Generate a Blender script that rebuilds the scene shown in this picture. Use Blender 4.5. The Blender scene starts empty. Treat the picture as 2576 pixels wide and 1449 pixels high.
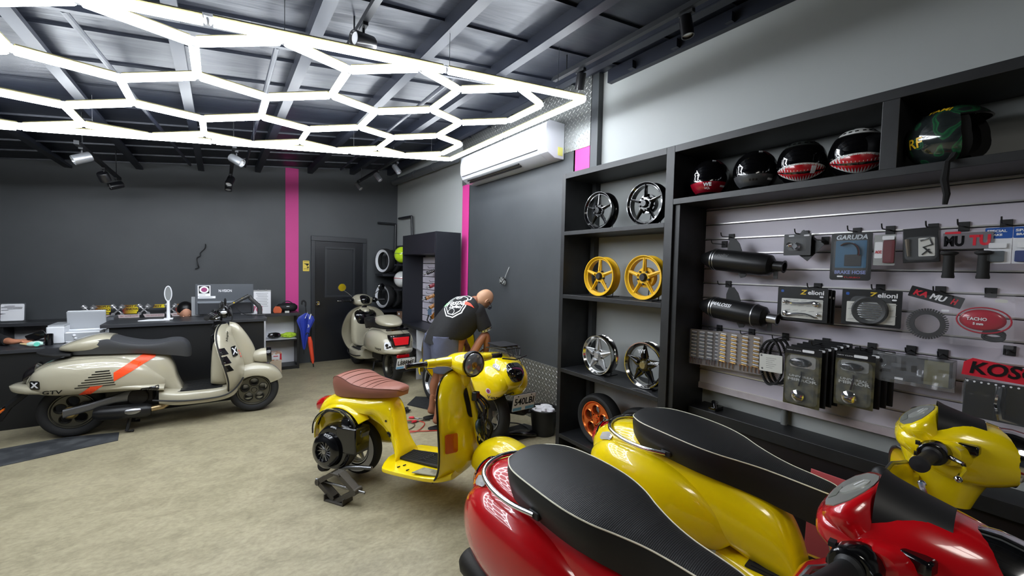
import bpy, bmesh, math, random
from mathutils import Vector, Matrix, Euler
from mathutils.bvhtree import BVHTree
random.seed(7)
PI = math.pi
S = bpy.context.scene
C = S.collection
# ---------------------------------------------------------------- camera
cam_d = bpy.data.cameras.new('camera'); cam = bpy.data.objects.new('camera', cam_d); C.objects.link(cam)
R_ = [[0.82017, 0.00687, -0.57209], [-0.57170, 0.04863, -0.81902], [0.02220, 0.99879, 0.04380]]
_x = Vector((R_[0][0], R_[1][0], R_[2][0])).normalized()
_y = Vector((R_[0][1], R_[1][1], R_[2][1])); _y = (_y - _x*_y.dot(_x)).normalized(); _z = _x.cross(_y)
cam.matrix_world = Matrix(((_x.x, _y.x, _z.x, 0), (_x.y, _y.y, _z.y, 0), (_x.z, _y.z, _z.z, 1.6), (0, 0, 0, 1)))
cam_d.sensor_width = 36; cam_d.lens = 1055.25/2576*36; cam_d.clip_start = .02
S.camera = cam
# ---------------------------------------------------------------- world, exposure
wd = bpy.data.worlds.new('world'); S.world = wd; wd.use_nodes = True
bg = wd.node_tree.nodes['Background']; bg.inputs[0].default_value = (.55, .62, .75, 1); bg.inputs[1].default_value = .12
S.view_settings.view_transform = 'Standard'; S.view_settings.look = 'None'
S.view_settings.gamma = 1; S.view_settings.use_curve_mapping = False
S.view_settings.exposure = 0.4
LIGHT_STRENGTH = 26.0

# ---------------------------------------------------------------- materials
def lin(c):
    f = lambda v: v/12.92 if v <= .04045 else ((v+.055)/1.055)**2.4
    return tuple(f(v/255) for v in c) + (1,)
_m = {}
def mat(name, rgb=(128, 128, 128), rough=.5, metal=0, coat=0, emit=None, es=1, alpha=1, trans=0, bump=None, ior=1.5, spec=.5, var=None, sheen=0):
    if name in _m: return _m[name]
    m = bpy.data.materials.new(name); m.use_nodes = True; nt = m.node_tree; b = nt.nodes['Principled BSDF']; I = b.inputs
    I['Base Color'].default_value = lin(rgb); I['Roughness'].default_value = rough; I['Metallic'].default_value = metal
    I['Coat Weight'].default_value = coat; I['Coat Roughness'].default_value = .04; I['Alpha'].default_value = alpha
    I['Transmission Weight'].default_value = trans; I['IOR'].default_value = ior; I['Specular IOR Level'].default_value = spec
    if sheen: I['Sheen Weight'].default_value = sheen
    if emit: I['Emission Color'].default_value = lin(emit); I['Emission Strength'].default_value = es
    tc = nt.nodes.new('ShaderNodeTexCoord')
    if var:      # (scale, second rgb, contrast low, high)
        n = nt.nodes.new('ShaderNodeTexNoise'); n.inputs['Scale'].default_value = var[0]; n.inputs['Detail'].default_value = 8
        r = nt.nodes.new('ShaderNodeMapRange'); r.inputs[1].default_value = var[2]; r.inputs[2].default_value = var[3]
        mx = nt.nodes.new('ShaderNodeMix'); mx.data_type = 'RGBA'; mx.inputs[6].default_value = lin(rgb); mx.inputs[7].default_value = lin(var[1])
        nt.links.new(tc.outputs['Object'], n.inputs['Vector']); nt.links.new(n.outputs[0], r.inputs[0]); nt.links.new(r.outputs[0], mx.inputs[0])
        nt.links.new(mx.outputs[2], I['Base Color'])
    if bump:     # (kind, scale, strength, distance)
        k, s, st, d = bump
        if k == 'noise':
            n = nt.nodes.new('ShaderNodeTexNoise'); n.inputs['Scale'].default_value = s; n.inputs['Detail'].default_value = 4
        elif k == 'wave':
            n = nt.nodes.new('ShaderNodeTexWave'); n.inputs['Scale'].default_value = s; n.bands_direction = 'X'
        elif k == 'vor':
            n = nt.nodes.new('ShaderNodeTexVoronoi'); n.inputs['Scale'].default_value = s
        nt.links.new(tc.outputs['Object'], n.inputs['Vector'])
        bp = nt.nodes.new('ShaderNodeBump'); bp.inputs['Strength'].default_value = st; bp.inputs['Distance'].default_value = d
        nt.links.new(n.outputs[0], bp.inputs['Height']); nt.links.new(bp.outputs[0], I['Normal'])
    _m[name] = m
    return m

# ---------------------------------------------------------------- mesh builder
class MB:
    def __init__(s): s.v = []; s.f = []; s.fm = []; s.M = Matrix(); s.mi = 0
    def add(s, vs, fs):
        o = len(s.v); s.v += [s.M @ Vector(p) for p in vs]
        s.f += [tuple(o+i for i in f) for f in fs]; s.fm += [s.mi]*len(fs); return s
    def box(s, c, d, r=0, tilt=None):
        x, y, z = d[0]/2, d[1]/2, d[2]/2
        m = Matrix.Translation(c)
        if r: m = m @ Matrix.Rotation(r, 4, 'Z')
        if tilt: m = m @ Euler(tilt).to_matrix().to_4x4()
        vs = [m @ Vector(p) for p in [(-x,-y,-z),(x,-y,-z),(x,y,-z),(-x,y,-z),(-x,-y,z),(x,-y,z),(x,y,z),(-x,y,z)]]
        return s.add(vs, [(0,3,2,1),(4,5,6,7),(0,1,5,4),(1,2,6,5),(2,3,7,6),(3,0,4,7)])
    def bb(s, a, b):
        return s.box([(a[i]+b[i])/2 for i in range(3)], [abs(b[i]-a[i]) for i in range(3)])
    def loft(s, secs, cap=True, closed=False):
        n = len(secs[0]); vs = [p for q in secs for p in q]; fs = []
        m = len(secs)
        for i in range(m if closed else m-1):
            a = i*n; b = ((i+1) % m)*n
            for j in range(n):
                k = (j+1) % n; fs.append((a+j, a+k, b+k, b+j))
        if cap and not closed: fs.append(tuple(range(n-1, -1, -1))); fs.append(tuple((m-1)*n+j for j in range(n)))
        return s.add(vs, fs)
    def grid(s, rows, flip=False):
        n = len(rows[0]); vs = [p for q in rows for p in q]; fs = []
        for i in range(len(rows)-1):
            for j in range(n-1):
                f = (i*n+j, i*n+j+1, (i+1)*n+j+1, (i+1)*n+j); fs.append(f[::-1] if flip else f)
        return s.add(vs, fs)
    def sheet(s, rows, off):
        """thick sheet: rows of points and a per-point offset function or vector"""
        o = off if callable(off) else (lambda i, j, p: Vector(p)+Vector(off))
        r2 = [[o(i, j, p) for j, p in enumerate(q)] for i, q in enumerate(rows)]
        secs = [list(map(Vector, a)) + list(reversed(b)) for a, b in zip(rows, r2)]
        return s.loft(secs)
    def tube(s, pts, r, n=8, closed=False, cap=True):
        P = [Vector(p) for p in pts]; m = len(P)
        rs = r if isinstance(r, (list, tuple)) else [r]*m
        secs = []; up = None
        for i in range(m):
            a = P[(i-1) % m] if (closed or i > 0) else P[i]; b = P[(i+1) % m] if (closed or i < m-1) else P[i]
            t = (b-a).normalized() if (b-a).length > 1e-9 else Vector((0, 0, 1))
            if up is None: up = t.orthogonal().normalized()
            up = (up - t*up.dot(t)); up = up.normalized() if up.length > 1e-6 else t.orthogonal().normalized()
            w = t.cross(up)
            secs.append([P[i] + (up*math.cos(2*PI*k/n) + w*math.sin(2*PI*k/n))*rs[i] for k in range(n)])
        return s.loft(secs, cap, closed)
    def cyl(s, a, b, r, r2=None, n=20): return s.tube([a, b], [r, r if r2 is None else r2], n)
    def lathe(s, prof, c=(0,0,0), ax=(0,0,1), n=32, closed=False, a0=0, a1=2*PI):
        ax = Vector(ax).normalized(); u = ax.orthogonal().normalized()
        if abs(ax.z) < .9: u = (Vector((0,0,1)) - ax*ax.z).normalized()
        w = ax.cross(u); c = Vector(c); full = abs(a1-a0-2*PI) < 1e-6
        k = n if full else n+1
        secs = []
        for i in range(k):
            a = a0+(a1-a0)*i/n
            d = u*math.cos(a)+w*math.sin(a)
            secs.append([c+d*r+ax*z for r, z in prof])
        m = len(prof); vs = [p for q in secs for p in q]; fs = []
        for i in range(n):
            x = i*m; y = ((i+1) % k)*m
            for j in range(m if closed else m-1):
                q = (j+1) % m
                fs.append((x+j, y+j, y+q, x+q))
        return s.add(vs, fs)
    def ball(s, c, r, n=16, m=10):
        rr = r if isinstance(r, (tuple, list)) else (r, r, r)
        secs = []
        for i in range(1, m):
            a = PI*i/m
            secs.append([(c[0]+rr[0]*math.sin(a)*math.cos(2*PI*j/n), c[1]+rr[1]*math.sin(a)*math.sin(2*PI*j/n), c[2]+rr[2]*math.cos(a)) for j in range(n)])
        return s.loft(secs[::-1])
    def plate(s, loops, t, M=None):
        """flat plate in local XY with holes, thickness t in z, centred"""
        bm = bmesh.new()
        for lp in loops:
            vs = [bm.verts.new((x, y, 0)) for x, y in lp]
            for i in range(len(vs)): bm.edges.new((vs[i], vs[(i+1) % len(vs)]))
        bmesh.ops.triangle_fill(bm, use_beauty=True, use_dissolve=False, edges=bm.edges[:])
        bm.normal_update()
        if bm.faces and sum(f.normal.z for f in bm.faces) < 0: bmesh.ops.reverse_faces(bm, faces=bm.faces[:])
        bm.verts.index_update()
        M = M or Matrix()
        top = [M @ Vector((v.co.x, v.co.y, t/2)) for v in bm.verts]; bot = [M @ Vector((v.co.x, v.co.y, -t/2)) for v in bm.verts]
        k = len(top)
        fs = [tuple(v.index for v in f.verts) for f in bm.faces]
        fs2 = [tuple(k+i for i in f[::-1]) for f in fs]; sd = []; q = 0
        bm.free()
        for lp in loops:
            n = len(lp)
            ar = sum(lp[i][0]*lp[(i+1) % n][1]-lp[(i+1) % n][0]*lp[i][1] for i in range(n))
            outer = lp is loops[0]
            for i in range(n):
                a, b = q+i, q+(i+1) % n
                f = (a, k+a, k+b, b)
                if (ar > 0) != outer: f = f[::-1]
                sd.append(f)
            q += n
        return s.add(top+bot, fs+fs2+sd)
    def build(s, name, m, parent=None, smooth=40, bevel=0, sub=0, loc=None, rot=None):
        me = bpy.data.meshes.new(name); me.from_pydata([tuple(v) for v in s.v], [], s.f)
        ms = m if isinstance(m, (list, tuple)) else [m]
        for q in ms: me.materials.append(q)
        if len(ms) > 1: me.polygons.foreach_set('material_index', s.fm)
        bm = bmesh.new(); bm.from_mesh(me); bmesh.ops.recalc_face_normals(bm, faces=bm.faces[:]); bm.to_mesh(me); bm.free()
        if smooth:
            me.polygons.foreach_set('use_smooth', [True]*len(me.polygons)); me.set_sharp_from_angle(angle=math.radians(smooth))
        me.update()
        o = bpy.data.objects.new(name, me); C.objects.link(o)
        if bevel:
            b = o.modifiers.new('b', 'BEVEL'); b.width = bevel; b.segments = 2; b.limit_method = 'ANGLE'; b.harden_normals = False
        if sub:
            b = o.modifiers.new('s', 'SUBSURF'); b.levels = sub; b.render_levels = sub
        if parent is not None: o.parent = parent
        if loc is not None: o.location = loc
        if rot is not None: o.rotation_euler = rot
        return o

def tag(o, label=None, cat=None, group=None, kind=None):
    for k, v in (('label', label), ('category', cat), ('group', group), ('kind', kind)):
        if v: o[k] = v
    return o
def empty(name, loc, rz=0, label=None, cat=None, group=None, parent=None):
    o = bpy.data.objects.new(name, None); C.objects.link(o); o.location = loc; o.rotation_euler = (0, 0, rz); o.empty_display_size = .05
    if parent: o.parent = parent
    return tag(o, label, cat, group)
def struct(o): o['kind'] = 'structure'; return o
def copy_tree(o, parent=None):
    c = o.copy(); C.objects.link(c); c.parent = parent
    for ch in [q for q in o.children]: copy_tree(ch, c)
    return c
def spline(keys, n):
    """Catmull-Rom through tuples, n samples per span"""
    out = []; m = len(keys)
    for i in range(m-1):
        p0 = keys[max(i-1, 0)]; p1 = keys[i]; p2 = keys[i+1]; p3 = keys[min(i+2, m-1)]
        for k in range(n if i < m-2 else n+1):
            t = k/n
            out.append(tuple(.5*((2*b)+(-a+c)*t+(2*a-5*b+4*c-d)*t*t+(-a+3*b-3*c+d)*t**3) for a, b, c, d in zip(p0, p1, p2, p3)))
    return out
def sgp(v, e): return math.copysign(abs(v)**e, v)
def ring(x, yc, hw, zb, zt, e=2.4, n=24, flat=0):
    """superellipse section in the YZ plane"""
    zc = (zb+zt)/2; hh = (zt-zb)/2; q = 2/e
    return [(x, yc+hw*sgp(math.cos(2*PI*k/n), q), zc+hh*sgp(math.sin(2*PI*k/n), q)) for k in range(n)]
def circle(r, n=24, cx=0, cy=0, a0=0): return [(cx+r*math.cos(a0+2*PI*i/n), cy+r*math.sin(a0+2*PI*i/n)) for i in range(n)]
def rrect(w, h, r, n=4):
    out = []
    for cx, cy, a in ((w/2-r, h/2-r, 0), (-w/2+r, h/2-r, PI/2), (-w/2+r, -h/2+r, PI), (w/2-r, -h/2+r, 1.5*PI)):
        for i in range(n+1):
            b = a+PI/2*i/n; out.append((cx+r*math.cos(b), cy+r*math.sin(b)))
    return out
def frame_mat(o, xd, zd=(0, 0, 1)):
    """matrix with local X along xd, local Y along zd (text up), origin o"""
    x = Vector(xd).normalized(); y = Vector(zd); y = (y-x*y.dot(x)).normalized(); z = x.cross(y)
    return Matrix(((x.x, y.x, z.x, o[0]), (x.y, y.y, z.y, o[1]), (x.z, y.z, z.z, o[2]), (0, 0, 0, 1)))
def text_mesh(s, size, shear=0, extrude=.0005, width=None, bold=0):
    cu = bpy.data.curves.new('t', 'FONT'); cu.body = s; cu.size = size; cu.shear = shear; cu.extrude = extrude; cu.align_x = 'CENTER'; cu.align_y = 'CENTER'
    cu.offset = bold; cu.resolution_u = 3
    o = bpy.data.objects.new('t', cu); C.objects.link(o)
    dg = bpy.context.evaluated_depsgraph_get(); dg.update()
    me = bpy.data.meshes.new_from_object(o.evaluated_get(dg)); bpy.data.objects.remove(o)
    if width:
        xs = [v.co.x for v in me.vertices]; k = width/max(1e-6, max(xs)-min(xs))
        for v in me.vertices: v.co.x *= k
    return me
def text(name, s, size, m, M, parent=None, shear=0, width=None, bold=0, extrude=.0005, label=None):
    me = text_mesh(s, size, shear, extrude, width, bold); me.materials.clear(); me.materials.append(m)
    me.transform(M); o = bpy.data.objects.new(name, me); C.objects.link(o)
    if parent is not None: o.parent = parent
    if label: o['label'] = label
    return o
def poly_len(p): return [0]+[0]
def bvh_of(objs):
    vs = []; fs = []
    for o in objs:
        k = len(vs); vs += [v.co.copy() for v in o.data.vertices]; fs += [tuple(k+i for i in p.vertices) for p in o.data.polygons]
    return BVHTree.FromPolygons(vs, fs)
def decal(name, targets, polys, direction, m, parent, to3, off=.0025, div=.02, label=None):
    """2D outlines (or a ready mesh) laid onto target meshes along a direction; to3 maps (u,v) to a start point"""
    bv = bvh_of(targets); d = Vector(direction).normalized(); bm = bmesh.new()
    if isinstance(polys, bpy.types.Mesh): bm.from_mesh(polys)
    else:
        for pl in polys:
            vs = [bm.verts.new((x, y, 0)) for x, y in pl]; bm.faces.new(vs)
    bmesh.ops.triangulate(bm, faces=bm.faces[:])
    for _ in range(7):
        es = [e for e in bm.edges if e.calc_length() > div]
        if not es: break
        bmesh.ops.subdivide_edges(bm, edges=es, cuts=1); bmesh.ops.triangulate(bm, faces=bm.faces[:])
    kill = []
    for v in bm.verts:
        p = Vector(to3(v.co.x, v.co.y)); h = bv.ray_cast(p, d)
        if h[0] is None: kill.append(v); continue
        nn = h[1] if h[1].dot(d) < 0 else -h[1]
        v.co = h[0]+nn*off
    bmesh.ops.delete(bm, geom=kill, context='VERTS')
    me = bpy.data.meshes.new(name); bm.to_mesh(me); bm.free(); me.materials.clear(); me.materials.append(m)
    o = bpy.data.objects.new(name, me); C.objects.link(o); o.parent = parent
    if label: o['label'] = label
    return o
# ================================================================ shared materials
M_black = mat('black satin board', (30, 31, 34), .45, bump=('noise', 60, .15, .002))
M_rail = mat('black painted steel', (26, 28, 32), .5)
M_blk = mat('matt black plastic', (20, 20, 22), .55)
M_gblk = mat('gloss black plastic', (12, 12, 14), .15, coat=.5)
M_rub = mat('tyre rubber', (24, 24, 25), .75, bump=('noise', 90, .2, .002))
M_chrome = mat('chrome', (225, 225, 228), .08, metal=1)
M_steel = mat('brushed steel', (150, 150, 152), .32, metal=1)
M_alu = mat('cast aluminium', (120, 120, 122), .45, metal=.9, bump=('noise', 60, .3, .002))
M_iron = mat('oily iron', (42, 40, 38), .55, metal=.7, bump=('noise', 90, .4, .002))
M_white = mat('white paint', (225, 226, 230), .45)
M_paper = mat('white paper', (235, 235, 238), .8)
M_pink = mat('magenta wall paint', (208, 62, 142), .6)
M_glass = mat('clear plastic', (255, 255, 255), .03, trans=1, ior=1.25)
M_film = mat('thin clear film', (235, 235, 240), .08, alpha=.05, coat=1)
M_yell = mat('yellow scooter paint', (246, 218, 12), .22, coat=1, spec=.5)
M_red = mat('red scooter paint', (190, 12, 22), .22, coat=1)
M_beige = mat('warm grey beige scooter paint', (172, 166, 146), .25, coat=1)
M_redl = mat('red lens', (170, 10, 20), .1, coat=1, emit=(150, 5, 12), es=.03)
M_amb = mat('amber lens', (205, 92, 15), .12, coat=1)
M_clr = mat('clear lens', (215, 215, 218), .08, coat=1, metal=.3)
M_orange = mat('neon orange', (245, 78, 30), .4)
# ---------------------------------------------------------------- floor
def floor_mat():
    m = bpy.data.materials.new('worn polished concrete'); m.use_nodes = True; nt = m.node_tree; b = nt.nodes['Principled BSDF']; L = nt.links.new
    tc = nt.nodes.new('ShaderNodeTexCoord')
    mp = nt.nodes.new('ShaderNodeMapping'); mp.inputs['Scale'].default_value = (1, 1.6, 1); mp.inputs['Rotation'].default_value = (0, 0, .5); L(tc.outputs['Object'], mp.inputs[0])
    def noise(s, det, dist=0, rough=.6):
        n = nt.nodes.new('ShaderNodeTexNoise'); n.inputs['Scale'].default_value = s; n.inputs['Detail'].default_value = det; n.inputs['Distortion'].default_value = dist; n.inputs['Roughness'].default_value = rough; L(mp.outputs[0], n.inputs['Vector']); return n
    n1 = noise(.9, 6, .3); n2 = noise(4.2, 14, .55, .8); n3 = noise(30, 6)
    def ramp(src, pts):
        r = nt.nodes.new('ShaderNodeValToRGB'); e = r.color_ramp.elements
        e[0].position = pts[0][0]; e[0].color = lin(pts[0][1]); e[1].position = pts[-1][0]; e[1].color = lin(pts[-1][1])
        for p, c in pts[1:-1]: q = e.new(p); q.color = lin(c)
        L(src, r.inputs[0]); return r
    r1 = ramp(n1.outputs[0], [(.3, (128, 118, 92)), (.5, (150, 140, 112)), (.7, (168, 158, 132))])
    r2 = ramp(n2.outputs[0], [(.30, (112, 106, 88)), (.44, (150, 142, 117)), (.58, (176, 167, 139)), (.72, (152, 141, 110))])
    mx = nt.nodes.new('ShaderNodeMix'); mx.data_type = 'RGBA'; mx.inputs[0].default_value = .62; L(r1.outputs[0], mx.inputs[6]); L(r2.outputs[0], mx.inputs[7])
    r3 = ramp(n3.outputs[0], [(.3, (205, 205, 205)), (.6, (255, 255, 255))])
    mm = nt.nodes.new('ShaderNodeMix'); mm.data_type = 'RGBA'; mm.blend_type = 'MULTIPLY'; mm.inputs[0].default_value = .6; L(mx.outputs[2], mm.inputs[6]); L(r3.outputs[0], mm.inputs[7])
    L(mm.outputs[2], b.inputs['Base Color'])
    rr = nt.nodes.new('ShaderNodeMapRange'); rr.inputs[3].default_value = .3; rr.inputs[4].default_value = .6; L(n2.outputs[0], rr.inputs[0]); L(rr.outputs[0], b.inputs['Roughness'])
    bp = nt.nodes.new('ShaderNodeBump'); bp.inputs['Strength'].default_value = .04; bp.inputs['Distance'].default_value = .003; L(n2.outputs[0], bp.inputs['Height']); L(bp.outputs[0], b.inputs['Normal'])
    return m
M_floor = floor_mat()
XL, XR, YB, YF = -3.6, 2.83, 7.5, -2.4
struct(MB().bb((XL-.1, YF-.1, -.1), (XR+.1, YB+.1, 0)).build('floor', M_floor))
M_dark = mat('charcoal wall paint', (58, 61, 64), .5, bump=('noise', 12, .12, .01), var=(1.2, (66, 69, 72), .35, .65))
M_grey = mat('light grey wall paint', (164, 167, 165), .6, bump=('noise', 15, .1, .006))
CZ = lambda x: 3.026+.1215*x
M_roof = None
def roof_mat():
    m = bpy.data.materials.new('dark roof foil'); m.use_nodes = True; nt = m.node_tree; b = nt.nodes['Principled BSDF']; L = nt.links.new
    tc = nt.nodes.new('ShaderNodeTexCoord')
    mp = nt.nodes.new('ShaderNodeMapping'); mp.inputs['Scale'].default_value = (.25, 1.6, 1); L(tc.outputs['Object'], mp.inputs[0])
    n = nt.nodes.new('ShaderNodeTexNoise'); n.inputs['Scale'].default_value = 2.2; n.inputs['Detail'].default_value = 5; n.inputs['Distortion'].default_value = .4; L(mp.outputs[0], n.inputs['Vector'])
    b.inputs['Base Color'].default_value = lin((33, 37, 48)); b.inputs['Metallic'].default_value = .2; b.inputs['Roughness'].default_value = .4
    bp = nt.nodes.new('ShaderNodeBump'); bp.inputs['Strength'].default_value = .5; bp.inputs['Distance'].default_value = .03; L(n.outputs[0], bp.inputs['Height']); L(bp.outputs[0], b.inputs['Normal'])
    return m
M_roof = roof_mat()
# ceiling: sheets running across the room, with raised laps every 0.36 m
mb = MB(); y = YF-.1; rows = []
prof = []
while y < YB+.2:
    prof += [(y, 0), (y+.485, .0), (y+.487, -.016), (y+.495, -.016), (y+.497, .0)]; y += .5
rows = [[(x, yy, CZ(x)+dz) for yy, dz in prof] for x in (XL-.1, XR+.1)]
top = [[(x, yy, CZ(x)+.08) for yy, dz in prof] for x in (XL-.1, XR+.1)]
mb.loft([rows[0]+top[0][::-1], rows[1]+top[1][::-1]])
struct(mb.build('ceiling', M_roof, smooth=0))
M_beam = mat('dark blue grey beam paint', (33, 37, 48), .45)
def wall(name, a, b, m):
    """vertical slab between floor points, top follows the roof"""
    mb = MB(); (x0, y0), (x1, y1) = a, b
    d = Vector((x1-x0, y1-y0, 0)).normalized(); n = Vector((d.y, -d.x, 0))*.1
    q = []
    for (x, y) in (a, b):
        q.append([(x, y, 0), (x, y, CZ(x)+.02), (x+n.x, y+n.y, CZ(x)+.02), (x+n.x, y+n.y, 0)])
    mb.loft(q); return struct(mb.build(name, m, smooth=0))
wall('wall_back', (XL, YB), (XR, YB), M_dark).location = (0, 0, 0)
for o in [bpy.data.objects['wall_back']]: o.location = (0, .1, 0)
wall('wall_right', (XR, 5.24), (XR, YF), M_grey).location = (0.1, 0, 0)
wall('wall_right_rear', (2.66, YB), (2.8, 5.18), M_grey).location = (.1, 0, 0)
wall('wall_left', (XL, YF), (XL, YB), M_dark).location = (-.1, 0, 0)
wall('wall_front', (XR, YF), (XL, YF), M_dark).location = (0, -.1, 0)
# roof beams along the depth of the room
k = 0
for x in (-2.9, -2.2, -1.53, -.86, -.2, .49, 1.21, 1.86, 2.5):
    z = CZ(x); mb = MB()
    mb.bb((x-.035, YF, z-.1), (x+.035, YB, z-.092)); mb.bb((x-.035, YF, z-.09), (x-.028, YB, z)); mb.bb((x+.02, YF, z-.092), (x+.035, YB, z-.07))
    k += 1; o = mb.build('roof_beam', M_beam, smooth=0); struct(o)
# cross ties, slanting under the sheets
for (x0, y0, x1, y1) in ((.3, 3.0, .3, 6.9), (1.5, 2.9, 1.55, 6.9), (-.62, 3.0, -.3, 6.9)):
    mb = MB(); mb.tube([(x0, y0, CZ(x0)-.13), (x1, y1, CZ(x1)-.13)], .016, 8)
    struct(mb.build('roof_tie', M_beam))
mb = MB()
for yy in (2.95, ): mb.tube([(XL, yy, CZ(XL)-.14), (2.3, yy, CZ(2.3)-.14)], .022, 4)
struct(mb.build('roof_tie', M_beam))
# pillar panel: dark field, pink stripes, checker plate
def chk_mat():
    m = bpy.data.materials.new('checker plate'); m.use_nodes = True; nt = m.node_tree; b = nt.nodes['Principled BSDF']; L = nt.links.new
    b.inputs['Metallic'].default_value = .75; b.inputs['Roughness'].default_value = .38
    tc = nt.nodes.new('ShaderNodeTexCoord'); sep = nt.nodes.new('ShaderNodeSeparateXYZ'); L(tc.outputs['Object'], sep.inputs[0])
    def mth(op, a, b_=None, c=None):
        n = nt.nodes.new('ShaderNodeMath'); n.operation = op
        for i, v in enumerate((a, b_, c)):
            if v is None: continue
            if isinstance(v, (int, float)): n.inputs[i].default_value = v
            else: L(v, n.inputs[i])
        return n.outputs[0]
    u0 = mth('MULTIPLY', sep.outputs[1], 18.); v0 = mth('MULTIPLY', sep.outputs[2], 18.)
    def lug(du, sgn):
        u = mth('SUBTRACT', mth('FRACT', mth('ADD', u0, du)), .5); v = mth('SUBTRACT', mth('FRACT', mth('ADD', v0, du)), .5)
        a = mth('MULTIPLY', mth('ADD', u, mth('MULTIPLY', v, sgn)), .7071); c = mth('MULTIPLY', mth('SUBTRACT', mth('MULTIPLY', u, sgn), v), .7071)
        d = mth('ADD', mth('MULTIPLY', mth('MULTIPLY', a, a), 9.), mth('MULTIPLY', mth('MULTIPLY', c, c), 130.))
        return mth('SUBTRACT', 1., mth('MINIMUM', d, 1.))
    h = mth('ADD', lug(0., 1.), lug(.5, -1.))
    mx = nt.nodes.new('ShaderNodeMix'); mx.data_type = 'RGBA'; mx.inputs[6].default_value = lin((150, 152, 150)); mx.inputs[7].default_value = lin((205, 206, 204))
    L(h, mx.inputs[0]); L(mx.outputs[2], b.inputs['Base Color'])
    bp = nt.nodes.new('ShaderNodeBump'); bp.inputs['Strength'].default_value = 1; bp.inputs['Distance'].default_value = .004; L(h, bp.inputs['Height']); L(bp.outputs[0], b.inputs['Normal'])
    return m
M_chk = chk_mat()
PX = 2.77; PY0, PY1 = 2.78, 5.21
struct(MB().bb((PX, PY0+.19, .6), (PX+.3, PY1-.19, 2.76)).build('trim_1', M_dark, smooth=0))
o = struct(MB().bb((PX, PY0, .62), (PX+.2, PY0+.21, 2.74)).build('trim_2', M_pink, smooth=0))
o = struct(MB().bb((PX, PY1-.2, .62), (PX+.2, PY1, 2.77)).build('trim_3', M_pink, smooth=0))
o = struct(MB().bb((PX-.006, PY0-.005, 2.74), (PX+.2, PY1+.005, CZ(PX)-.0)).build('trim_4', M_chk, smooth=0))
o = struct(MB().bb((PX-.006, PY0, 0), (PX+.2, PY1, .625)).build('trim_5', M_chk, smooth=0))
struct(MB().bb((PX-.0, PY0-.09, 0), (PX+.2, PY0-.006, CZ(PX))).build('trim_6', M_dark, smooth=0))
# pink stripe on the back wall
struct(MB().bb((.86, YB-.008, 0), (1.045, YB+.01, CZ(.95)-.02)).build('trim_7', M_pink, smooth=0))
# door in the back wall
def door():
    r = empty('door_1', (1.665, YB, 0)); r['kind'] = 'structure'
    mb = MB()
    for s in (-1, 1): mb.bb((s*.41-.03+(.0), -.04, 0), (s*.41+.03, .02, 2.0))
    mb.bb((-.44, -.04, 2.0), (.44, .02, 2.08)); mb.build('door_frame', mat('door frame paint', (36, 39, 44), .4), r, bevel=.004)
    mb = MB(); P = [(-.38, 0), (.38, 0), (.38, 2.0), (-.38, 2.0)]
    mb.plate([P, [(-.2, 1.1), (.22, 1.1), (.22, 1.88), (-.2, 1.88)]], .03, Matrix(((1,0,0,0),(0,0,-1,-.002),(0,1,0,0),(0,0,0,1))))
    lf = mb.build('door_leaf', mat('door black gloss', (22, 24, 29), .3), r, smooth=0)
    mb = MB()
    for a, b in (((-.23, 1.07), (.25, 1.1)), ((-.23, 1.88), (.25, 1.91)), ((-.23, 1.1), (-.2, 1.88)), ((.22, 1.1), (.25, 1.88))): mb.bb((a[0], -.024, a[1]), (b[0], -.016, b[1]))
    mb.build('beading', mat('door frame paint'), lf, smooth=0)
    MB().bb((-.2, -.004, 1.1), (.22, .002, 1.88)).build('glass_pane', mat('smoked door glass', (24, 27, 32), .4), r, smooth=0)
    mb = MB(); mb.cyl((-.335, -.018, .97), (-.335, -.055, .97), .012); mb.lathe([(0, -.03), (.02, -.028), (.029, -.012), (.027, 0), (.014, .008), (0, .008)], (-.335, -.065, .97), (0, 1, 0), 20)
    mb.lathe([(0, -.004), (.034, -.003), (.034, 0)], (-.335, -.019, .97), (0, 1, 0), 24)
    mb.build('door_knob', M_chrome, r)
door()
# black conduits and trunking in the rear right corner
mb = MB(); mb.tube([(2.3, YB-.03, 2.37), (2.62, YB-.03, 2.37)], .02, 8); mb.tube([(2.62, YB-.03, 2.37), (2.6, YB-.05, 1.2)], .02, 8)
tag(mb.build('conduit', M_rail), 'black square conduit turning down the rear corner of the dark wall', 'pipe')
mb = MB(); mb.tube([(2.62, 7.3, 2.46), (2.64, 6.75, 2.45)], .02, 8); mb.tube([(2.64, 6.75, 2.45), (2.66, 6.7, 1.6)], .022, 8)
tag(mb.build('conduit', M_rail), 'black conduit turning down the light grey wall above the dark cabinet', 'pipe')
mb = MB(); mb.tube([(2.58, 7.45, 3.11), (2.71, 5.3, 3.12)], .055, 14); mb.tube([(2.63, 6.6, 3.115), (2.633, 6.56, 3.115)], .062, 14); mb.tube([(2.67, 5.95, 3.118), (2.672, 5.91, 3.118)], .062, 14)
tag(mb.build('drain_pipe', mat('grey painted pipe', (105, 109, 114), .45)), 'thick grey pipe along the top of the light grey rear wall', 'pipe')
mb = MB(); mb.bb((XR-.05, YF, CZ(XR)-.13), (XR, 2.6, CZ(XR)-.02))
for yy in (2.3, 1.9, 1.5, 1.1): mb.bb((XR-.09, yy, CZ(XR)-.12), (XR-.03, yy+.05, CZ(XR)-.06))
struct(mb.build('trim_8', M_beam, smooth=0))
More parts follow.
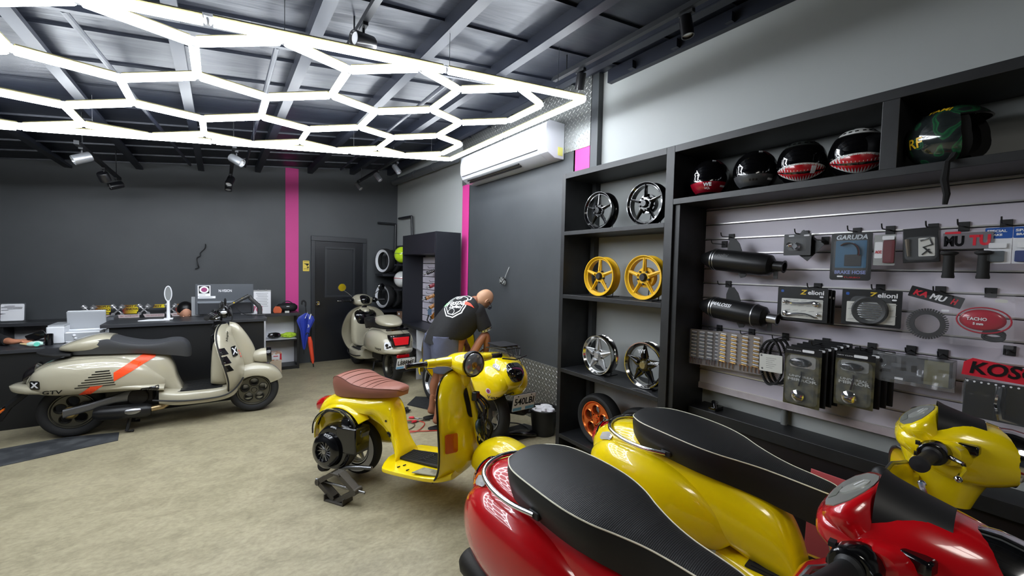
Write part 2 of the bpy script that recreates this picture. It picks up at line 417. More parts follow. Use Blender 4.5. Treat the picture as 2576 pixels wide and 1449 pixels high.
# ---------------------------------------------------------------- hexagon ceiling light
M_tube = mat('lit light tube', (255, 255, 255), .3, emit=(240, 247, 255), es=LIGHT_STRENGTH)
M_alum = mat('thin aluminium back of tube', (190, 180, 130), .4, metal=.5)
M_acry = mat('clear joint', (225, 228, 232), .2)
ZL = lambda x: 2.95+.1*(x-2.365)
hex_root = empty('hexagon_ceiling_light', (2.365, 3.6, ZL(2.365)), 0, 'big honeycomb of glowing white tubes in a rectangular glowing frame under the roof', 'ceiling light')
def ltube(a, b, r=.022):
    A = Vector((a[0], a[1], ZL(a[0]))); B = Vector((b[0], b[1], ZL(b[0]))); d = (B-A).normalized(); o = Vector(hex_root.location)
    A = A+d*.02-o; B = B-d*.02-o
    mb = MB(); mb.tube([A, B], r, 10)
    t = mb.build('light_tube', M_tube, hex_root)
    mb = MB(); mb.tube([A+Vector((0, 0, r*.85)), B+Vector((0, 0, r*.85))], r*.72, 6)
    mb.build('tube_back', M_alum, t)
    return t
cA = [2.135-.7445*i for i in range(6)]; cB = [1.763-.7445*i for i in range(6)]
nodes = []
edges = []
for x in cA: edges += [((x, 2.70), (x, 3.165)), ((x, 4.07), (x, 4.535))]
for x in cB: edges += [((x, 3.385), (x, 3.85))]
h = .37225
for x in cB:
    for s in (-1, 1):
        xx = x+s*h
        if xx < cA[-1]-.01: continue
        edges += [((x, 2.485), (xx, 2.70)), ((xx, 3.165), (x, 3.385)), ((x, 3.85), (xx, 4.07)), ((xx, 4.535), (x, 4.75))]
FX0, FX1, FY0, FY1 = 2.365-4.8, 2.365, 2.44, 4.79
for i in range(4):
    xa = FX0+(FX1-FX0)*i/4; xb = FX0+(FX1-FX0)*(i+1)/4
    edges += [((xa, FY0), (xb, FY0)), ((xa, FY1), (xb, FY1))]
for xx in (FX0, FX1): edges += [((xx, FY0), (xx, 3.615)), ((xx, 3.615), (xx, FY1))]
for a, b in edges: ltube(a, b)
seen = set(); o = Vector(hex_root.location)
for a, b in edges:
    for p in (a, b):
        k = (round(p[0], 2), round(p[1], 2))
        if k in seen: continue
        seen.add(k); c = Vector((p[0], p[1], ZL(p[0])))-o
        jn = MB(); jn.ball(c, .019, 10, 6); jn.box(c+Vector((0, 0, .02)), (.03, .03, .008)); jn.build('corner_joint', M_acry, hex_root)
for x in (-1.9, -.83, .28, 1.2, 2.1):
    for yy in (2.46, 4.76): sp = MB(); sp.tube([Vector((x, yy, ZL(x)))-o, Vector((x, yy, CZ(x)-.0))-o], .0016, 5); sp.build('suspension_wire', M_steel, hex_root)
# ---------------------------------------------------------------- track rails and spot lamps
def rail(x, y0, y1, z, label, drops=()):
    r = empty('track_rail', (x, y0, z), 0, label, 'track rail')
    mb = MB(); mb.bb((-.017, 0, -.016), (.017, y1-y0, .016)); mb.build('rail', M_rail, r, smooth=0)
    for d in drops: mb = MB(); mb.tube([(0, d-y0, .016), (0, d-y0, CZ(x)-z)], .005, 6); mb.build('drop_rod', M_rail, r)
    return r
def spot(x, y, z, az, el, label, mt, L=.13, R=.042):
    r = empty('spot_lamp', (x, y, z), 0, label, 'spot lamp')
    mb = MB(); mb.box((0, 0, -.012), (.03, .09, .024)); mb.tube([(0, 0, -.02), (0, 0, -.06)], .008, 8); mb.build('adapter', M_rail, r, bevel=.002)
    d = Vector((math.cos(az)*math.cos(el), math.sin(az)*math.cos(el), math.sin(el))); c = Vector((0, 0, -.06-R*.8))
    mb = MB(); mb.lathe([(0, -L/2), (R*.9, -L/2), (R, -L/2+.008), (R, L/2), (R*.88, L/2), (R*.8, L/2-.02), (0, L/2-.022)], c, d, 24)
    q = mb.build('lamp_can', mt, r)
    mb = MB(); mb.lathe([(0, 0), (R*.78, 0), (R*.78, -.004), (0, -.004)], c+d*(L/2-.012), d, 20); mb.build('lens', M_clr, q)
    return r
M_can = mat('black lamp can', (28, 28, 31), .3, coat=.3); M_scan = mat('silvery lamp can', (150, 152, 155), .3, metal=.7)
rail(.68, 2.2, 2.85, 2.98, 'short black track rail above the front edge of the honeycomb light', (2.3, 2.7))
spot(.68, 2.5, 2.97, 3.5, -.15, 'large black spot lamp hanging above the front edge of the honeycomb light', M_can)
rail(2.26, .8, 2.7, 3.16, 'long black track rail above the helmet shelf', (2.55, 1.2))
spot(2.29, 2.42, 3.15, 1.1, -1.1, 'black spot lamp tilted down at the end of the rail by the checker plate', M_can, .12, .036)
spot(2.28, 1.52, 3.15, -1.2, -1.4, 'black spot lamp pointing straight down high over the helmet shelf', M_can, .12, .036)
rail(-.99, 5.1, 7.0, 2.6, 'black track rail over the low desk at the left', (5.3, 6.8))
spot(-.985, 5.25, 2.59, 3.5, -.5, 'silvery spot lamp nearest the camera on the left rear rail', M_scan)
spot(-1.0, 6.2, 2.59, 1.2, -.9, 'dark round spot lamp in the middle of the left rear rail', M_can, .09, .05)
spot(-1.0, 6.85, 2.59, 3.6, -.4, 'black spot lamp at the far end of the left rear rail', M_can)
rail(.13, 4.95, 7.0, 2.74, 'black track rail over the reception counter', (5.2, 6.8))
spot(.15, 5.1, 2.73, -.6, -.5, 'silvery spot lamp with a bright end over the reception counter', M_scan)
spot(.12, 6.45, 2.73, -2.0, -.9, 'dark spot lamp in the middle of the rail over the reception counter', M_can)
spot(.11, 6.85, 2.73, -1.7, -1.2, 'black spot lamp pointing down at the far end of the counter rail', M_can)
rail(1.86, 5.2, 7.1, 2.97, 'black track rail in front of the closed door', (5.4, 6.9))
spot(1.9, 5.4, 2.96, -.8, -.9, 'silvery spot lamp nearest the thick grey pipe', M_scan, .12, .035)
spot(1.86, 6.05, 2.96, -.8, -.9, 'silvery spot lamp in the middle of the rail before the door', M_scan, .12, .035)
spot(1.83, 6.95, 2.96, -.8, -.8, 'dim spot lamp at the far end of the rail above the door', M_scan, .12, .035)
# plain ceiling panel lamp behind the photographer
r = empty('ceiling_panel_lamp', (.3, -1.2, CZ(.3)-.06), 0, 'flat square white ceiling lamp behind the photographer', 'ceiling light'); r.rotation_euler = (0, -.1215, 0)
mb = MB(); mb.bb((-.62, -.32, 0), (.62, .32, .05)); mb.build('lamp_frame', M_white, r, smooth=0, bevel=.004)
MB().bb((-.6, -.3, -.004), (.6, .3, .0)).build('diffuser', mat('lit diffuser', (255, 255, 255), .4, emit=(250, 246, 238), es=9.0), r, smooth=0)
# ---------------------------------------------------------------- air conditioner
def aircon():
    y0, y1 = 3.12, 4.82; x = 2.762
    r = empty('air_conditioner', (x, (y0+y1)/2, 2.68), 0, 'long white wall air conditioner with black louvre slots above the dark panel', 'air conditioner')
    w = (y1-y0)/2
    Pr = [(0, 0), (-.12, .0), (-.205, .045), (-.235, .11), (-.24, .2), (-.225, .32), (-.19, .345), (0, .345)]
    def sec(y, s=1): return [(a*s, y, b) for a, b in Pr]
    mb = MB(); mb.loft([sec(-w+.12), sec(w)]); mb.build('casing', mat('glossy white plastic', (196, 199, 204), .2, coat=.6), r, smooth=30, bevel=.004)
    mb = MB(); mb.loft([sec(-w), sec(-w+.118)]); mb.build('end_cover', mat('glossy white plastic'), r, smooth=30, bevel=.004)
    for k, (a, b) in enumerate([((-.14, .006), (-.155, .014)), ((-.172, .024), (-.186, .032)), ((-.222, .07), (-.232, .1))]):
        mb = MB(); e0, e1 = (-w+.5, w-.1) if k < 2 else (-w+.13, w-.03)
        mb.box(((a[0]+b[0])/2-.002, (e0+e1)/2, (a[1]+b[1])/2-.003), (.016 if k < 2 else .006, e1-e0, .014 if k < 2 else .006), tilt=(0, .5, 0)); mb.build('air_slot' if k < 2 else 'front_line', M_blk, r)
    mb = MB(); mb.box((-.05, -w-.001, .07), (.06, .003, .08)); mb.build('yellow_sticker', mat('pale yellow paper', (225, 222, 120), .6), r, smooth=0)
aircon()
# ================================================================ tall black shelf unit on the right wall
M_board = mat('black laminate', (27, 28, 30), .45, bump=('noise', 40, .1, .002), var=(9, (36, 37, 39), .4, .7))
M_slat = mat('lilac grey slatwall', (206, 200, 212), .42)
M_groove = mat('slatwall groove aluminium', (150, 148, 150), .35, metal=.5)
FX, BX = 2.45, 2.825
unit = empty('display_shelf_unit', (FX, 1.0, 0), 0, 'tall black shelf unit with wheel bays and a long helmet cubby', 'shelf unit')
def brd(name, y0, y1, z0, z1, x0=FX, x1=BX):
    mb = MB(); mb.bb((x0-FX, y0-1, z0), (x1-FX, y1-1, z1)); return mb.build(name, M_board, unit, smooth=0, bevel=.002)
brd('upright', 2.735, 2.78, 0, 2.435)
brd('upright', 1.68, 1.742, 0, 2.435)
brd('upright', .572, .632, 2.085, 2.39)
brd('upright', -1.3, -1.25, 0, 2.435)
for a, b in ((2.39, 2.435),): brd('top_board', 1.742, 2.735, a, b); brd('top_board', -1.25, 1.68, a, b)
for zt in (1.938, 1.395, .749, .165): brd('shelf_board', 1.742, 2.735, zt-.033, zt)
brd('helmet_shelf', -1.25, 1.68, 2.05, 2.087)
brd('side_panel', 1.64, 1.68, .5, 2.05, FX+.02, BX)
# slatwall
sl = empty('slatwall_panel', (2.78, 1.64, .83), 0, 'lilac grey slatted display panel full of hanging parts packets', 'display panel')
for k in range(13):
    z0 = .84+.1*k; mb = MB(); z1 = z0+.092 if k < 12 else 2.05
    mb.bb((0, -2.85, z0-.83), (.03, 0, z1-.83)); q_ = mb.build('slat', M_slat, sl, smooth=0, bevel=.002)
    MB().bb((-.004, -2.85, z0-.83-.003), (.012, 0, z0-.83+.004)).build('metal_lip', mat('bright metal lip', (215, 212, 208), .3, metal=.7), q_, smooth=0)
mb = MB(); mb.bb((.022, -2.85, 0), (.04, 0, 1.22)); mb.build('groove_back', M_groove, sl, smooth=0)
MB().bb((-.012, -2.85, -.03), (.04, 0, .01)).build('bottom_rail', mat('worn white rail', (200, 192, 196), .5, var=(6, (165, 150, 156), .4, .7)), sl, smooth=0)
# bench and tube under the slatwall
b = empty('low_display_bench', (2.45, .2, 0), 0, 'low long black bench under the slatted panel', 'bench')
MB().bb((.17, -1.45, .63), (.37, 1.42, .70)).build('bench_top', M_board, b, smooth=0, bevel=.003)
MB().bb((.19, -1.45, 0), (.37, 1.42, .63)).build('bench_front', mat('dark maroon black panel', (24, 18, 20), .5), b, smooth=0)
mb = MB(); mb.tube([(2.80, 1.10, .70), (2.80, 1.10, .83)], .018, 10); tag(mb.build('grey_conduit', mat('grey pvc', (120, 122, 122), .5)), 'short grey vertical tube on the wall between bench and slatted panel', 'pipe')

# ---------------------------------------------------------------- wheels
def tyre_prof(R, r, w):
    """closed profile (radius, axial) of a tyre"""
    h = w/2; t = R-r
    P = [(r, -h*.62), (r+t*.25, -h*.9), (r+t*.6, -h), (r+t*.85, -h*.85), (R-.004, -h*.5), (R, 0), (R-.004, h*.5), (r+t*.85, h*.85), (r+t*.6, h), (r+t*.25, h*.9), (r, h*.62), (r-.004, h*.4), (r-.004, -h*.4)]
    return P
def barrel_prof(r, w, lip=.012):
    h = w/2
    return [(r, -h), (r, -h+.006), (r-.012, -h+.014), (r-.02, -h*.4), (r-.02, h*.4), (r-.012, h-.014), (r, h-.006), (r, h), (r-.006, h), (r-.018, h-.016), (r-.026, h*.4), (r-.026, -h*.4), (r-.018, -h+.016), (r-.006, -h)]
def M_wheel(c, ax):   # local Z = axle
    ax = Vector(ax).normalized(); u = (Vector((0, 0, 1))-ax*ax.z).normalized() if abs(ax.z) < .9 else Vector((1, 0, 0)); w = ax.cross(u)
    return Matrix(((w.x, u.x, ax.x, c[0]), (w.y, u.y, ax.y, c[1]), (w.z, u.z, ax.z, c[2]), (0, 0, 0, 1)))
def disc_holes(style, r, n=5):
    outer = circle(r, 60); loops = [outer]
    def pol(rr, a): return (rr*math.sin(a), rr*math.cos(a))
    for k in range(n):
        a = 2*PI*k/n
        if style == 'round': loops.append([(x+pol(r*.6, a)[0], y+pol(r*.6, a)[1]) for x, y in circle(r*.31, 22)])
        elif style in ('spoke', 'star', 'thin'):
            # window between spokes at a and a+2pi/n
            win, wout, ri = {'spoke': (.10, .075, .34), 'star': (.20, .055, .42), 'thin': (.085, .05, .36)}[style]
            ro = .93; a0 = a; a1 = a+2*PI/n
            d0 = math.asin(min(.9, win/ri)); d1 = math.asin(wout/ro); P = []
            for t in range(7): P.append(pol(r*ro, a0+d1+(a1-a0-2*d1)*t/6))
            if style == 'star':
                P.append(pol(r*(ri+.05), a1-d0*1.02)); P.append(pol(r*ri*.98, (a0+a1)/2+.14)); P.append(pol(r*ri*.98, (a0+a1)/2-.14)); P.append(pol(r*(ri+.05), a0+d0*1.02))
            else:
                for t in range(4): P.append(pol(r*ri, a1-d0-(a1-a0-2*d0)*t/3))
            loops.append(P)
    return loops
def add_rim(parent, c, ax, r, w, style, m, m_lip=None, face=1, mh=None, name='rim', split=False, drum=False):
    """rim with its barrel, face disc and hub; face=+1 puts the disc towards +ax"""
    M = M_wheel(c, ax); A = Vector(ax).normalized()
    mb = MB(); mb.lathe(barrel_prof(r, w), c, ax, 48, closed=True)
    o = mb.build(name, m_lip or m, parent, smooth=35)
    z = face*w*.22; mb = MB()
    if style == 'round':
        mb.plate(disc_holes('round', r-.016), .012, M @ Matrix.Translation((0, 0, z+face*.012)))
        for k in range(5):
            a = 2*PI*k/5; cc = M @ Vector((r*.6*.92*math.sin(a), r*.6*.92*math.cos(a), z))
            mb.lathe([(r*.29, -.02), (r*.29, .02), (r*.255, .026), (r*.235, .016), (r*.235, -.02)], cc, A*face, 22, closed=True)
        mb.build('spoke_disc', m, o, smooth=35)
    else:
        mb.plate(disc_holes(style, r-.016), .016, M @ Matrix.Translation((0, 0, z))); q = mb.build('spoke_disc', m, o, smooth=25, bevel=.004)
        mb = MB()
        for k in range(5):       # raised spoke ridges
            a = 2*PI*k/5; p0 = M @ Vector((.3*r*math.sin(a), .3*r*math.cos(a), z+face*.014)); p1 = M @ Vector((.9*r*math.sin(a), .9*r*math.cos(a), z+face*.006))
            mb.tube([p0, p1], [r*(.085 if style == 'star' else .055), r*.035], 8)
        mb.build('spoke_ridges', m, o, smooth=40)
    mb = MB(); mb.lathe([(0, .03), (r*.14, .03), (r*.18, .02), (r*.2, 0), (r*.2, -.02), (0, -.02)], M @ Vector((0, 0, z)), A*face, 24); mb.build('hub', mh or m, o)
    for k in range(5):
        a = 2*PI*(k+.5)/5; p = M @ Vector((r*.3*math.sin(a), r*.3*math.cos(a), z)); mb = MB(); mb.cyl(p, p+A*face*.018, r*.045, n=10); mb.build('wheel_bolt', mat('dark bolt', (25, 25, 27), .4), o)
    if drum:
        mb = MB(); mb.lathe([(0, -.06), (r*.42, -.06), (r*.46, -.045), (r*.46, -.01), (0, -.01)], M @ Vector((0, 0, z)), A*face, 28); mb.build('brake_drum', m, o)
    return o
def shelf_rim(y, z, r, style, m, label, lip=None, mh=None, drum=False, x=2.57, turn=0, w=.085, stand=True):
    root = empty('bare_wheel', (x, y, z), turn, label, 'wheel', 'bare wheels on the wheel shelves')
    add_rim(root, (0, 0, 0), (-1, 0, 0), r, w, style, m, lip, 1, mh, drum=drum)
    return root
def rim_stand(y, z, label):
    r = empty('rim_stand', (2.60, y, z), 0, label, 'stand', 'small rim stands on the wheel shelves')
    mb = MB(); mb.bb((-.06, -.05, 0), (.1, .05, .005)); mb.build('base', M_blk, r)
    for s in (-1, 1):
        mb = MB(); mb.tube([(.02, s*.045, .004), (.045, s*.05, .11)], .004, 6); mb.build('prong', M_blk, r)
M_rk = mat('gloss black alloy', (14, 14, 16), .18, metal=.3, coat=.8); M_ry = mat('yellow alloy', (226, 178, 20), .4); M_rs = mat('silver alloy', (185, 187, 190), .28, metal=.6, coat=.3)
M_pol = mat('polished lip', (215, 214, 210), .12, metal=1); M_cop = mat('anodised copper orange', (232, 120, 60), .22, metal=.85); M_gun = mat('gunmetal wheel', (92, 90, 82), .3, metal=.8)
STL = ['black stand under the left rim of the top wheel shelf', 'black stand under the right rim of the top wheel shelf', 'black stand under the left yellow rim', 'black stand under the right yellow rim', 'black stand under the silver star rim', 'black stand under the polished black star rim']
zs1, zs2, zs3, zs4 = 1.938, 1.395, .749, .165
for y, z, r, st, m, lab, lip, mh, dr in (
    (2.43, zs1, .152, 'thin', M_rk, 'gloss black thin star rim, left one on the top wheel shelf', None, M_rk, False),
    (1.975, zs1, .157, 'thin', M_rk, 'gloss black rim with a brake drum behind, right one on the top wheel shelf', None, M_rk, True),
    (2.40, zs2, .160, 'spoke', M_ry, 'yellow five spoke rim with a black hub cap on the second shelf', None, M_blk, False),
    (1.965, zs2, .163, 'spoke', M_ry, 'yellow five spoke rim with a yellow drum behind on the second shelf', None, M_blk, True),
    (2.39, zs3, .160, 'star', M_rs, 'silver star rim with polished lip on the third shelf', M_pol, M_rs, False),
    (1.935, zs3, .168, 'star', M_rk, 'black star rim with polished lip on the third shelf', M_pol, mat('gold hub cap', (170, 160, 120), .3, metal=.8), False)):
    shelf_rim(y, z+r+.006, r, st, m, lab, lip, mh, dr)
    rim_stand(y-.03, z, STL.pop(0))
for s_, yy, zz in (('D2Y', 1.935, .749+.168+.105),):
    text('rim_lettering', 'ЯVY', .045, M_white, frame_mat((2.57-.036, yy+.02, zz), (0, -1, 0), (0, 0, 1)))
bpy.data.objects.remove(bpy.data.objects['rim_lettering'])
def shod_wheel(y, R, r, label, x=2.58):
    root = empty('tyred_wheel', (x, y, zs4+R+.0), 0, label, 'wheel', 'tyred copper wheels on the bottom shelf')
    mb = MB(); mb.lathe(tyre_prof(R, r, .12), (0, 0, 0), (-1, 0, 0), 56, closed=True); mb.build('tyre', M_rub, root)
    add_rim(root, (0, 0, 0), (-1, 0, 0), r+.003, .1, 'round', M_cop)
shod_wheel(2.385, .212, .150, 'copper orange five hole wheel with black tyre, fully in view on the bottom shelf')
shod_wheel(1.958, .212, .150, 'copper orange wheel with black tyre half hidden behind the far black saddle')
# lettering on the black star rim
R0 = [o for o in bpy.data.objects if o.name.startswith('bare_wheel') and 'black star' in o.get('label', '')][0]
text('spoke_lettering', 'YVY', .036, M_white, frame_mat((-.042, .012, .10), (0, -1, .15), (0, .1, 1)), R0, bold=.001)
text('spoke_lettering', 'YVYH', .026, M_white, frame_mat((-.042, -.1, .03), (0, -1, .0), (0, .0, 1)), R0, bold=.001)

# ================================================================ helmets
M_hb = mat('gloss black helmet shell', (10, 10, 12), .14, coat=1); M_hw = mat('white helmet shell', (215, 216, 214), .25, coat=1)
M_hr = mat('metallic red trim', (165, 12, 40), .25, metal=.3, coat=1); M_visor = mat('dark visor', (6, 6, 8), .06, coat=1)
M_hg = mat('dark grey chin trim', (70, 72, 74), .3, coat=.5); M_foam = mat('black lining cloth', (14, 14, 15), .95)
def helmet_pt(az, el, k=1.0):
    """point on the shell; az 0 = front (+X), el from chin to crown"""
    rx, ry, rz = .138*k, .118*k, .125*k
    x = rx*math.cos(el)*math.cos(az); y = ry*math.cos(el)*math.sin(az); z = rz*math.sin(el)
    if x > 0 and z < 0: x += .030*(x/rx)*min(1, -z/.08)       # chin bar comes forward
    return Vector((x, y, z))
def helmet_patch(mb, azr, elr, k, n=18, m=10, tk=.004, top=None, bot=None):
    rows = []
    for i in range(m+1):
        row = []
        for j in range(n+1):
            az = azr[0]+(azr[1]-azr[0])*j/n
            e0 = bot(az) if bot else elr[0]; e1 = top(az) if top else elr[1]
            row.append(helmet_pt(az, e0+(e1-e0)*i/m, k))
        rows.append(row)
    mb.sheet(rows, lambda i, j, p: Vector(p)*(1-tk/.13))
def full_helmet(y, label, kind, rz, x=2.6, sc=1.0):
    r = empty('helmet', (x, y, 2.087+.118*sc), rz, label, 'helmet', 'helmets in the long cubby'); r.scale = (sc, sc, sc)
    EY0, EY1 = -.10, .62; AZ = 1.15
    mb = MB()
    # shell: crown above the eye port, back and sides, chin bar
    helmet_patch(mb, (-AZ, AZ), (EY1, PI/2-.001), 1, 20, 10)
    helmet_patch(mb, (AZ, 2*PI-AZ), (-1.15, PI/2-.001), 1, 30, 18)
    helmet_patch(mb, (-AZ, AZ), (-1.0, EY0), 1, 20, 8)
    ms = {'shark': M_hb, 'whiteshark': M_hb}.get(kind, M_hb)
    sh = mb.build('shell', M_hb, r, smooth=60)
    mb = MB(); helmet_patch(mb, (-AZ-.12, AZ+.12), (EY0-.06, EY1+.06), 1.015, 24, 10, .003); mb.build('visor', M_visor, r, smooth=60)
    mb = MB(); rows = [[helmet_pt(az, -.95, .97*q) for az in [2*PI*j/30 for j in range(31)]] for q in (1, .8, .6)]; mb.sheet(rows, (0, 0, .012)); mb.build('lining', M_foam, r)
    if kind == 'red':
        mb = MB(); helmet_patch(mb, (-1.1, 1.1), (-.85, -.28), 1.02, 20, 6, .004); mb.build('chin_trim', M_hr, r, smooth=60, )
    if kind == 'grey':
        mb = MB(); helmet_patch(mb, (-1.1, 1.1), (-.85, -.28), 1.02, 20, 6, .004); mb.build('chin_trim', M_hg, r, smooth=60)
        mb = MB()
        for a in (-.1, .06, .22): helmet_patch(mb, (a, a+.1), (-.6, -.5), 1.026, 4, 2, .002)
        mb.build('chin_vent', M_blk, r)
    if kind in ('red', 'grey'):
        for a, e in ((.5, .95), (.95, -.5)):
            mb = MB(); helmet_patch(mb, (a-.14, a+.14), (e-.05, e+.04), 1.03, 5, 2, .002); mb.build('reflective_label', M_white, r)
        mb = MB(); helmet_patch(mb, (-.75, -.15) if False else (.9, 1.6), (.35, 1.1), 1.012, 10, 8, .002); mb.build('maroon_panel', mat('dim maroon print', (70, 14, 24), .3, coat=1), r, smooth=60)
        if kind == 'red':
            q = helmet_pt(.12, -.5, 1.045)
            text('chin_logo', 'WE', .03, M_white, frame_mat(q+Vector((.004, 0, .008)), (0, 1, 0), (0, 0, 1)), r, bold=.001); text('chin_logo', 'VCL', .018, M_white, frame_mat(q+Vector((.006, 0, -.016)), (0, 1, 0), (0, 0, 1)), r)
    if kind in ('shark', 'whiteshark'):
        lo = lambda az: -.98+.62*min(1, abs(az)/1.25)**2; hi = lambda az: -.17-.12*min(1, abs(az)/1.25)**2
        mb = MB(); helmet_patch(mb, (-1.25, 1.25), None, 1.018, 30, 5, .003, top=hi, bot=lo); mb.build('mouth_red', mat('shark mouth red', (175, 22, 32), .25, coat=1), r, smooth=60)
        mb = MB(); helmet_patch(mb, (-1.2, 1.2), None, 1.022, 30, 3, .002, top=lambda a: hi(a)*.55+lo(a)*.45, bot=lambda a: hi(a)*.42+lo(a)*.58)
        mb.build('mouth_black', M_hb, r, smooth=60)
        n = 17; mu = MB(); ml = MB()
        for k in range(n):
            a0 = -1.2+2.4*k/n; a1 = -1.2+2.4*(k+1)/n; am = (a0+a1)/2
            P = [helmet_pt(a0, hi(a0), 1.028), helmet_pt(a1, hi(a1), 1.028), helmet_pt(am, hi(am)*.55+lo(am)*.45, 1.028)]
            Q = [p*.985 for p in P]; mu.add(P+Q, [(0, 1, 2), (5, 4, 3), (0, 3, 4, 1), (1, 4, 5, 2), (2, 5, 3, 0)])
            P = [helmet_pt(a0, lo(a0), 1.028), helmet_pt(a1, lo(a1), 1.028), helmet_pt(am, hi(am)*.3+lo(am)*.7, 1.028)]
            Q = [p*.985 for p in P]; ml.add(P+Q, [(0, 1, 2), (5, 4, 3), (0, 3, 4, 1), (1, 4, 5, 2), (2, 5, 3, 0)])
        mu.build('upper_teeth', M_hw, r, smooth=0); ml.build('lower_teeth', M_hw, r, smooth=0)
        mb = MB(); helmet_patch(mb, (-1.0, 1.0), (.68, 1.0), 1.03, 20, 4, .004); mb.build('crown_band', M_hw if kind == 'whiteshark' else mat('dark green grey crown', (44, 48, 46), .3, coat=1), r, smooth=60)
        mb = MB()
        for a in (-.75, -.45, -.15, .2, .5, .8): helmet_patch(mb, (a-.08, a+.08), (.78, .86), 1.036, 3, 2, .002)
        mb.build('crown_marks', M_hb, r)
        if kind == 'whiteshark':
            mb = MB(); helmet_patch(mb, (-.35, .35), (1.0, 1.4), 1.02, 10, 4, .004); mb.build('crown_patch', M_hw, r, smooth=60)
        else:
            q = helmet_pt(.55, -.5, 1.05); mb = MB(); helmet_patch(mb, (.42, .62), (-.62, -.3), 1.034, 5, 4, .002); mb.build('hanging_tag', M_white, r)
    return r
AZC = math.pi
full_helmet(1.52, 'black full-face helmet with a red chin band, nearest the tall upright', 'red', PI+.35, 2.6)
full_helmet(1.24, 'black full-face helmet with a grey vented chin band', 'grey', PI+.3, 2.6, .99)
full_helmet(1.0, 'black full-face helmet with red and white shark teeth, all dark crown', 'shark', PI+.35, 2.6, .99)
full_helmet(.758, 'shark teeth full-face helmet with a white crown, beside the cubby divider', 'whiteshark', PI+.35, 2.6, 1.0)
# open face helmet with swirls, its lining turned to the camera
r = empty('open_face_helmet', (2.57, .43, 2.087+.115), -1.77, 'glossy dark open-face helmet with green swirls and yellow letters, strap hanging down', 'helmet')
def jet_mat():
    m = bpy.data.materials.new('swirled helmet lacquer'); m.use_nodes = True; nt = m.node_tree; b = nt.nodes['Principled BSDF']
    b.inputs['Roughness'].default_value = .12; b.inputs['Coat Weight'].default_value = 1
    tc = nt.nodes.new('ShaderNodeTexCoord'); w = nt.nodes.new('ShaderNodeTexWave'); w.wave_type = 'RINGS'; w.inputs['Scale'].default_value = 9; w.inputs['Distortion'].default_value = 14; w.inputs['Detail'].default_value = 1
    rp = nt.nodes.new('ShaderNodeValToRGB'); e = rp.color_ramp.elements; e[0].position = .0; e[0].color = lin((30, 36, 36)); e[1].position = 1; e[1].color = lin((30, 62, 46))
    q = e.new(.72); q.color = lin((40, 46, 46)); q = e.new(.86); q.color = lin((36, 96, 58))
    nt.links.new(tc.outputs['Object'], w.inputs['Vector']); nt.links.new(w.outputs[0], rp.inputs[0]); nt.links.new(rp.outputs[0], b.inputs['Base Color']); return m
mb = MB(); fr = 1.05
helmet_patch(mb, (fr, 2*PI-fr), (-1.0, PI/2-.001), 1.06, 34, 18, .004); helmet_patch(mb, (-fr, fr), (.55, PI/2-.001), 1.06, 20, 8, .004)
jsh = mb.build('shell', jet_mat(), r, smooth=60)
mb = MB(); helmet_patch(mb, (fr-.25, 2*PI-fr+.25), (-.95, .9), .98, 30, 12, .03); mb.build('lining', M_foam, r, smooth=60)
mb = MB(); helmet_patch(mb, (-fr, fr), (.545, .585), 1.065, 20, 2, .006); mb.build('rim_trim', M_steel, r, smooth=60)
mb = MB(); mb.tube([(.05, -.09, -.09), (.055, -.12, -.112), (.055, -.155, -.13), (.05, -.155, -.2), (.06, -.153, -.26), (.055, -.15, -.30)], [.012, .012, .010, .013, .011, .008], 6); mb.build('strap', M_foam, r)
for s_, az, el, sz, mm in (('RF', -2.1, -.15, .06, mat('yellow lettering', (225, 180, 30), .3)), ('YAMI', -1.7, .95, .035, mat('yellow lettering'))):
    me = text_mesh(s_, sz, 0, 0, bold=.001); p = helmet_pt(az, el, 1.06); n_ = Vector((p.x/.138, p.y/.118, p.z/.125)).normalized()
    xd = Vector((0, 0, 1)).cross(n_).normalized(); up = n_.cross(xd)
    decal('lettering', [jsh], me, -n_, mm, r, lambda u, v, p=p, n_=n_, xd=xd, up=up: p+n_*.1+xd*u+up*v, .001, .01)
# ================================================================ scooters
# local frame: origin on the floor under the rear axle, +X forward, +Y to the rider's left
def wheel(root, x, y, R, r, style, m_rim, steer=None, w=.105, side=-1, m_lip=None, white=False, z=None, fn='wheel', mh=None):
    """a wheel as a part: tyre with its rim below; side is the face that shows the disc"""
    c = (x, y, R if z is None else z)
    mb = MB(); mb.lathe(tyre_prof(R, r, w), c, (0, 1, 0), 56, closed=True)
    t = mb.build('tyre', M_rub, root, smooth=50)
    add_rim(t, c, (0, side, 0), r+.002, w*.8, style, m_rim, m_lip, 1, mh)
    if white:
        mb = MB(); mb.lathe([(r+.012, side*w*.46), (R-.03, side*w*.505), (R-.03, side*w*.515), (r+.012, side*w*.47)], c, (0, 1, 0), 48, closed=True); mb.build('white_wall', M_white, t)
    return t
def loft_x(keys, n=5, e=2.4, N=28, yc=0, shear=0):
    """keys (x, halfwidth, zbottom, ztop[, yc])"""
    K = [k if len(k) == 5 else k+(yc,) for k in keys]
    return [ring(x, yy, max(hw, .002), zb, zt, e, N) for x, hw, zb, zt, yy in spline(K, n)]
def body_part(name, keys, m, parent, e=2.4, n=5, N=28, sub=0, smooth=50):
    mb = MB(); mb.loft(loft_x(keys, n, e, N)); return mb.build(name, m, parent, smooth=smooth, sub=sub)
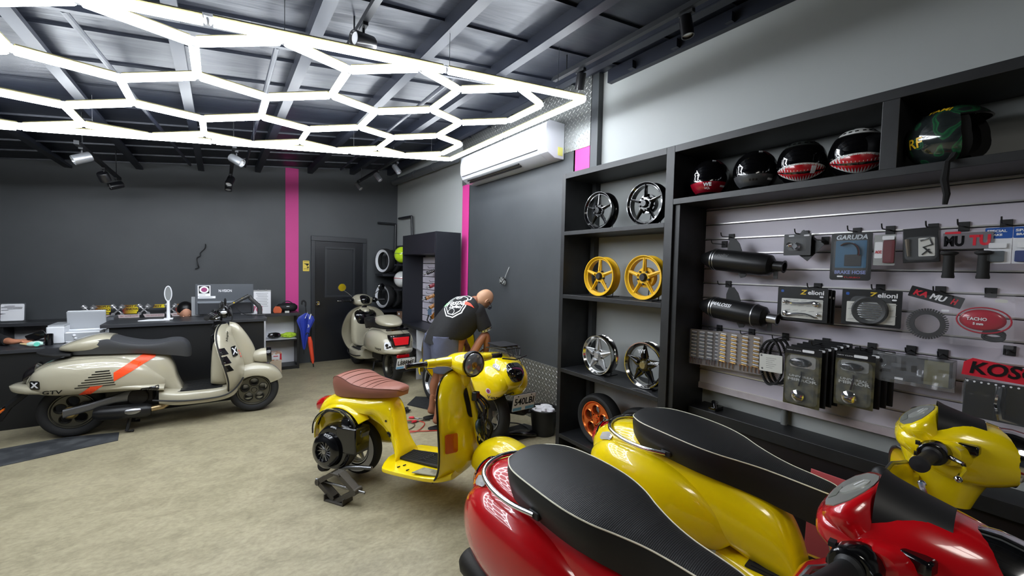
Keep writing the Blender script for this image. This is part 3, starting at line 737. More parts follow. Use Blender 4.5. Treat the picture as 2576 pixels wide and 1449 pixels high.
def leg_shield(parent, prof, m, m_edge, sweep=.10, th=.012, nu=16, name='leg_shield', pw=2.2):
    """prof keys (z, x, halfwidth)"""
    P = spline(prof, 5); rows = []
    for z, x, hw in P:
        rows.append([(x-sweep*abs(u)**pw*(hw/.33), u*hw, z) for u in [-1+2*j/nu for j in range(nu+1)]])
    mb = MB(); mb.sheet(rows, (-th, 0, 0)); o = mb.build(name, m, parent, smooth=50)
    if m_edge:
        edge = [q[0] for q in rows]+[rows[-1][j] for j in range(1, nu)]+[q[-1] for q in rows[::-1]]
        mb = MB(); mb.tube([(a-th/2, b, c) for a, b, c in edge], .0075, 8); mb.build('edge_trim', m_edge, o)
    return o, rows
def fender(parent, ax, az, R, hw, m, a0=-25, a1=150, nose=.04, name='front_fender', th=.008, n=22, drop=.05, M=None, taper=.35):
    rows = []
    for i in range(n+1):
        t = i/n; a = math.radians(a0+(a1-a0)*t); w = hw*(1-taper*abs(2*t-1)**3); rr = R+nose*math.exp(-((t-.1)/.25)**2)
        row = []
        for j in range(13):
            u = -1+2*j/12; q = abs(u)
            rad = rr-drop*q**2.6; row.append((ax+rad*math.cos(a), w*math.sin(u*PI/2)*(1 if q < .999 else 1), az+rad*math.sin(a)))
        rows.append(row)
    def off(i, j, p):
        d = Vector((ax-p[0], 0, az-p[2])).normalized(); return Vector(p)+d*th+Vector((0, -p[1]*.06, 0))
    mb = MB(); mb.sheet(rows, off)
    if M: mb.v = [M @ v for v in mb.v]
    return mb.build(name, m, parent, smooth=55)
M_seat = mat('black grained saddle cover', (25, 26, 28), .5, bump=('wave', 55, .3, .0012))
M_seatside = mat('black saddle side cover', (19, 20, 22), .55)
M_pipe = mat('cream piping', (225, 222, 200), .5)
def saddle(parent, keys, m_top, m_side, m_pipe, side_h=.1, name='saddle'):
    """keys (x, halfwidth, ztop, zbottom)"""
    P = spline(keys, 6); secs = []; top = []; pl = []; pr = []
    for x, hw, zt, zb in P:
        hw = max(hw, .004)
        side = [(x, hw, zt), (x, hw*1.02+.004, zt-.25*(zt-zb)), (x, hw*.98, zt-.6*(zt-zb)), (x, hw*.86, zb)]
        secs.append(side+[(x, -a[1], a[2]) for a in side[::-1]])
        top.append([(x, hw*u, zt+.018*(1-u*u)**.8*min(1, hw/.1)) for u in [-1+2*j/10 for j in range(11)]])
        pl.append((x, hw+.001, zt)); pr.append((x, -hw-.001, zt))
    mb = MB(); mb.loft(secs); o = mb.build(name, m_side, parent, smooth=50)
    mb = MB(); mb.sheet(top, (0, 0, -.004)); mb.build('saddle_top', m_top, o, smooth=60)
    if m_pipe:
        mb = MB(); mb.tube(pl+pr[::-1], .0028, 6, closed=True); mb.build('piping', m_pipe, o)
    return o
def lever(mb, pts, r=.006): mb.tube(pts, [r*1.2]+[r]*(len(pts)-2)+[r*1.3], 8)
def handle(parent, s, m_sw, y0=.165, y1=.345, r=.0195, z=0, dx=-.02, sweep=.12, chunky=True, lev=True, M=None):
    """grip, switch cluster and lever on one side; s=+1 left"""
    def T(mb):
        if M: mb.v = [M @ v for v in mb.v]
        return mb
    def P(t): return (dx-sweep*t*.35, s*(y0+(y1-y0)*t), z-.0*t)
    mb = MB(); a = Vector(P(.28)); b = Vector(P(1)); d = (b-a).normalized()
    mb.lathe([(0, 0), (r*1.35, 0), (r*1.35, .006), (r, .012), (r, (b-a).length-.012), (r*1.25, (b-a).length-.006), (r*1.2, (b-a).length+.006), (0, (b-a).length+.008)], a, d, 22)
    g = T(mb).build('grip', M_blk, parent)
    mb = MB(); c = Vector(P(.13))
    secs = []
    for t in (-.03, .0, .03): secs.append([c+d*t+Vector((.043*math.cos(q)*(.85 if abs(t) > .02 else 1), 0, .041*math.sin(q)*(.85 if abs(t) > .02 else 1))) for q in [2*PI*k/16+PI/16 for k in range(16)]])
    mb.loft(secs); sw = T(mb).build('switch_cluster', m_sw, parent, smooth=30, bevel=.003)
    for zz, xx in ((.022, -.04), (-.015, -.042)): mb = MB(); mb.box(c+Vector((xx, 0, zz)), (.012, .018, .01)); T(mb).build('switch_button', M_blk, sw)
    if lev:
        mb = MB(); p0 = c+Vector((.035, s*.01, 0)); pts = [p0, p0+Vector((.028, s*.03, -.004)), p0+Vector((.026, s*.09, -.006)), p0+Vector((.012, s*.155, -.006)), p0+Vector((.008, s*.185, -.004))]
        lever(mb, pts, .0065); mb.ball(pts[-1], .0095, 10, 8); T(mb).build('brake_lever', M_chrome, parent)
    return g

def plate_board(parent, c, yaw_n, textstr, w=.235, h=.14, tilt=.25):
    """number plate facing -X"""
    r = empty('number_plate', c, 0, parent=parent); r.rotation_euler = (0, -tilt, 0)
    r['label'] = 'number plate reading '+textstr
    F = frame_mat((-.003, 0, 0), (0, -1, 0), (0, 0, 1))
    mb = MB(); mb.plate([rrect(w+.01, h+.01, .012)], .004, frame_mat((.002, 0, 0), (0, -1, 0), (0, 0, 1))); mb.build('plate_frame', M_blk, r)
    mb = MB(); mb.plate([rrect(w, h, .01)], .003, frame_mat((-.001, 0, 0), (0, -1, 0), (0, 0, 1))); mb.build('plate', M_white, r)
    mb = MB(); 
    for s in (-1, 1): mb.plate([[(s*.02, -h/2+.004), (s*(w/2-.004), -h/2+.004), (s*(w/2-.004), -h/2+.032), (s*.02, -h/2+.032)]], .001, F)
    mb.build('blue_band', mat('plate light blue', (110, 170, 215), .5), r)
    text('plate_characters', textstr, .085, M_gblk, frame_mat((-.0045, 0, .008), (0, -1, 0), (0, 0, 1)), r, width=w*.88, bold=.0016)
    mb = MB()
    for s in (-1, 1): mb.plate([circle(.006, 10, s*.07, h/2-.014)], .002, F)
    mb.build('plate_bolts', M_blk, r)
    return r

def script_logo(parent, targets, s, side, x, z, size, m=None, shear=.35, label=None):
    """script lettering laid on the side of a body; side=-1 right, +1 left"""
    me = text_mesh(s, size, shear, 0, bold=size*.004); sg = -side
    return decal('script_badge', targets, me, (0, -side, 0), m or M_gblk, parent, lambda u, v: (x+sg*u if side < 0 else x-u, side*1.0, z+v+(abs(u)*.0)), .002, .012) if False else \
        decal('script_badge', targets, me, (0, -side, 0), m or M_gblk, parent, lambda u, v: (x+(u if side < 0 else -u), side*1.0, z+v), .002, .012)

def modern_scooter(label, loc, rz, m, opts=()):
    """compact pressed-steel scooter with rounded side cowls"""
    O = set(opts); root = empty('scooter', loc, rz, label, 'scooter')
    dz = .07 if 'raised' in O else 0
    cx = lambda x: x if x > -.1 else -.1+(x+.1)*.74
    Z = lambda ks: [(cx(k[0]), k[1], k[2]+dz, k[3]+dz)+tuple(k[4:]) for k in ks]
    # central body
    body = body_part('rear_body', Z([(-.475, .05, .545, .60), (-.45, .085, .50, .655), (-.38, .12, .46, .70), (-.25, .15, .43, .742), (-.05, .158, .41, .752), (.18, .152, .38, .715), (.36, .142, .34, .68), (.5, .125, .30, .63), (.6, .115, .27, .57), (.66, .108, .26, .46), (.69, .11, .26, .34)]), m, root, e=2.7)
    cw = []
    for s in (-1, 1):
        mb = MB(); K = Z([(-.435, .02, .50, .545, s*.09), (-.40, .055, .445, .595, s*.105), (-.28, .085, .375, .655, s*.130), (-.1, .105, .335, .675, s*.142), (.1, .100, .315, .655, s*.140), (.25, .08, .305, .60, s*.125), (.36, .05, .31, .52, s*.108), (.425, .012, .36, .43, s*.10)])
        mb.loft(loft_x(K, 6, 2.3, 30)); cw.append(mb.build('side_cowl', m, root, smooth=55))
    # floor and front
    body_part('floorboard', Z([(.36, .10, .255, .31), (.46, .14, .25, .32), (.58, .185, .25, .325), (.8, .205, .25, .33), (.93, .19, .255, .345), (.99, .15, .28, .37)]), m, root, e=5)
    mb = MB()
    for k in range(9): mb.bb((.52, -.13+.03*k, .327+dz), (.88, -.118+.03*k, .334+dz))
    mb.bb((.50, -.145, .322+dz), (.90, .145, .329+dz)); mb.build('floor_mat', M_rub, root)
    sh, rows = leg_shield(root, [(z+dz, x, w) for z, x, w in [(.27, 1.01, .14), (.33, 1.035, .20), (.45, 1.06, .285), (.6, 1.065, .325), (.74, 1.05, .315), (.84, 1.03, .27), (.9, 1.015, .2), (.935, 1.0, .11)]], m, M_steel, sweep=.13)
    body_part('glove_box_panel', Z([(.865, .13, .33, .60), (.88, .165, .325, .80), (.93, .175, .33, .86), (.98, .16, .33, .90), (1.02, .10, .34, .92)]), m, root, e=4)
    body_part('horn_cover', Z([(1.0, .035, .50, .90), (1.04, .055, .42, .92), (1.085, .05, .42, .88), (1.10, .02, .46, .80)]), m, root, e=3)
    fender(root, 1.335, .24, .30, .10, m, 5, 150, .06, drop=.11)
    mb = MB(); mb.tube([(1.05, .0, .8+dz), (1.3, .08, .3+dz*.5), (1.335, .085, .24)], [.025, .025, .02], 10); mb.build('fork', M_iron, root)
    st = 'spoke'
    wheel(root, 0, 0, .237, .155, st, M_rs); wheel(root, 1.335, 0, .232, .155, st, M_rs)
    # engine and exhaust
    mb = MB(); mb.box((.12, .06, .30+dz*.5), (.34, .16, .14)); mb.lathe([(0, -.05), (.11, -.05), (.12, 0), (.11, .04), (0, .05)], (0, .12, .25), (0, 1, 0), 24); mb.build('engine', M_alu, root, bevel=.01)
    mb = MB(); mb.tube([(.25, -.11, .24), (.1, -.14, .22), (0, -.16, .24)], .02, 10); mb.lathe([(0, -.17), (.045, -.165), (.06, -.14), (.06, .13), (.045, .16), (0, .165)], (-.13, -.165, .29), (-1, 0, .2), 22); mb.build('exhaust', M_iron, root)
    mb = MB(); mb.lathe([(.022, 0), (.03, .02), (.03, .2), (.022, .22)], (-.03, .14, .30), (-.1, 0, 1), 14)
    for k in range(7): mb.lathe([(.03, 0), (.042, .004), (.042, .008), (.03, .012)], (-.03-.002*k, .14, .33+.025*k), (-.1, 0, 1), 14)
    mb.build('shock_absorber', mat('gold shock', (200, 150, 40), .35, metal=.5), root)
    # rear lamp, flashers, rail
    mb = MB(); mb.loft([[(x, y*w, zc+dz+z*h) for y, z in circle(1, 22)] for x, w, zc, h in ((-.30, .085, .635, .075), (-.345, .08, .62, .07), (-.385, .065, .605, .058), (-.41, .03, .59, .03))])
    tl = mb.build('tail_light', M_redl, root, smooth=60)
    mb = MB(); mb.tube([(-.34, .086*a, .622+dz+.078*b) for a, b in circle(1, 30)], .0075, 8, closed=True); mb.tube([(-.34, 0, .70+dz), (-.385, 0, .665+dz), (-.41, 0, .62+dz)], .008, 8); mb.build('lamp_bezel', M_chrome, tl)
    for s in (-1, 1):
        decal('rear_indicator', [body]+cw, [[(-.045, -.012), (-.02, -.024), (.035, -.022), (.045, .006), (.02, .024), (-.035, .018)]], (0, -s*.7, -.7), M_clr, root, lambda u, v, s=s: (-.24+u, s*(.33-.7*v), .87+dz+.7*v), .006, .01)
    if 'rail' in O:
        mb = MB(); P = [(.14, .185, .715), (.02, .195, .708), (-.10, .185, .712), (-.2, .15, .725), (-.25, .08, .735), (-.265, 0, .738)]
        P = spline([tuple(q) for q in P], 4); P = P+[(a, -b, c) for a, b, c in P[::-1][1:]]
        mb.tube([(a, b, c+dz) for a, b, c in P], .0105, 10); g = mb.build('grab_rail', M_chrome, root)
        for s in (-1, 1): mb = MB(); mb.box((.14, s*.172, .715+dz), (.05, .035, .03)); mb.build('rail_mount', M_blk, g, bevel=.005)
    if 'rack' in O:
        mb = MB()
        for s in (-1, -.33, .33, 1): mb.tube([(.0, s*.09, .80+dz), (-.2, s*.10, .83+dz), (-.3, s*.08, .83+dz), (-.34, s*.05, .77+dz)], .006, 8)
        mb.tube([(-.3, -.08, .83+dz), (-.3, .08, .83+dz)], .006, 8); mb.tube([(-.33, -.13, .76+dz), (-.35, 0, .74+dz), (-.33, .13, .76+dz)], .006, 8)
        mb.plate([rrect(.24, .2, .03)], .008, Matrix.Translation((-.14, 0, .845+dz)))
        mb.build('rear_rack', M_blk, root)
    # saddle
    if 'saddle' in O:
        saddle(root, [(-.115, .02, .812, .72), (-.105, .075, .818, .71), (-.075, .12, .822, .70), (0, .168, .822, .69), (.13, .187, .815, .685), (.27, .188, .80, .67), (.37, .165, .785, .655), (.45, .125, .77, .635), (.53, .092, .757, .615), (.61, .074, .745, .595), (.7, .066, .735, .58), (.76, .058, .727, .57), (.785, .04, .72, .57), (.795, .015, .713, .58)], M_seat, M_seatside, M_pipe)
    # steering: headset
    hs = empty('headset', (1.07, 0, 1.02+dz), opts_steer(O), parent=root)
    if 'nohead' in O:
        mb = MB(); mb.lathe([(0, -.12), (.03, -.12), (.03, .03), (0, .03)], (0, 0, 0), (0, 0, 1), 16); mb.build('steering_stub', M_iron, hs); return root, dict(body=body, cowls=cw, shield=sh)
    mh = m
    # wedge below the dash
    secs = []
    for z, x0, x1, w in spline([(-.20, -.055, .08, .055), (-.14, -.075, .10, .07), (-.07, -.10, .13, .088), (0, -.118, .15, .105), (.04, -.12, .15, .108)], 4):
        secs.append([(x0+(x1-x0)*(.5-.5*math.cos(a) if True else 0), 0, 0) and ((x0+x1)/2+(x1-x0)/2*sgp(math.cos(a), .75), w*sgp(math.sin(a), .75), z) for a in [2*PI*k/28 for k in range(28)]])
    mb = MB(); mb.loft(secs); hb = mb.build('headset_base', mh, hs, smooth=55)
    # upper shell from the dash to the headlight
    mb = MB(); K = [(-.125, .05, .0, .03), (-.115, .09, -.02, .042), (-.09, .112, -.04, .058), (-.03, .124, -.09, .092), (.03, .122, -.115, .108), (.09, .114, -.115, .098), (.14, .10, -.10, .084), (.17, .09, -.085, .066)]
    mb.loft(loft_x(K, 5, 2.6, 30)); up = mb.build('headset_shell', mh, hs, smooth=60)
    mb = MB(); mb.lathe([(0, .035), (.045, .028), (.07, .008), (.082, -.012), (.08, -.05), (.05, -.07), (0, -.07)], (.18, 0, -.006), (1, 0, -.12), 36); hl = mb.build('headlight', M_clr, hs, smooth=60)
    mb = MB(); mb.lathe([(.078, .004), (.09, .002), (.093, -.03), (.088, -.06), (.078, -.04)], (.177, 0, -.006), (1, 0, -.12), 36, closed=True); mb.build('headlight_bezel', M_chrome, hl)
    # wings to the grips
    for s in (-1, 1):
        mb = MB(); secs = []
        for y, rx, rz, zc in spline([(.05, .07, .05, -.015), (.10, .062, .046, -.004), (.14, .05, .04, .006), (.18, .035, .034, .012)], 4):
            secs.append([(.02+rx*sgp(math.cos(a), .8)-.15*(y-.05), s*y, zc+rz*sgp(math.sin(a), .8)) for a in [2*PI*k/22 for k in range(22)]])
        mb.loft(secs); wg = mb.build('bar_cover', mh, hs, smooth=55)
        mb = MB(); mb.box((.055, s*.12, .03), (.05, .035, .03), r=s*.3); mb.build('cover_recess', M_gblk, wg, bevel=.006)
        q = empty('handlebar_side', (0, 0, .012), 0, parent=hs)
        handle(q, s, M_gblk, lev='nolever' not in O)
    # dash and visor
    pts = [(-.085, -.045), (-.05, -.07), (-.0, -.078), (.06, -.07), (.082, -.05), (.075, .02), (.055, .045), (.02, .055), (-.02, .055), (-.055, .045), (-.075, .02)]
    pts = [(v*1.0, u) for u, v in []] or [(-.098, -.018), (-.075, -.04), (-.035, -.05), (.0, -.052), (.035, -.05), (.075, -.04), (.098, -.018), (.09, .012), (.06, .032), (.03, .046), (0, .05), (-.03, .046), (-.06, .032), (-.09, .012)]
    M = Matrix.Translation((-.066, 0, .082)) @ Matrix.Rotation(-.68, 4, 'Y') @ Matrix.Rotation(-PI/2, 4, 'Z')
    mb = MB(); mb.loft([[M @ Vector((x*k, y*k+.002, z)) for x, y in pts] for k, z in ((1.2, -.07), (1.36, -.03), (1.36, -.006), (1.24, .004))]); mb.build('dash_surround', mh, hs, smooth=60)
    mb = MB(); mb.plate([[(x*1.08, y*1.12+.002) for x, y in pts]], .012, M); ds = mb.build('instrument_panel', mat('silver grey dash face', (128, 130, 126), .3, coat=.7), hs)
    mb = MB(); mb.lathe([(0, 0), (.034, 0), (.034, .004), (0, .004)], M @ Vector((0, .006, .004)), M.to_3x3() @ Vector((0, 0, 1)), 28); dl = mb.build('speedometer', mat('speedometer face', (170, 172, 166), .25, coat=.7), ds)
    mb = MB(); mb.tube([M @ Vector((0, .006, .010)), M @ Vector((-.016, .026, .010))], .0012, 5); mb.build('needle', M_white, dl)
    mb = MB(); mb.plate([[(-.035, -.012), (.035, -.012), (.03, .006), (-.03, .006)]], .003, M @ Matrix.Translation((0, -.036, .006))); mb.build('display', mat('dull lcd', (110, 114, 106), .3), ds)
    rows = []
    for i in range(7):
        t = i/6; row = []
        for j in range(17):
            a = PI*j/16; R = .094-.018*t; row.append((-.018+.115*t, R*math.cos(a)*(1.12-.1*t), .055+.004*t+(.088-.045*t**.8)*math.sin(a)**.8))
        rows.append(row)
    if 'novisor' not in O: mb = MB(); mb.sheet(rows, lambda i, j, p: Vector((p[0], p[1]*.965, p[2]-.004))); mb.build('visor', M_blk, hs, smooth=60)
    # number plate support
    if 'plate' in O:
        mb = MB(); mb.loft([ring(-.28, 0, .06, .40+dz*.5, .54+dz, 4), ring(-.36, 0, .055, .40+dz*.5, .50+dz, 4), ring(-.42, 0, .05, .38+dz*.5, .45+dz, 4)]); mb.build('plate_carrier', M_blk, root)
        rf = MB(); rf.box((-.375, 0, .505+dz), (.02, .08, .035)); rf.build('red_reflector', M_redl, root, bevel=.003)
    mb = MB(); mb.tube([(.42, -.1, .25), (.36, -.16, .02)], .011, 8); mb.tube([(.42, .1, .25), (.36, .16, .02)], .011, 8); mb.tube([(.42, -.1, .25), (.42, .1, .25)], .013, 8); mb.build('centre_stand', M_iron, root)
    return root, dict(body=body, cowls=cw, shield=sh)
def opts_steer(O):
    for q in O:
        if q.startswith('steer='): return float(q[6:])
    return 0.0
def heading(p0, p1): return math.atan2(p1[1]-p0[1], p1[0]-p0[0])
red, red_p = modern_scooter('shiny red scooter with a long black white-piped saddle, nearest the camera', (1.095, 1.32, 0), -1.45, M_red, ('saddle', 'rail', 'steer=-0.02'))
yl, yl_p = modern_scooter('yellow scooter with a black white-piped saddle, between the red scooter and the bench', (1.955, 1.38, 0), -1.43, M_yell, ('saddle', 'rail', 'steer=0.06'))
# ================================================================ classic stripped scooter on a jack
M_brown = mat('tan brown leather', (140, 88, 74), .5, bump=('noise', 70, .3, .002))
def classic():
    root = empty('scooter', (.875, 3.19, 0), -.994, 'stripped yellow classic scooter with a brown saddle, propped on a jack, engine bare', 'scooter')
    m = M_yell
    # frame body: tail hugging the engine, swept under the saddle
    mb = MB(); K = [(-.40, .05, .30, .36), (-.385, .085, .30, .46), (-.35, .115, .32, .55), (-.28, .15, .38, .635), (-.15, .17, .45, .675), (0, .165, .49, .685), (.14, .15, .48, .685), (.26, .12, .43, .68), (.33, .10, .34, .64), (.36, .095, .27, .54), (.385, .10, .22, .42), (.43, .14, .20, .28)]
    # open engine bay on the right: sections carve inwards low on the right side
    secs = []
    for x, hw, zb, zt in spline(K, 5):
        q = ring(x, 0, hw, zb, zt, 2.6, 32); o = []
        for (a, b, c) in q:
            t = math.exp(-((x+.06)/.22)**2)
            if b < 0: lim = zt-.13-.10*(1-t); 
            if b < -.02 and c < zt-.14: b = b*(1-.75*t)
            o.append((a, b, c))
        secs.append(o)
    mb.loft(secs); fr = mb.build('rear_frame', m, root, smooth=60)
    # right cowl arch: flared lip above the engine, running down the tail
    rows = []
    for i in range(30):
        a = math.radians(-22+i*(205)/29); row = []
        for j in range(7):
            t = j/6; R = .205+.05*t; row.append((-.08+R*1.28*math.cos(a), -.155-.055*math.sin(t*PI/2)+.13*t*t*.0, .335+R*1.35*math.sin(a)*(.98)))
        rows.append(row)
    rows = []
    for i in range(26):
        a = math.radians(34+i*(154)/25); row = []
        for j in range(9):
            t = j/8; rx = .235+.035*t; rz = .225+.045*t
            y = -.185+.07*t**2.0
            row.append((-.075+rx*math.cos(a)*(1.02 if math.cos(a) > 0 else 1), y, .36+rz*math.sin(a)))
        rows.append(row)
    mb = MB(); mb.sheet(rows, (0, .012, -.004)); mb.build('engine_bay_rim', m, root, smooth=60)
    # left bulge
    mb = MB(); mb.loft(loft_x([(-.40, .02, .40, .46, .07), (-.33, .06, .33, .58, .11), (-.18, .09, .27, .66, .14), (0, .10, .25, .67, .15), (.18, .085, .26, .62, .13), (.32, .04, .32, .50, .10), (.36, .01, .38, .44, .09)], 5, 2.3, 28)); mb.build('side_cowl', m, root, smooth=60)
    # inner web between the saddle nose and floor with holes
    mb = MB()
    for (x, z, r) in ((.40, .30, .02), (.36, .26, .008), (.35, .40, .008), (.45, .52-.1, .006)):
        d = fr
    for (x, z, r) in ((.33, .33, .022), (.29, .25, .010), (.31, .43, .009)):
        decal('bolt_hole', [fr], [circle(r, 16)], (0, 1, 0), M_gblk, root, lambda u, v, x=x, z=z: (x+u, -.6, z+v+.08), .004, .02)
    # floor
    body_part('floorboard', [(.34, .12, .20, .25), (.38, .22, .20, .245), (.44, .265, .20, .238), (.72, .275, .20, .236), (.86, .26, .205, .245), (.94, .22, .22, .27)], m, root, e=6)
    mb = MB(); mb.plate([[(.36, .02), (.40, -.085), (.84, -.125), (.88, 0), (.84, .125), (.40, .085)]], .012, Matrix.Translation((0, 0, .247))); mt = mb.build('floor_mat', M_rub, root)
    mb = MB()
    for k in range(11): mb.bb((.42, -.08+.016*k-.003, .252), (.82, -.08+.016*k+.003, .257))
    mb.build('mat_ribs', M_rub, mt)
    me = text_mesh('Vespa', .07, .3, .001); me.materials.append(M_blk); me.transform(Matrix.Translation((.62, 0, .259)) @ Matrix.Rotation(PI/2, 4, 'Z') ); o = bpy.data.objects.new('mat_script', me); C.objects.link(o); o.parent = mt
    mb = MB(); mb.plate([[(.66, -.262), (.87, -.24), (.86, -.165), (.69, -.16)]], .006, Matrix.Translation((0, 0, .247))); mb.build('scuffed_steel_plate', mat('scuffed grey steel', (160, 158, 140), .45, metal=.3, var=(14, (110, 108, 96), .4, .6)), root)
    mb = MB()
    for x, y in ((.50, -.21), (.59, -.23)): mb.cyl((x, y, .238), (x+.02, y+.004, .246), .004)
    mb.cyl((.52, -.17, .238), (.54, -.165, .246), .004); mb.build('loose_bolts', M_iron, root)
    # leg shield
    prof = [(.205, .93, .255), (.26, .975, .265), (.36, 1.0, .275), (.5, 1.0, .28), (.64, .985, .275), (.76, .955, .255), (.85, .925, .21), (.905, .90, .14), (.925, .885, .06)]
    sh, rows = leg_shield(root, prof, m, M_gblk, sweep=.14, th=.006)
    decal('front_indicator', [sh], [rrect(.075, .125, .012)], (-1, 0, 0), M_amb, root, lambda u, v: (2, -.215+u, .47+v), .014, .01)
    # tunnel inside the shield, opening and horn recess in front
    body_part('tunnel', [(.74, .04, .22, .36), (.79, .075, .22, .52), (.85, .09, .22, .62), (.93, .08, .24, .64)], m, root, e=3.5)
    # steering tube with bare wiring in front
    mb = MB(); mb.tube([(.90, 0, .92), (1.06, 0, .40)], .032, 14); mb.build('steering_tube', m, root)
    decal('horn_opening', [sh], [rrect(.13, .20, .05)], (-1, 0, 0), M_blk, root, lambda u, v: (2, -.015+u, .70+v), .006, .02)
    W = []
    rnd = random.Random(3)
    for k in range(10):
        mb = MB(); y0 = rnd.uniform(-.05, .04); p = [(1.0, y0, .76)]
        for z in (.68, .6, .52, .44, .37): p.append((1.03+rnd.uniform(-.01, .05)+(.76-z)*.12, y0+rnd.uniform(-.05, .05), z))
        mb.tube(spline([tuple(q) for q in p], 4), rnd.choice([.005, .006, .008]), 6)
        mb.build('bare_cable', rnd.choice([M_blk, M_blk, M_iron, mat('yellowed cable', (150, 140, 80), .6)]), root)
    mb = MB(); mb.box((1.02, -.03, .75), (.04, .05, .06)); mb.build('regulator', M_gblk, root, bevel=.004); mb = MB(); mb.box((1.05, .01, .62), (.05, .06, .07), r=.3); mb.build('relay', M_gblk, root, bevel=.004); mb = MB(); mb.lathe([(0, -.012), (.045, -.012), (.05, 0), (.045, .012), (0, .014)], (1.06, -.045, .55), (1, 0, .2), 20); mb.build('horn', mat('dark teal horn', (40, 60, 62), .4), root, bevel=.004)
    st = empty('front_end', (1.06, 0, 0), -.35, parent=root)
    ax = .20; az = .225
    fender(st, ax, az, .275, .125, m, -8, 165, .07, drop=.17, th=.004, taper=.2)
    wheel(st, ax, 0, .215, .125, 'star', M_rs, w=.09)
    mb = MB(); mb.tube([(-.01, 0, .46), (.05, -.05, .38), (.09, -.10, .30), (ax, -.09, az)], .02, 10); mb.build('fork', M_iron, st)
    wheel(root, -.05, .02, .215, .125, 'star', M_rs, w=.09, z=.235, white=True)
    # headset
    hs = empty('headset', (.90, 0, .985), -.42, parent=root)
    mb = MB(); K = [(-.13, .03, -.015, .015), (-.11, .07, -.035, .035), (-.05, .10, -.06, .055), (.02, .115, -.085, .065), (.08, .112, -.095, .065), (.12, .10, -.09, .055)]
    mb.loft(loft_x(K, 5, 2.4, 28)); mb.build('headset_shell', m, hs, smooth=60)
    mb = MB()
    for z, r in ((-.16, .05), (-.10, .055), (-.04, .07)): pass
    mb.lathe([(0, -.17), (.048, -.17), (.055, -.10), (.085, -.02), (0, -.0)], (.01, 0, 0), (0, 0, 1), 24); mb.build('headset_neck', m, hs)
    mb = MB(); mb.lathe([(0, .03), (.04, .026), (.07, .012), (.083, -.006), (.083, -.03), (0, -.03)], (.125, 0, -.012), (1, 0, -.05), 36)
    hl = mb.build('headlight', mat('headlight glass', (150, 150, 152), .08, metal=.6, coat=1, bump=('vor', 24, .5, .004)), hs, smooth=60)
    mb = MB(); mb.lathe([(.082, 0), (.09, -.002), (.093, -.02), (.088, -.04), (.082, -.03)], (.125, 0, -.012), (1, 0, -.05), 36, closed=True); mb.build('headlight_bezel', M_blk, hl)
    mb = MB(); mb.lathe([(0, 0), (.02, 0), (.022, .01), (.012, .014), (0, .006)], (.15, -.02, -.012), (1, 0, -.05), 20); mb.build('bulb_cap', mat('brass cap', (170, 130, 60), .3, metal=.8), hl)
    for s in (-1, 1):
        mb = MB(); secs = []
        for y, rx, rz, zc in spline([(.06, .055, .05, -.01), (.12, .045, .036, -.0), (.18, .036, .03, .002), (.22, .03, .027, .0), (.225, .034, .031, 0), (.285, .030, .028, .0)], 3):
            secs.append([(-.02+rx*math.cos(a)-.08*(y-.05), s*y, zc+rz*math.sin(a)) for a in [2*PI*k/20 for k in range(20)]])
        mb.loft(secs); wg = mb.build('bar_arm', m, hs, smooth=55)
        mb = MB(); p0 = (-.04, s*.28, 0); p1 = (-.065, s*.42, -.006); mb.lathe([(0, 0), (.022, 0), (.022, .004), (.0185, .01), (.0185, .135), (.021, .138), (.021, .144), (0, .146)], p0, Vector(p1)-Vector(p0), 20); mb.build('grip', M_gblk, hs)
    # saddle
    sk = [(-0.22, 0.02, 0.715, 0.677), (-0.21, 0.08, 0.745, 0.672), (-0.18, 0.13, 0.795, 0.667), (-0.12, 0.16, 0.82, 0.662), (-0.05, 0.17, 0.81, 0.662), (0.04, 0.172, 0.775, 0.667), (0.14, 0.165, 0.757, 0.672), (0.24, 0.14, 0.75, 0.677), (0.33, 0.105, 0.747, 0.682), (0.385, 0.07, 0.74, 0.687), (0.4, 0.03, 0.725, 0.697)]
    o = saddle(root, sk, M_brown, M_brown, mat('brown stitching', (110, 66, 54), .6), name='saddle')
    mb = MB()
    for x in (-.12, -.07, -.02, .04, .10, .16, .21):
        z = [k[2] for k in sk if k[0] <= x+.02][-1]; Z0 = None
        P = spline(sk, 6); q = min(P, key=lambda k: abs(k[0]-x)); mb.tube([(q[0], q[1]*u*.98, q[2]+.02*(1-u*u)**.8) for u in [-1+.2*i for i in range(11)]], .0025, 5)
    mb.build('seam_rows', mat('brown stitching'), o)
    # tail lamp
    mb = MB(); secs = []
    for x, w, zc, h in ((-.35, .06, .56, .055), (-.39, .058, .55, .057), (-.435, .05, .535, .05), (-.455, .035, .53, .035)): secs.append([(x, y, zc+z*h/1) for y, z in rrect(w*2, 2, .012 if False else .01)]) if False else secs.append([(x, y*w, zc+sgp(z, .6)*h) for y, z in circle(1, 20)])
    mb.loft(secs); mb.build('tail_light', M_redl, root, smooth=50)
    # bare engine
    ex, ey, ez = -.08, -.17, .30
    mb = MB(); mb.lathe([(0, .0), (.145, 0), (.172, .02), (.175, .07), (.155, .12), (0, .13)], (ex, ey+.05, ez), (0, -1, 0), 30); mb.box((ex+.14, ey-.0, ez+.07), (.19, .15, .19)); mb.build('fan_housing', M_gblk, root, smooth=50, bevel=.01)
    mb = MB(); mb.lathe([(0, 0), (.125, 0), (.13, .02), (.11, .04), (.075, .046), (.075, .024), (0, .02)], (ex-.03, ey-.075, ez-.02), (0, -1, 0), 36); fc = mb.build('fan_cover', M_gblk, root, smooth=50)
    mb = MB()
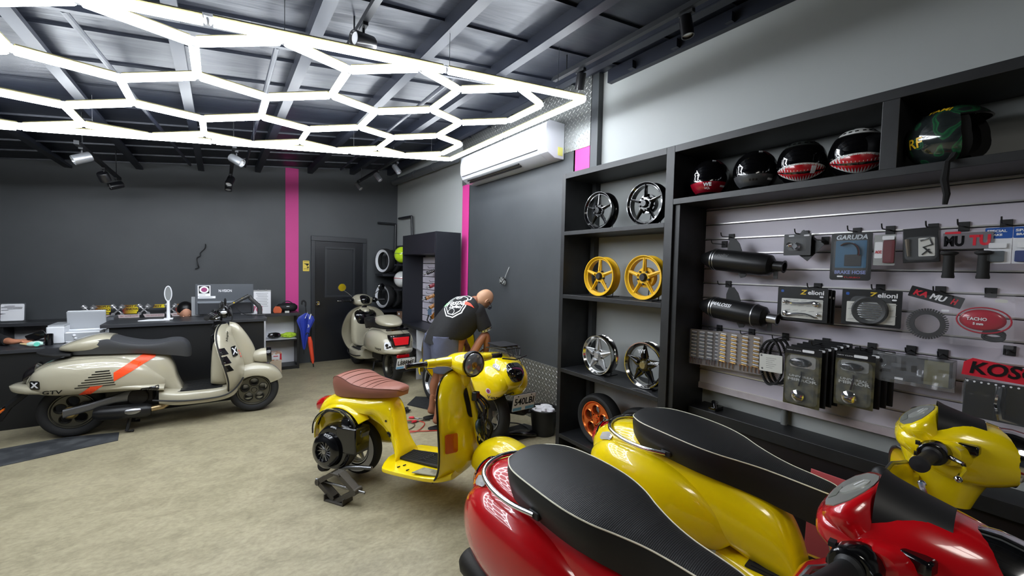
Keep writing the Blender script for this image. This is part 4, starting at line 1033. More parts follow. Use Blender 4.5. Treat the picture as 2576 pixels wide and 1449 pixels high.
    for k in range(14):
        a = 2*PI*k/14; c = Vector((ex-.03, ey-.102, ez-.02)); p0 = c+Vector((.018*math.cos(a), 0, .018*math.sin(a))); p1 = c+Vector((.07*math.cos(a+.5), 0, .07*math.sin(a+.5))); mb.tube([p0, p1], .005, 5)
    mb.lathe([(0, 0), (.022, 0), (.018, .012), (0, .014)], (ex-.03, ey-.10, ez-.02), (0, -1, 0), 16); mb.build('flywheel', M_steel, fc)
    mb = MB(); mb.box((ex+.17, ey+.02, ez+.10), (.13, .11, .12), tilt=(0, .3, 0)); mb.lathe([(0, 0), (.05, 0), (.075, .01), (.075, .10), (.05, .12), (0, .12)], (ex+.02, ey+.06, ez+.15), (1, 0, .2), 20); mb.build('cylinder_cover', M_gblk, root, bevel=.035)
    mb = MB(); mb.tube([(ex-.12, ey+.03, ez-.15), (ex+.05, ey-.04, ez-.17), (ex+.14, ey-.05, ez-.13), (ex+.24, ey-.03, ez-.12), (ex+.34, ey-.02, ez-.115)], .015, 10); mb.build('kick_bracket', M_steel, root)
    mb = MB(); mb.lathe([(0, -.03), (.045, -.03), (.05, -.02), (.05, .02), (.045, .03), (0, .03)], (ex-.13, ey+.0, ez-.17), (0, -1, .3), 18); mb.build('silencer', M_iron, root)
    for k in range(7):
        mb = MB(); rnd = random.Random(10+k); a = .9+.25*k
        P = [(ex+.18*math.cos(t)*1.1-.02*k*.3, ey-.02+.01*k*(k % 2)-.01, ez+.1+.17*math.sin(t)+rnd.uniform(-.01, .01)) for t in [a-.9+.3*i for i in range(7)]]
        mb.tube(spline([tuple(q) for q in P], 3), .006, 6); mb.build('engine_cable', [M_blk, mat('yellowed cable', (150, 140, 80), .6), M_iron][k % 3], root)
    return root
cl = classic()
cl.rotation_euler = (-.055, -.035, -.994); cl.scale = (.955, .955, .955)
# scissor jack under the engine side
def jack(loc, rz):
    r = empty('scissor_jack', loc, rz, 'small rusty scissor jack under the bare engine of the classic scooter', 'jack'); r.scale = (1.2, 1.15, 1.5)
    m = mat('worn jack steel', (88, 84, 78), .55, metal=.6, bump=('noise', 60, .5, .003))
    mb = MB(); mb.bb((-.07, -.04, 0), (.07, .04, .006)); mb.bb((-.07, -.04, 0), (-.064, .04, .03)); mb.bb((.064, -.04, 0), (.07, .04, .03)); mb.build('base', m, r)
    for s in (-1, 1):
        for z0, z1, x0, x1 in ((.01, .07, .015, .135), (.13, .07, .02, .135)):
            mb = MB(); a = Vector((s*x0, 0, z0)); b = Vector((s*x1, 0, z1)); d = b-a; q = math.atan2(d.z, d.x)
            for yy in (-.024, .021): mb.box((a+b)/2+Vector((0, yy, 0)), (d.length, .003, .022), tilt=(0, -q, 0))
            mb.box((a+b)/2+Vector((0, 0, .009)), (d.length*.9, .045, .003), tilt=(0, -q, 0)); mb.build('arm', m, r)
    mb = MB(); mb.cyl((-.17, 0, .07), (.19, 0, .07), .006)
    mb.build('screw', M_steel, r); mb = MB(); mb.cyl((.135, -.03, .07), (.135, .03, .07), .014); mb.build('nut', m, r); mb = MB(); mb.cyl((-.135, -.03, .07), (-.135, .03, .07), .014); mb.build('nut', m, r)
    mb = MB(); mb.bb((-.035, -.03, .125), (.035, .03, .133)); mb.build('saddle_pad', m, r)
jk = jack((.655, 2.95, 0), -1.0)
# ================================================================ the two large beige scooters
def gt_scooter(label, loc, rz, low=False, steer=0., cowlcover=True):
    """large-bodied scooter; low=True has the lamp on the mudguard and bare bars"""
    m = M_beige; root = empty('scooter', loc, rz, label, 'scooter')
    body = body_part('rear_body', [(-.50, .05, .49, .56), (-.46, .11, .46, .63), (-.36, .15, .45, .70), (-.2, .175, .44, .745), (0, .18, .43, .76), (.2, .175, .40, .755), (.36, .15, .37, .735), (.45, .12, .33, .70), (.50, .105, .28, .60), (.53, .105, .25, .47), (.57, .12, .25, .36)], m, root, e=2.8)
    cw = []
    for s in (-1, 1):
        mb = MB(); K = [(-.47, .02, .49, .55, s*.10), (-.42, .07, .45, .64, s*.13), (-.3, .105, .42, .70, s*.15), (-.1, .125, .41, .725, s*.16), (.12, .12, .40, .71, s*.155), (.28, .10, .39, .64, s*.14), (.38, .06, .39, .54, s*.12), (.44, .015, .42, .47, s*.11)]
        mb.loft(loft_x(K, 6, 2.5, 32)); cw.append(mb.build('side_cowl', m, root, smooth=60))
    # long flat tail skirt under the cowls
    sk = body_part('rear_skirt', [(-.60, .04, .495, .515), (-.56, .10, .455, .525), (-.44, .19, .44, .52), (-.2, .245, .43, .50), (.1, .26, .42, .49), (.30, .25, .39, .46), (.44, .22, .36, .42)], m, root, e=3.2)
    body_part('floorboard', [(.40, .20, .23, .37), (.50, .24, .21, .355), (.62, .25, .20, .345), (.85, .245, .20, .345), (.98, .21, .22, .37), (1.03, .15, .26, .40)], m, root, e=5)
    mb = MB()
    for k in range(8): mb.bb((.56, -.175+.05*k-.008, .342), (.90, -.175+.05*k+.008, .353))
    mb.bb((.54, -.2, .338), (.93, .2, .345)); mb.build('floor_mat', M_rub, root)
    for s in (-1, 1): mb = MB(); mb.tube(spline([(.36, s*.252, .30), (.6, s*.262, .262), (.88, s*.258, .262), (1.0, s*.225, .31), (1.08, s*.2, .42)], 5), .008, 8); mb.build('sill_strip', M_blk, root)
    sh, rows = leg_shield(root, [(.25, 1.04, .17), (.32, 1.075, .24), (.42, 1.10, .30), (.55, 1.095, .345), (.68, 1.06, .345), (.80, 1.015, .31), (.88, .985, .26), (.94, .96, .18), (.97, .945, .10)], m, M_blk, sweep=.15, th=.03)
    body_part('glove_box_panel', [(.80, .15, .36, .56), (.82, .19, .35, .80), (.87, .21, .34, .90), (.93, .20, .34, .94), (.98, .12, .36, .95)], m, root, e=4)
    mb = MB(); mb.loft(loft_x([(.80, .12, .70, .86), (.83, .165, .69, .885), (.87, .175, .70, .905), (.9, .16, .71, .925)], 4, 4)); mb.build('glove_box_door', M_gblk, root)
    body_part('horn_cover', [(.96, .05, .66, .985), (1.03, .075, .55, .96), (1.10, .075, .48, .87), (1.16, .055, .48, .76), (1.19, .02, .50, .68)], m, root, e=3)
    # vents and badges on the shield edge, right side
    for s in (-1, 1):
        for z0, z1 in ((.52, .585), (.60, .675), (.69, .755)):
            decal('side_vent', [sh], [[(-.055 if z0 > .55 else -.05, z0), (.02, z0), (.02-.02, z1), (-.05, z1)]], (0, -s, 0), M_gblk, root, lambda u, v, s=s: (.975+u-(v-.52)*.25, s*.8, v), .004, .02)
    ax, R = 1.18, .235; wx = -.215
    fx = empty('front_end', (ax-.10, 0, 0), steer, parent=root)
    fender(fx, .08, .245, .285, .12, m, 18, 165, .03, drop=.12, th=.01, taper=.4)
    mb = MB(); mb.tube([(-.16, .0, .80), (.06, .085, .34), (.10, .09, R)], [.026, .03, .022], 10); mb.build('fork', M_blk, fx)
    mb = MB(); mb.lathe([(.04, -.003), (.105, -.003), (.105, .003), (.04, .003)], (.10, .05, R), (0, 1, 0), 30, closed=True); mb.build('brake_disc', M_steel, fx)
    wheel(fx, .10, 0, R, .156, 'round', M_gun, w=.12); rw = wheel(root, wx, 0, .24, .156, 'round', M_gun, w=.13)
    # engine, swing arm, exhaust
    mb = MB(); mb.loft([ring(-.26, -.12, .02, .20, .28, 3), ring(-.1, -.12, .022, .24, .31, 3), ring(.08, -.115, .025, .28, .36, 3), ring(.20, -.11, .03, .28, .40, 3)]); mb.build('swing_arm', M_alu, root, smooth=50)
    mb = MB(); mb.lathe([(0, -.02), (.05, -.02), (.055, .0), (.035, .02), (0, .022)], (wx, -.115, .24), (0, -1, 0), 20); mb.build('axle_hub', mat('gold axle hub', (150, 130, 80), .35, metal=.8), root)
    mb = MB(); mb.box((.18, -.02, .34), (.34, .2, .16)); mb.lathe([(0, -.06), (.075, -.06), (.08, -.05), (.08, .02), (0, .03)], (.24, -.12, .32), (0, -1, 0), 22); mb.build('engine', M_iron, root, bevel=.015)
    mb = MB(); mb.tube([(.48, -.12, .24), (.42, -.15, .205), (.34, -.16, .20)], .028, 12); q = mb.build('exhaust_elbow', mat('heat tinted steel', (170, 150, 115), .25, metal=.9), root)
    mb = MB(); mb.lathe([(0, -.20), (.045, -.20), (.062, -.17), (.066, 0), (.062, .15), (.04, .2), (0, .2)], (.14, -.165, .205), (-1, 0, .06), 26); ex = mb.build('exhaust', mat('satin black muffler', (34, 34, 35), .35, metal=.5), root)
    mb = MB(); mb.ball((.21, -.205, .21), (.085, .032, .035)); mb.build('heat_shield', M_steel, ex)
    mb = MB()
    for s in (-1, 1): mb.tube([(.20, s*.10, .22), (.16, s*.15, .015), (.21, s*.16, .012)], .014, 8)
    mb.tube([(.20, -.1, .22), (.20, .1, .22)], .016, 8); mb.build('centre_stand', M_blk, root)
    # tail: lamp, plate carrier
    if low:
        mb = MB(); mb.loft([[(x, y*w, zc+sgp(z, .8)*h) for y, z in circle(1, 24)] for x, w, zc, h in ((-.43, .11, .625, .072), (-.47, .10, .60, .07), (-.505, .08, .575, .06), (-.52, .05, .56, .04))]); mb.build('tail_light', mat('smoked lens', (22, 18, 20), .08, coat=1), root, smooth=60)
        mb = MB(); mb.tube([(-.50, 0, .45), (-.62, 0, .33), (-.68, 0, .22)], .03, 6); mb.plate([rrect(.16, .12, .01)], .006, frame_mat((-.66, 0, .29), (0, -1, 0), (.5, 0, 1))); mb.build('plate_carrier', M_blk, root)
        for s in (-1, 1):
            mb = MB(); mb.loft([ring(-.70, s*.10, .012, .245, .27), ring(-.66, s*.11, .018, .27, .31), ring(-.61, s*.10, .012, .325, .345)]); mb.build('rear_indicator', M_amb, root)
        mb = MB(); mb.loft([ring(-.20, 0, .15, .745, .775, 4), ring(-.30, 0, .16, .745, .785, 4), ring(-.38, 0, .15, .76, .80, 4), ring(-.41, 0, .13, .785, .805, 4)]); mb.build('grab_rail', M_blk, root)
    else:
        mb = MB(); mb.loft([[(x, y, z) for y, z in [(-.13, .53), (.13, .53), (.155, .69), (-.155, .69)]], [(x2, y, z) for x2, y, z in [(-.515, -.12, .54), (-.515, .12, .54), (-.49, .145, .685), (-.49, -.145, .685)]]]) if False else mb.loft([[(-.42, -.14, .53), (-.42, .14, .53), (-.40, .165, .70), (-.40, -.165, .70)], [(-.508, -.115, .54), (-.508, .115, .54), (-.475, .145, .69), (-.475, -.145, .69)]])
        hz = mb.build('lamp_housing', mat('smoked lens'), root, bevel=.01)
        mb = MB(); mb.loft([[(-.45, -.10, .565), (-.45, .10, .565), (-.44, .12, .665), (-.44, -.12, .665)], [(-.519, -.09, .565), (-.519, .09, .565), (-.492, .115, .668), (-.492, -.115, .668)]]); mb.build('tail_light', mat('bright red lens', (200, 18, 28), .1, coat=1, emit=(230, 20, 30), es=.06, bump=('vor', 30, .5, .004)), hz, bevel=.006)
        mb = MB(); mb.loft([ring(-.42, 0, .09, .33, .45, 5), ring(-.52, 0, .085, .30, .42, 5), ring(-.58, 0, .075, .22, .34, 5)]); mb.build('plate_carrier', M_blk, root)
        mb = MB(); mb.box((-.55, 0, .425), (.03, .17, .04)); mb.build('red_reflector', M_redl, root, bevel=.004)
        pb = plate_board(root, (-.63, -.0, .345), 0, 'L888ME', .25, .15, .3)
        mb = MB(); mb.tube([(-.30, -.12, .745), (-.44, -.11, .765), (-.46, 0, .77), (-.44, .11, .765), (-.30, .12, .745)], .018, 8); mb.build('grab_rail', M_gblk, root)
    # saddle: humped rider part with body coloured tail cover
    P = [(-.22, .06, .80, .755), (-.18, .13, .83, .755), (-.06, .165, .87, .755), (.04, .175, .885, .75), (.14, .175, .85, .745), (.26, .165, .82, .735), (.38, .155, .815, .715), (.48, .14, .83, .695), (.56, .12, .825, .675), (.61, .09, .79, .66), (.635, .05, .74, .66), (.64, .02, .70, .67)]
    sd = saddle(root, P, M_seat if not low else mat('dark grey leather', (62, 63, 66), .5, bump=('noise', 60, .2, .002)), M_seatside if not low else mat('dark grey leather'), None, name='saddle')
    mb = MB(); secs = []
    for x, hw, zb, zt in spline([(-.30, .03, .80, .81), (-.28, .08, .785, .835), (-.22, .135, .775, .865), (-.12, .172, .77, .905), (-.02, .178, .775, .925), (.06, .172, .81, .91)], 5): secs.append([(x+.0*y, y, z) for _, y, z in ring(x, 0, hw, zb, zt, 2.6, 26)])
    mb.loft(secs); mb.build('seat_hump_cover', m, sd, smooth=60)
    # orange stripe, louvre bars, badges
    for s, o in zip((-1, 1), cw):
        if low:
            bars = []
            for k in range(7):
                z = .475+.0215*k; x0 = -.04-.012*k*0; bars.append((z+.012, -.15+.022*k, .11-.006*k))
            for z, x0, x1 in bars:
                decal('louvre_bar', [o, sk, body], [[(x0, z), (x1, z), (x1, z+.009), (x0, z+.009)]], (0, -s, 0), M_gblk, root, lambda u, v, s=s: (u, s*.6, v), .003, .02)
            decal('orange_stripe', [o, body], [[(.20, .545), (.285, .58), (.42, .715), (.36, .725), (.20, .60)] if False else [(.10, .52), (.10, .60), (.29, .73), (.37, .74), (.37, .69)]], (0, -s, 0), M_orange, root, lambda u, v, s=s: (u, s*.6, v), .004, .02)
            decal('orange_stripe', [sk, o], [[(-.14, .42), (-.06, .42), (.03, .495), (-.05, .495)]], (0, -s, 0), M_orange, root, lambda u, v, s=s: (u, s*.6, v), .004, .02)
            decal('side_badge', [o], text_mesh('GTV', .05, .2, 0, bold=.001), (0, -s, 0), M_iron, root, lambda u, v, s=s: ((-.30+u*1.3) if s < 0 else (-.30-u*1.3), s*.6, .465+v), .002, .012)
            decal('mirror_x_sticker', [o, body], [rrect(.07, .075, .015)], (0, -s, 0), M_gblk, root, lambda u, v, s=s: (-.40+u, s*.6, .535+v), .004, .015)
            decal('sticker_letter', [o, body], text_mesh('X', .06, 0, 0, bold=.003), (0, -s, 0), M_white, root, lambda u, v, s=s: (-.40+u, s*.6, .535+v), .006, .012)
            decal('sill_slot', [body_f for body_f in [sk]], [rrect(.13, .035, .012)], (0, -s, 0), M_gblk, root, lambda u, v, s=s: (.34+u, s*.6, .41+v), .004, .02)
        else:
            decal('script_badge', [o], text_mesh('Vespa', .055, .35, 0, bold=.0006), (0, -s, 0), M_gblk, root, lambda u, v, s=s: ((-.30+u) if s < 0 else (-.30-u), s*.6, .51+v), .002, .01)
            if s > 0:
                decal('cat_sticker', [o, body], [rrect(.11, .1, .02)], (.7, -s*.7, 0), M_white, root, lambda u, v, s=s: (-.45-u*.7-.35, s*(.16+.35)-u*.7, .555+v), .005, .015)
                decal('sticker_print', [o, body], [circle(.02, 12, -.02, .01), circle(.015, 10, .018, -.012), [(-.03, -.03), (.0, -.035), (.01, -.015), (-.02, -.01)]], (.7, -s*.7, 0), M_iron, root, lambda u, v, s=s: (-.45-u*.7-.35, s*(.16+.35)-u*.7, .555+v), .008, .01)
            else:
                decal('x_sticker', [o, body], [rrect(.06, .075, .012)], (.75, -s*.66, 0), M_gblk, root, lambda u, v, s=s: (-.75+.66*u, s*.44-.75*s*u*s*s, .55+v), .005, .015)
                decal('sticker_letter', [o, body], text_mesh('X', .06, 0, 0, bold=.003), (.75, -s*.66, 0), M_white, root, lambda u, v, s=s: (-.75+.66*u, s*.44-.75*u*s, .55+v), .008, .012)
    if low:
        decal('x_badge', [sh, ], [rrect(.075, .10, .012)], (-.5, .86, 0), M_gblk, root, lambda u, v: (1.05+.5*.5+.86*u, -.30-.5*.86+.5*u, .70+v), .006, .015)
        decal('badge_letter', [sh, ], text_mesh('X', .085, 0, 0, bold=.003), (-.5, .86, 0), M_white, root, lambda u, v: (1.05+.25+.86*u, -.30-.43+.5*u, .70+v), .009, .012)
        decal('script_badge', [sh, ], text_mesh('Vespa', .05, .3, 0, bold=.0006), (-.5, .86, 0), M_gblk, root, lambda u, v: (.98+.25+.86*(u*.4-v*.5), -.27-.43+.5*(u*.4-v*.5), .85+u*.8+v*.5), .006, .01)
        mb = MB(); mb.lathe([(0, 0), (.02, 0), (.02, .004), (0, .004)], (.955, -.262, .435), (0, -1, 0), 18); mb.build('gold_dot', mat('gold dot', (190, 160, 80), .3, metal=.6), root)
        for k in range(3):
            decal('red_tick', [sh], [[(-.01, 0), (.012, 0), (.012, .018), (-.01, .018)]], (-1, .3, 0), mat('coral red', (225, 80, 70), .4), root, lambda u, v, k=k: (1.6, -.15+u-.15, .62+v+.03*k), .005, .02)
        # lamp on the mudguard
        mb = MB(); mb.lathe([(0, -.13), (.03, -.125), (.06, -.09), (.078, -.03), (.08, .02), (0, .02)], (.20, 0, .60), (1, 0, .05), 30); lp = mb.build('lamp_bucket', m, fx, smooth=60)
        mb = MB(); mb.lathe([(.078, 0), (.084, .01), (.084, .04), (.076, .05), (.07, .04), (.07, 0)], (.215, 0, .601), (1, 0, .05), 30, closed=True); mb.build('lamp_bezel', M_gblk, lp)
        mb = MB(); mb.lathe([(0, .035), (.05, .03), (.072, .015), (.072, 0), (0, 0)], (.22, 0, .601), (1, 0, .05), 30); mb.build('headlight', M_clr, lp, smooth=60)
        hs = empty('handlebar', (.86, 0, 1.03), steer, parent=root)
        mb = MB(); mb.tube(spline([(-.02, -.36, .03), (.0, -.2, .04), (.03, -.1, .02), (.03, 0, -.02), (.03, .1, .02), (0, .2, .04), (-.02, .36, .03)], 4), .012, 8); mb.build('bare_bar', M_gblk, hs)
        mb = MB(); mb.lathe([(0, -.04), (.035, -.04), (.05, -.01), (.055, .03), (.045, .045), (0, .045)], (.04, 0, .035), (0, 0, 1), 20); mb.box((.09, 0, .07), (.03, .16, .12), tilt=(0, -.4, 0)); mb.box((0, 0, -.06), (.07, .1, .08)); mb.build('instrument_pod', M_gblk, hs, bevel=.012)
        for s in (-1, 1):
            q = empty('handlebar_side', (0, 0, .035), 0, parent=hs); handle(q, s, M_gblk)
            mb = MB(); mb.tube([(0, s*.19, .05), (.04, s*.20, .09)], .006, 6); mb.ball((.05, s*.21, .115), (.012, .045, .04)); mb.build('mirror', M_blk, q)
            mb = MB(); mb.ball((.06, s*.13, .03), (.03, .02, .02)); mb.build('bar_indicator', M_clr, q)
        rnd = random.Random(5)
        for k in range(6):
            mb = MB(); y = rnd.uniform(-.12, .12); mb.tube(spline([(.02, y, .03), (.10, y*.8, .06+.02*(k % 3)), (.12, y*.3, -.03), (.04, y*.2, -.10)], 5), .005, 6); mb.build('brake_hose', M_blk, hs)
        mb = MB(); mb.lathe([(.0, -.06), (.05, -.06), (.06, -.02), (.045, .0), (0, 0)], (.0, 0, -.06), (-.2, 0, 1), 18); mb.build('steering_boot', M_blk, hs)
    else:
        hs = empty('headset', (1.0, 0, 1.04), steer, parent=root)
        mb = MB(); K = [(-.12, .06, -.04, .03), (-.09, .12, -.06, .06), (-.02, .15, -.08, .10), (.05, .15, -.08, .115), (.12, .13, -.08, .09), (.17, .10, -.07, .06)]
        mb.loft(loft_x(K, 5, 2.4, 28)); mb.build('headset_shell', m, hs, smooth=60)
        mb = MB(); mb.loft(loft_x([(-.15, .04, -.02, .05), (-.12, .075, -.04, .08), (-.06, .085, -.05, .10), (.0, .07, 0, .10)], 4, 2.4, 22)); mb.lathe([(0, -.17), (.06, -.17), (.07, -.05), (.05, 0), (0, 0)], (-.03, 0, -.02), (0, 0, 1), 18); mb.build('instrument_panel', M_gblk, hs, smooth=60)
        mb = MB(); mb.lathe([(0, .03), (.06, .02), (.075, 0), (.075, -.03), (0, -.03)], (.165, 0, -.01), (1, 0, -.1), 26); mb.build('headlight', M_clr, hs, smooth=60)
        mb = MB(); mb.loft(loft_x([(-.17, .035, -.22, -.12), (-.12, .07, -.24, -.10), (-.06, .1, -.22, -.08)], 3, 3)); mb.build('keylock_panel', m, hs, smooth=60)
        mb = MB(); mb.lathe([(0, 0), (.02, 0), (.022, .012), (.01, .014), (0, .01)], (-.168, 0, -.17), (-1, 0, .3), 16); mb.build('key_lock', M_chrome, hs)
        for s in (-1, 1):
            mb = MB(); secs = []
            for y, rx, rz, zc in spline([(.08, .06, .05, .03), (.14, .045, .035, .03), (.19, .032, .028, .025)], 3): secs.append([(.02+rx*math.cos(a), s*y, zc+rz*math.sin(a)) for a in [2*PI*k/18 for k in range(18)]])
            mb.loft(secs); mb.build('bar_cover', m, hs, smooth=55)
            q = empty('handlebar_side', (0, 0, .02), 0, parent=hs); handle(q, s, M_gblk)
            mb = MB(); mb.tube([(0, s*.17, .06), (-.0, s*.24, .12), (.0, s*.30, .16)], .005, 8); mm = mb.build('mirror_stem', M_chrome, q)
            mb = MB(); mb.lathe([(0, 0), (.058, .002), (.062, .008), (.055, .02), (.03, .03), (0, .032)], (-.005, s*.33, .205), (1, -s*.2, .1), 28); mb.build('mirror_shell', M_chrome, mm)
            mb = MB(); mb.lathe([(0, 0), (.054, 0), (.054, -.003), (0, -.003)], (-.006, s*.33, .204), (1, -s*.2, .1), 28); mb.build('mirror_glass', mat('mirror glass', (235, 238, 240), .03, metal=1), mm)
    return root
gtv = gt_scooter('warm grey scooter with orange stripes and a mudguard lamp, before the counter', (-.875, 5.355, 0), math.atan2(-.035, 1.40), low=True, steer=-.05)
gts = gt_scooter('beige scooter seen from behind, plate L888ME, before the closed door', (1.95, 5.88, 0), 1.64, low=False, steer=.1)
# ---------------------------------------------------------------- yellow scooter being repaired, seen from behind
y2, y2p = modern_scooter('yellow scooter with plate 540LBI, under repair beside the man', (2.13, 3.32, 0), 1.58, M_yell, ('raised', 'nohead', 'rack', 'plate', 'nolever', 'novisor', 'steer=0.0'))
plate_board(y2, (-.455, -.02, .46), 0, '540LBI', .235, .15, .2)
tl = [o for o in y2.children if o.name.startswith('tail_light')][0]
for ch in list(tl.children): bpy.data.objects.remove(ch)
bpy.data.objects.remove(tl)
mb = MB(); mb.loft([[(x, y*w*(1-.25*max(0, -z)), zc+.07+z*h) for y, z in [(sgp(a, .7), sgp(b, .7)) for a, b in circle(1, 24)]] for x, w, zc, h in ((-.30, .095, .635, .07), (-.345, .09, .615, .066), (-.38, .075, .60, .056), (-.40, .04, .59, .035))])
tq = mb.build('tail_light', mat('black smoked lens', (10, 9, 11), .08, coat=1), y2, smooth=50)
decal('script_badge', y2p['cowls'], text_mesh('Vespa', .05, .35, 0, bold=.0006), (.35, -.93, 0), M_gblk, y2, lambda u, v: (-.26-.93*u-.3*.35, .16-.35*u+.3, .475+v), .002, .01)
decal('round_sticker', y2p['cowls'], [circle(.026, 20)], (.35, -.93, 0), mat('pinkish white sticker', (225, 205, 220), .5), y2, lambda u, v: (-.22-.93*u-.105, .16-.35*u+.28, .535+v), .003, .01)
decal('round_sticker_centre', y2p['cowls'], [circle(.017, 18)], (.35, -.93, 0), mat('purple print', (150, 60, 110), .5), y2, lambda u, v: (-.22-.93*u-.105, .16-.35*u+.28, .535+v), .005, .01)
# ================================================================ hanging stock on the slatted panel
SXW = 2.778
M_card = mat('black printed card', (16, 16, 18), .35, coat=.4); M_cblue = mat('blue printed card', (30, 80, 160), .4, coat=.3)
M_bl = mat('blister haze', (215, 220, 224), .1, alpha=.05, coat=.8)
def hook(y, z, L=.13, label='black display hook holding stock on the slatted panel'):
    r = empty('display_hook', (SXW, y, z), 0, None, None)
    mb = MB(); mb.bb((-.008, -.018, -.02), (.0, .018, .022)); mb.build('back_plate', M_blk, r, bevel=.001)
    mb = MB(); mb.tube([(-.004, 0, 0), (-L, 0, -.002), (-L-.012, 0, .006), (-L-.018, 0, .022)], .003, 6); mb.build('prong', M_rail, r); return r
HL = {}
def hk(y, z, what, L=.13):
    h = hook(y, z, L); tag(h, what, 'hook', 'hooks on the slatted panel'); return h
def cardM(x, y, z, yaw=0, tilt=0):
    return Matrix.Translation((x, y, z)) @ Matrix.Rotation(yaw, 4, 'Z') @ Matrix.Rotation(tilt, 4, 'X') @ frame_mat((0, 0, 0), (0, -1, 0), (0, 0, 1))
def flat(mb, w, h, M, dx=0, dz=0, t=.001, r=.004, n=0): mb.plate([rrect(w, h, min(r, w/2.1, h/2.1))], t, M @ Matrix.Translation((dx, dz, n))); return mb
class Pack:
    """hanging packet: local X = image right, Y = up, Z = towards the room"""
    def __init__(s, name, label, x, y, z, w, h, yaw=0, tilt=0, cat='packet', group=None):
        s.r = empty(name, (x, y, z), 0, label, cat, group); s.M = cardM(0, 0, 0, yaw, tilt); s.w = w; s.h = h
    def flat(s, name, m, w, h, dx=0, dz=0, n=.001, t=.001, r=.004):
        mb = MB(); flat(mb, w, h, s.M, dx, dz, t, r, n); return mb.build(name, m, s.r, smooth=30)
    def text(s, name, t, size, m, dx=0, dz=0, n=.002, shear=0, width=None, bold=0): return text(name, t, size, m, s.M @ Matrix.Translation((dx, dz, n)), s.r, shear, width, bold, .0003)
    def blister(s, w, h, d, dx=0, dz=0, name='blister', m=None):
        mb = MB(); mb.loft([[s.M @ Vector((dx+x*k, dz+y*k, q)) for x, y in rrect(w, h, min(w, h)*.18)] for q, k in ((.002, 1), (d*.7, .97), (d, .88))]); return mb.build(name, m or M_bl, s.r, smooth=40)
    def mesh(s, name, fn, m, smooth=40, bevel=0):
        mb = MB(); fn(mb); mb.v = [s.M @ v for v in mb.v]; return mb.build(name, m, s.r, smooth=smooth, bevel=bevel)
def muffler(y0, z0, y1, z1, label, word, tipm, wc):
    root = empty('exhaust_muffler', (2.64, (y0+y1)/2, (z0+z1)/2), 0, label, 'muffler', 'black mufflers on the slatted panel')
    a = Vector((0, (y0-y1)/2, (z0-z1)/2)); b = -a; d = (b-a); L = d.length; d.normalize(); c = Vector((0, 0, 0))
    mb = MB(); mb.lathe([(0, .0), (.022, .0), (.03, .005), (.052, .05), (.066, .085), (.068, .1), (.068, L-.12), (.060, L-.075), (.035, L-.055), (.03, L-.055), (0, L-.055)], a, d, 28); body = mb.build('silencer_body', mat('satin black muffler'), root)
    for t in (.092, .108) if tipm is None else (.092, .108, L-.125):
        mb = MB(); mb.lathe([(.068, -.004), (.071, -.003), (.071, .003), (.068, .004)], a+d*t, d, 28, closed=True); mb.build('clamp_ring', M_steel, body)
    mb = MB(); mb.lathe([(.026, 0), (.03, 0), (.03, .07), (.036, .072), (.036, .075), (.026, .075)], a+d*(L-.075), d, 22, closed=True); mb.build('tail_pipe', tipm or mat('satin black muffler'), root)
    mb = MB(); P = [(-.045, 0), (.05, 0), (.028, .06), (.0, .095), (-.03, .095), (-.045, .05)]
    mb.plate([P], .006, frame_mat(a+d*.2+Vector((.03, 0, .05)), (0, -1, 0), (0, 0, 1))); mb.build('mounting_bracket', M_blk, root); mb = MB(); mb.plate([[(-.03, 0), (.03, 0), (.015, -.03), (-.01, -.035)]], .006, frame_mat(a+d*.27+Vector((.0, 0, -.06)), (0, -1, 0), (0, 0, 1)))
    mb.build('lower_lug', M_blk, root); mb = MB(); mb.plate([[(-.012, 0), (.012, 0), (.012, -.055), (-.012, -.055)]], .004, frame_mat(a+d*(L-.045)+Vector((0, 0, -.02)), (0, -1, 0), (0, 0, 1))); mb.build('pipe_lug', M_blk, root)
    p = a+d*.17; n = Vector((-1, 0, .55)).normalized(); xd = Vector((0, -1, d.z)).normalized()
    me = text_mesh(word, .03, .25, 0, bold=.0008); up = n.cross(xd).normalized()
    decal('muffler_lettering', [body], me, -n, wc, root, lambda u, v: p+n*.2+xd*u-(-up)*v if (n.cross(xd)).z > 0 else p+n*.2+xd*u-up*v, .001, .01)
    hk((y0+y1)/2+.13, z0+.14, 'hook with the '+label.split(',')[0], .12); return root
muffler(1.575, 1.705, 1.075, 1.650, 'matt black muffler with black tail pipe, upper of the two', 'polini', None, mat('grey print', (80, 80, 82), .5))
muffler(1.570, 1.395, 1.095, 1.345, 'matt black muffler with metal tail pipe, lower of the two', 'MALOSSI', M_steel, M_white)
# small black packets
for k in (1, 0):
    q = Pack('parts_packet', 'small black packet with a silver fitting, rightwards of the upper muffler' if k == 0 else 'plain black packet tilted behind the small fitting packet', 2.67+.03*k, 1.028-.03*k, 1.776-.004*k, .135, .12, 0, .7*k, group=None)
    q.flat('card', M_card, .135, .12)
    if k == 0:
        q.flat('price_label', M_white, .028, .008, -.03, .05, .002); q.flat('price_label', M_white, .028, .008, .045, .05, .002)
        q.mesh('silver_fitting', lambda mb: (mb.lathe([(0, 0), (.018, 0), (.022, .015), (.012, .03), (0, .03)], (.0, -.01, .004), (0, 0, 1), 18), mb.lathe([(0, 0), (.012, 0), (.014, .012), (0, .02)], (-.035, -.0, .004), (0, 0, 1), 14)), M_chrome)
        q.blister(.09, .07, .03)
hk(1.03, 1.84, 'hook with the small black packets beside the upper muffler')
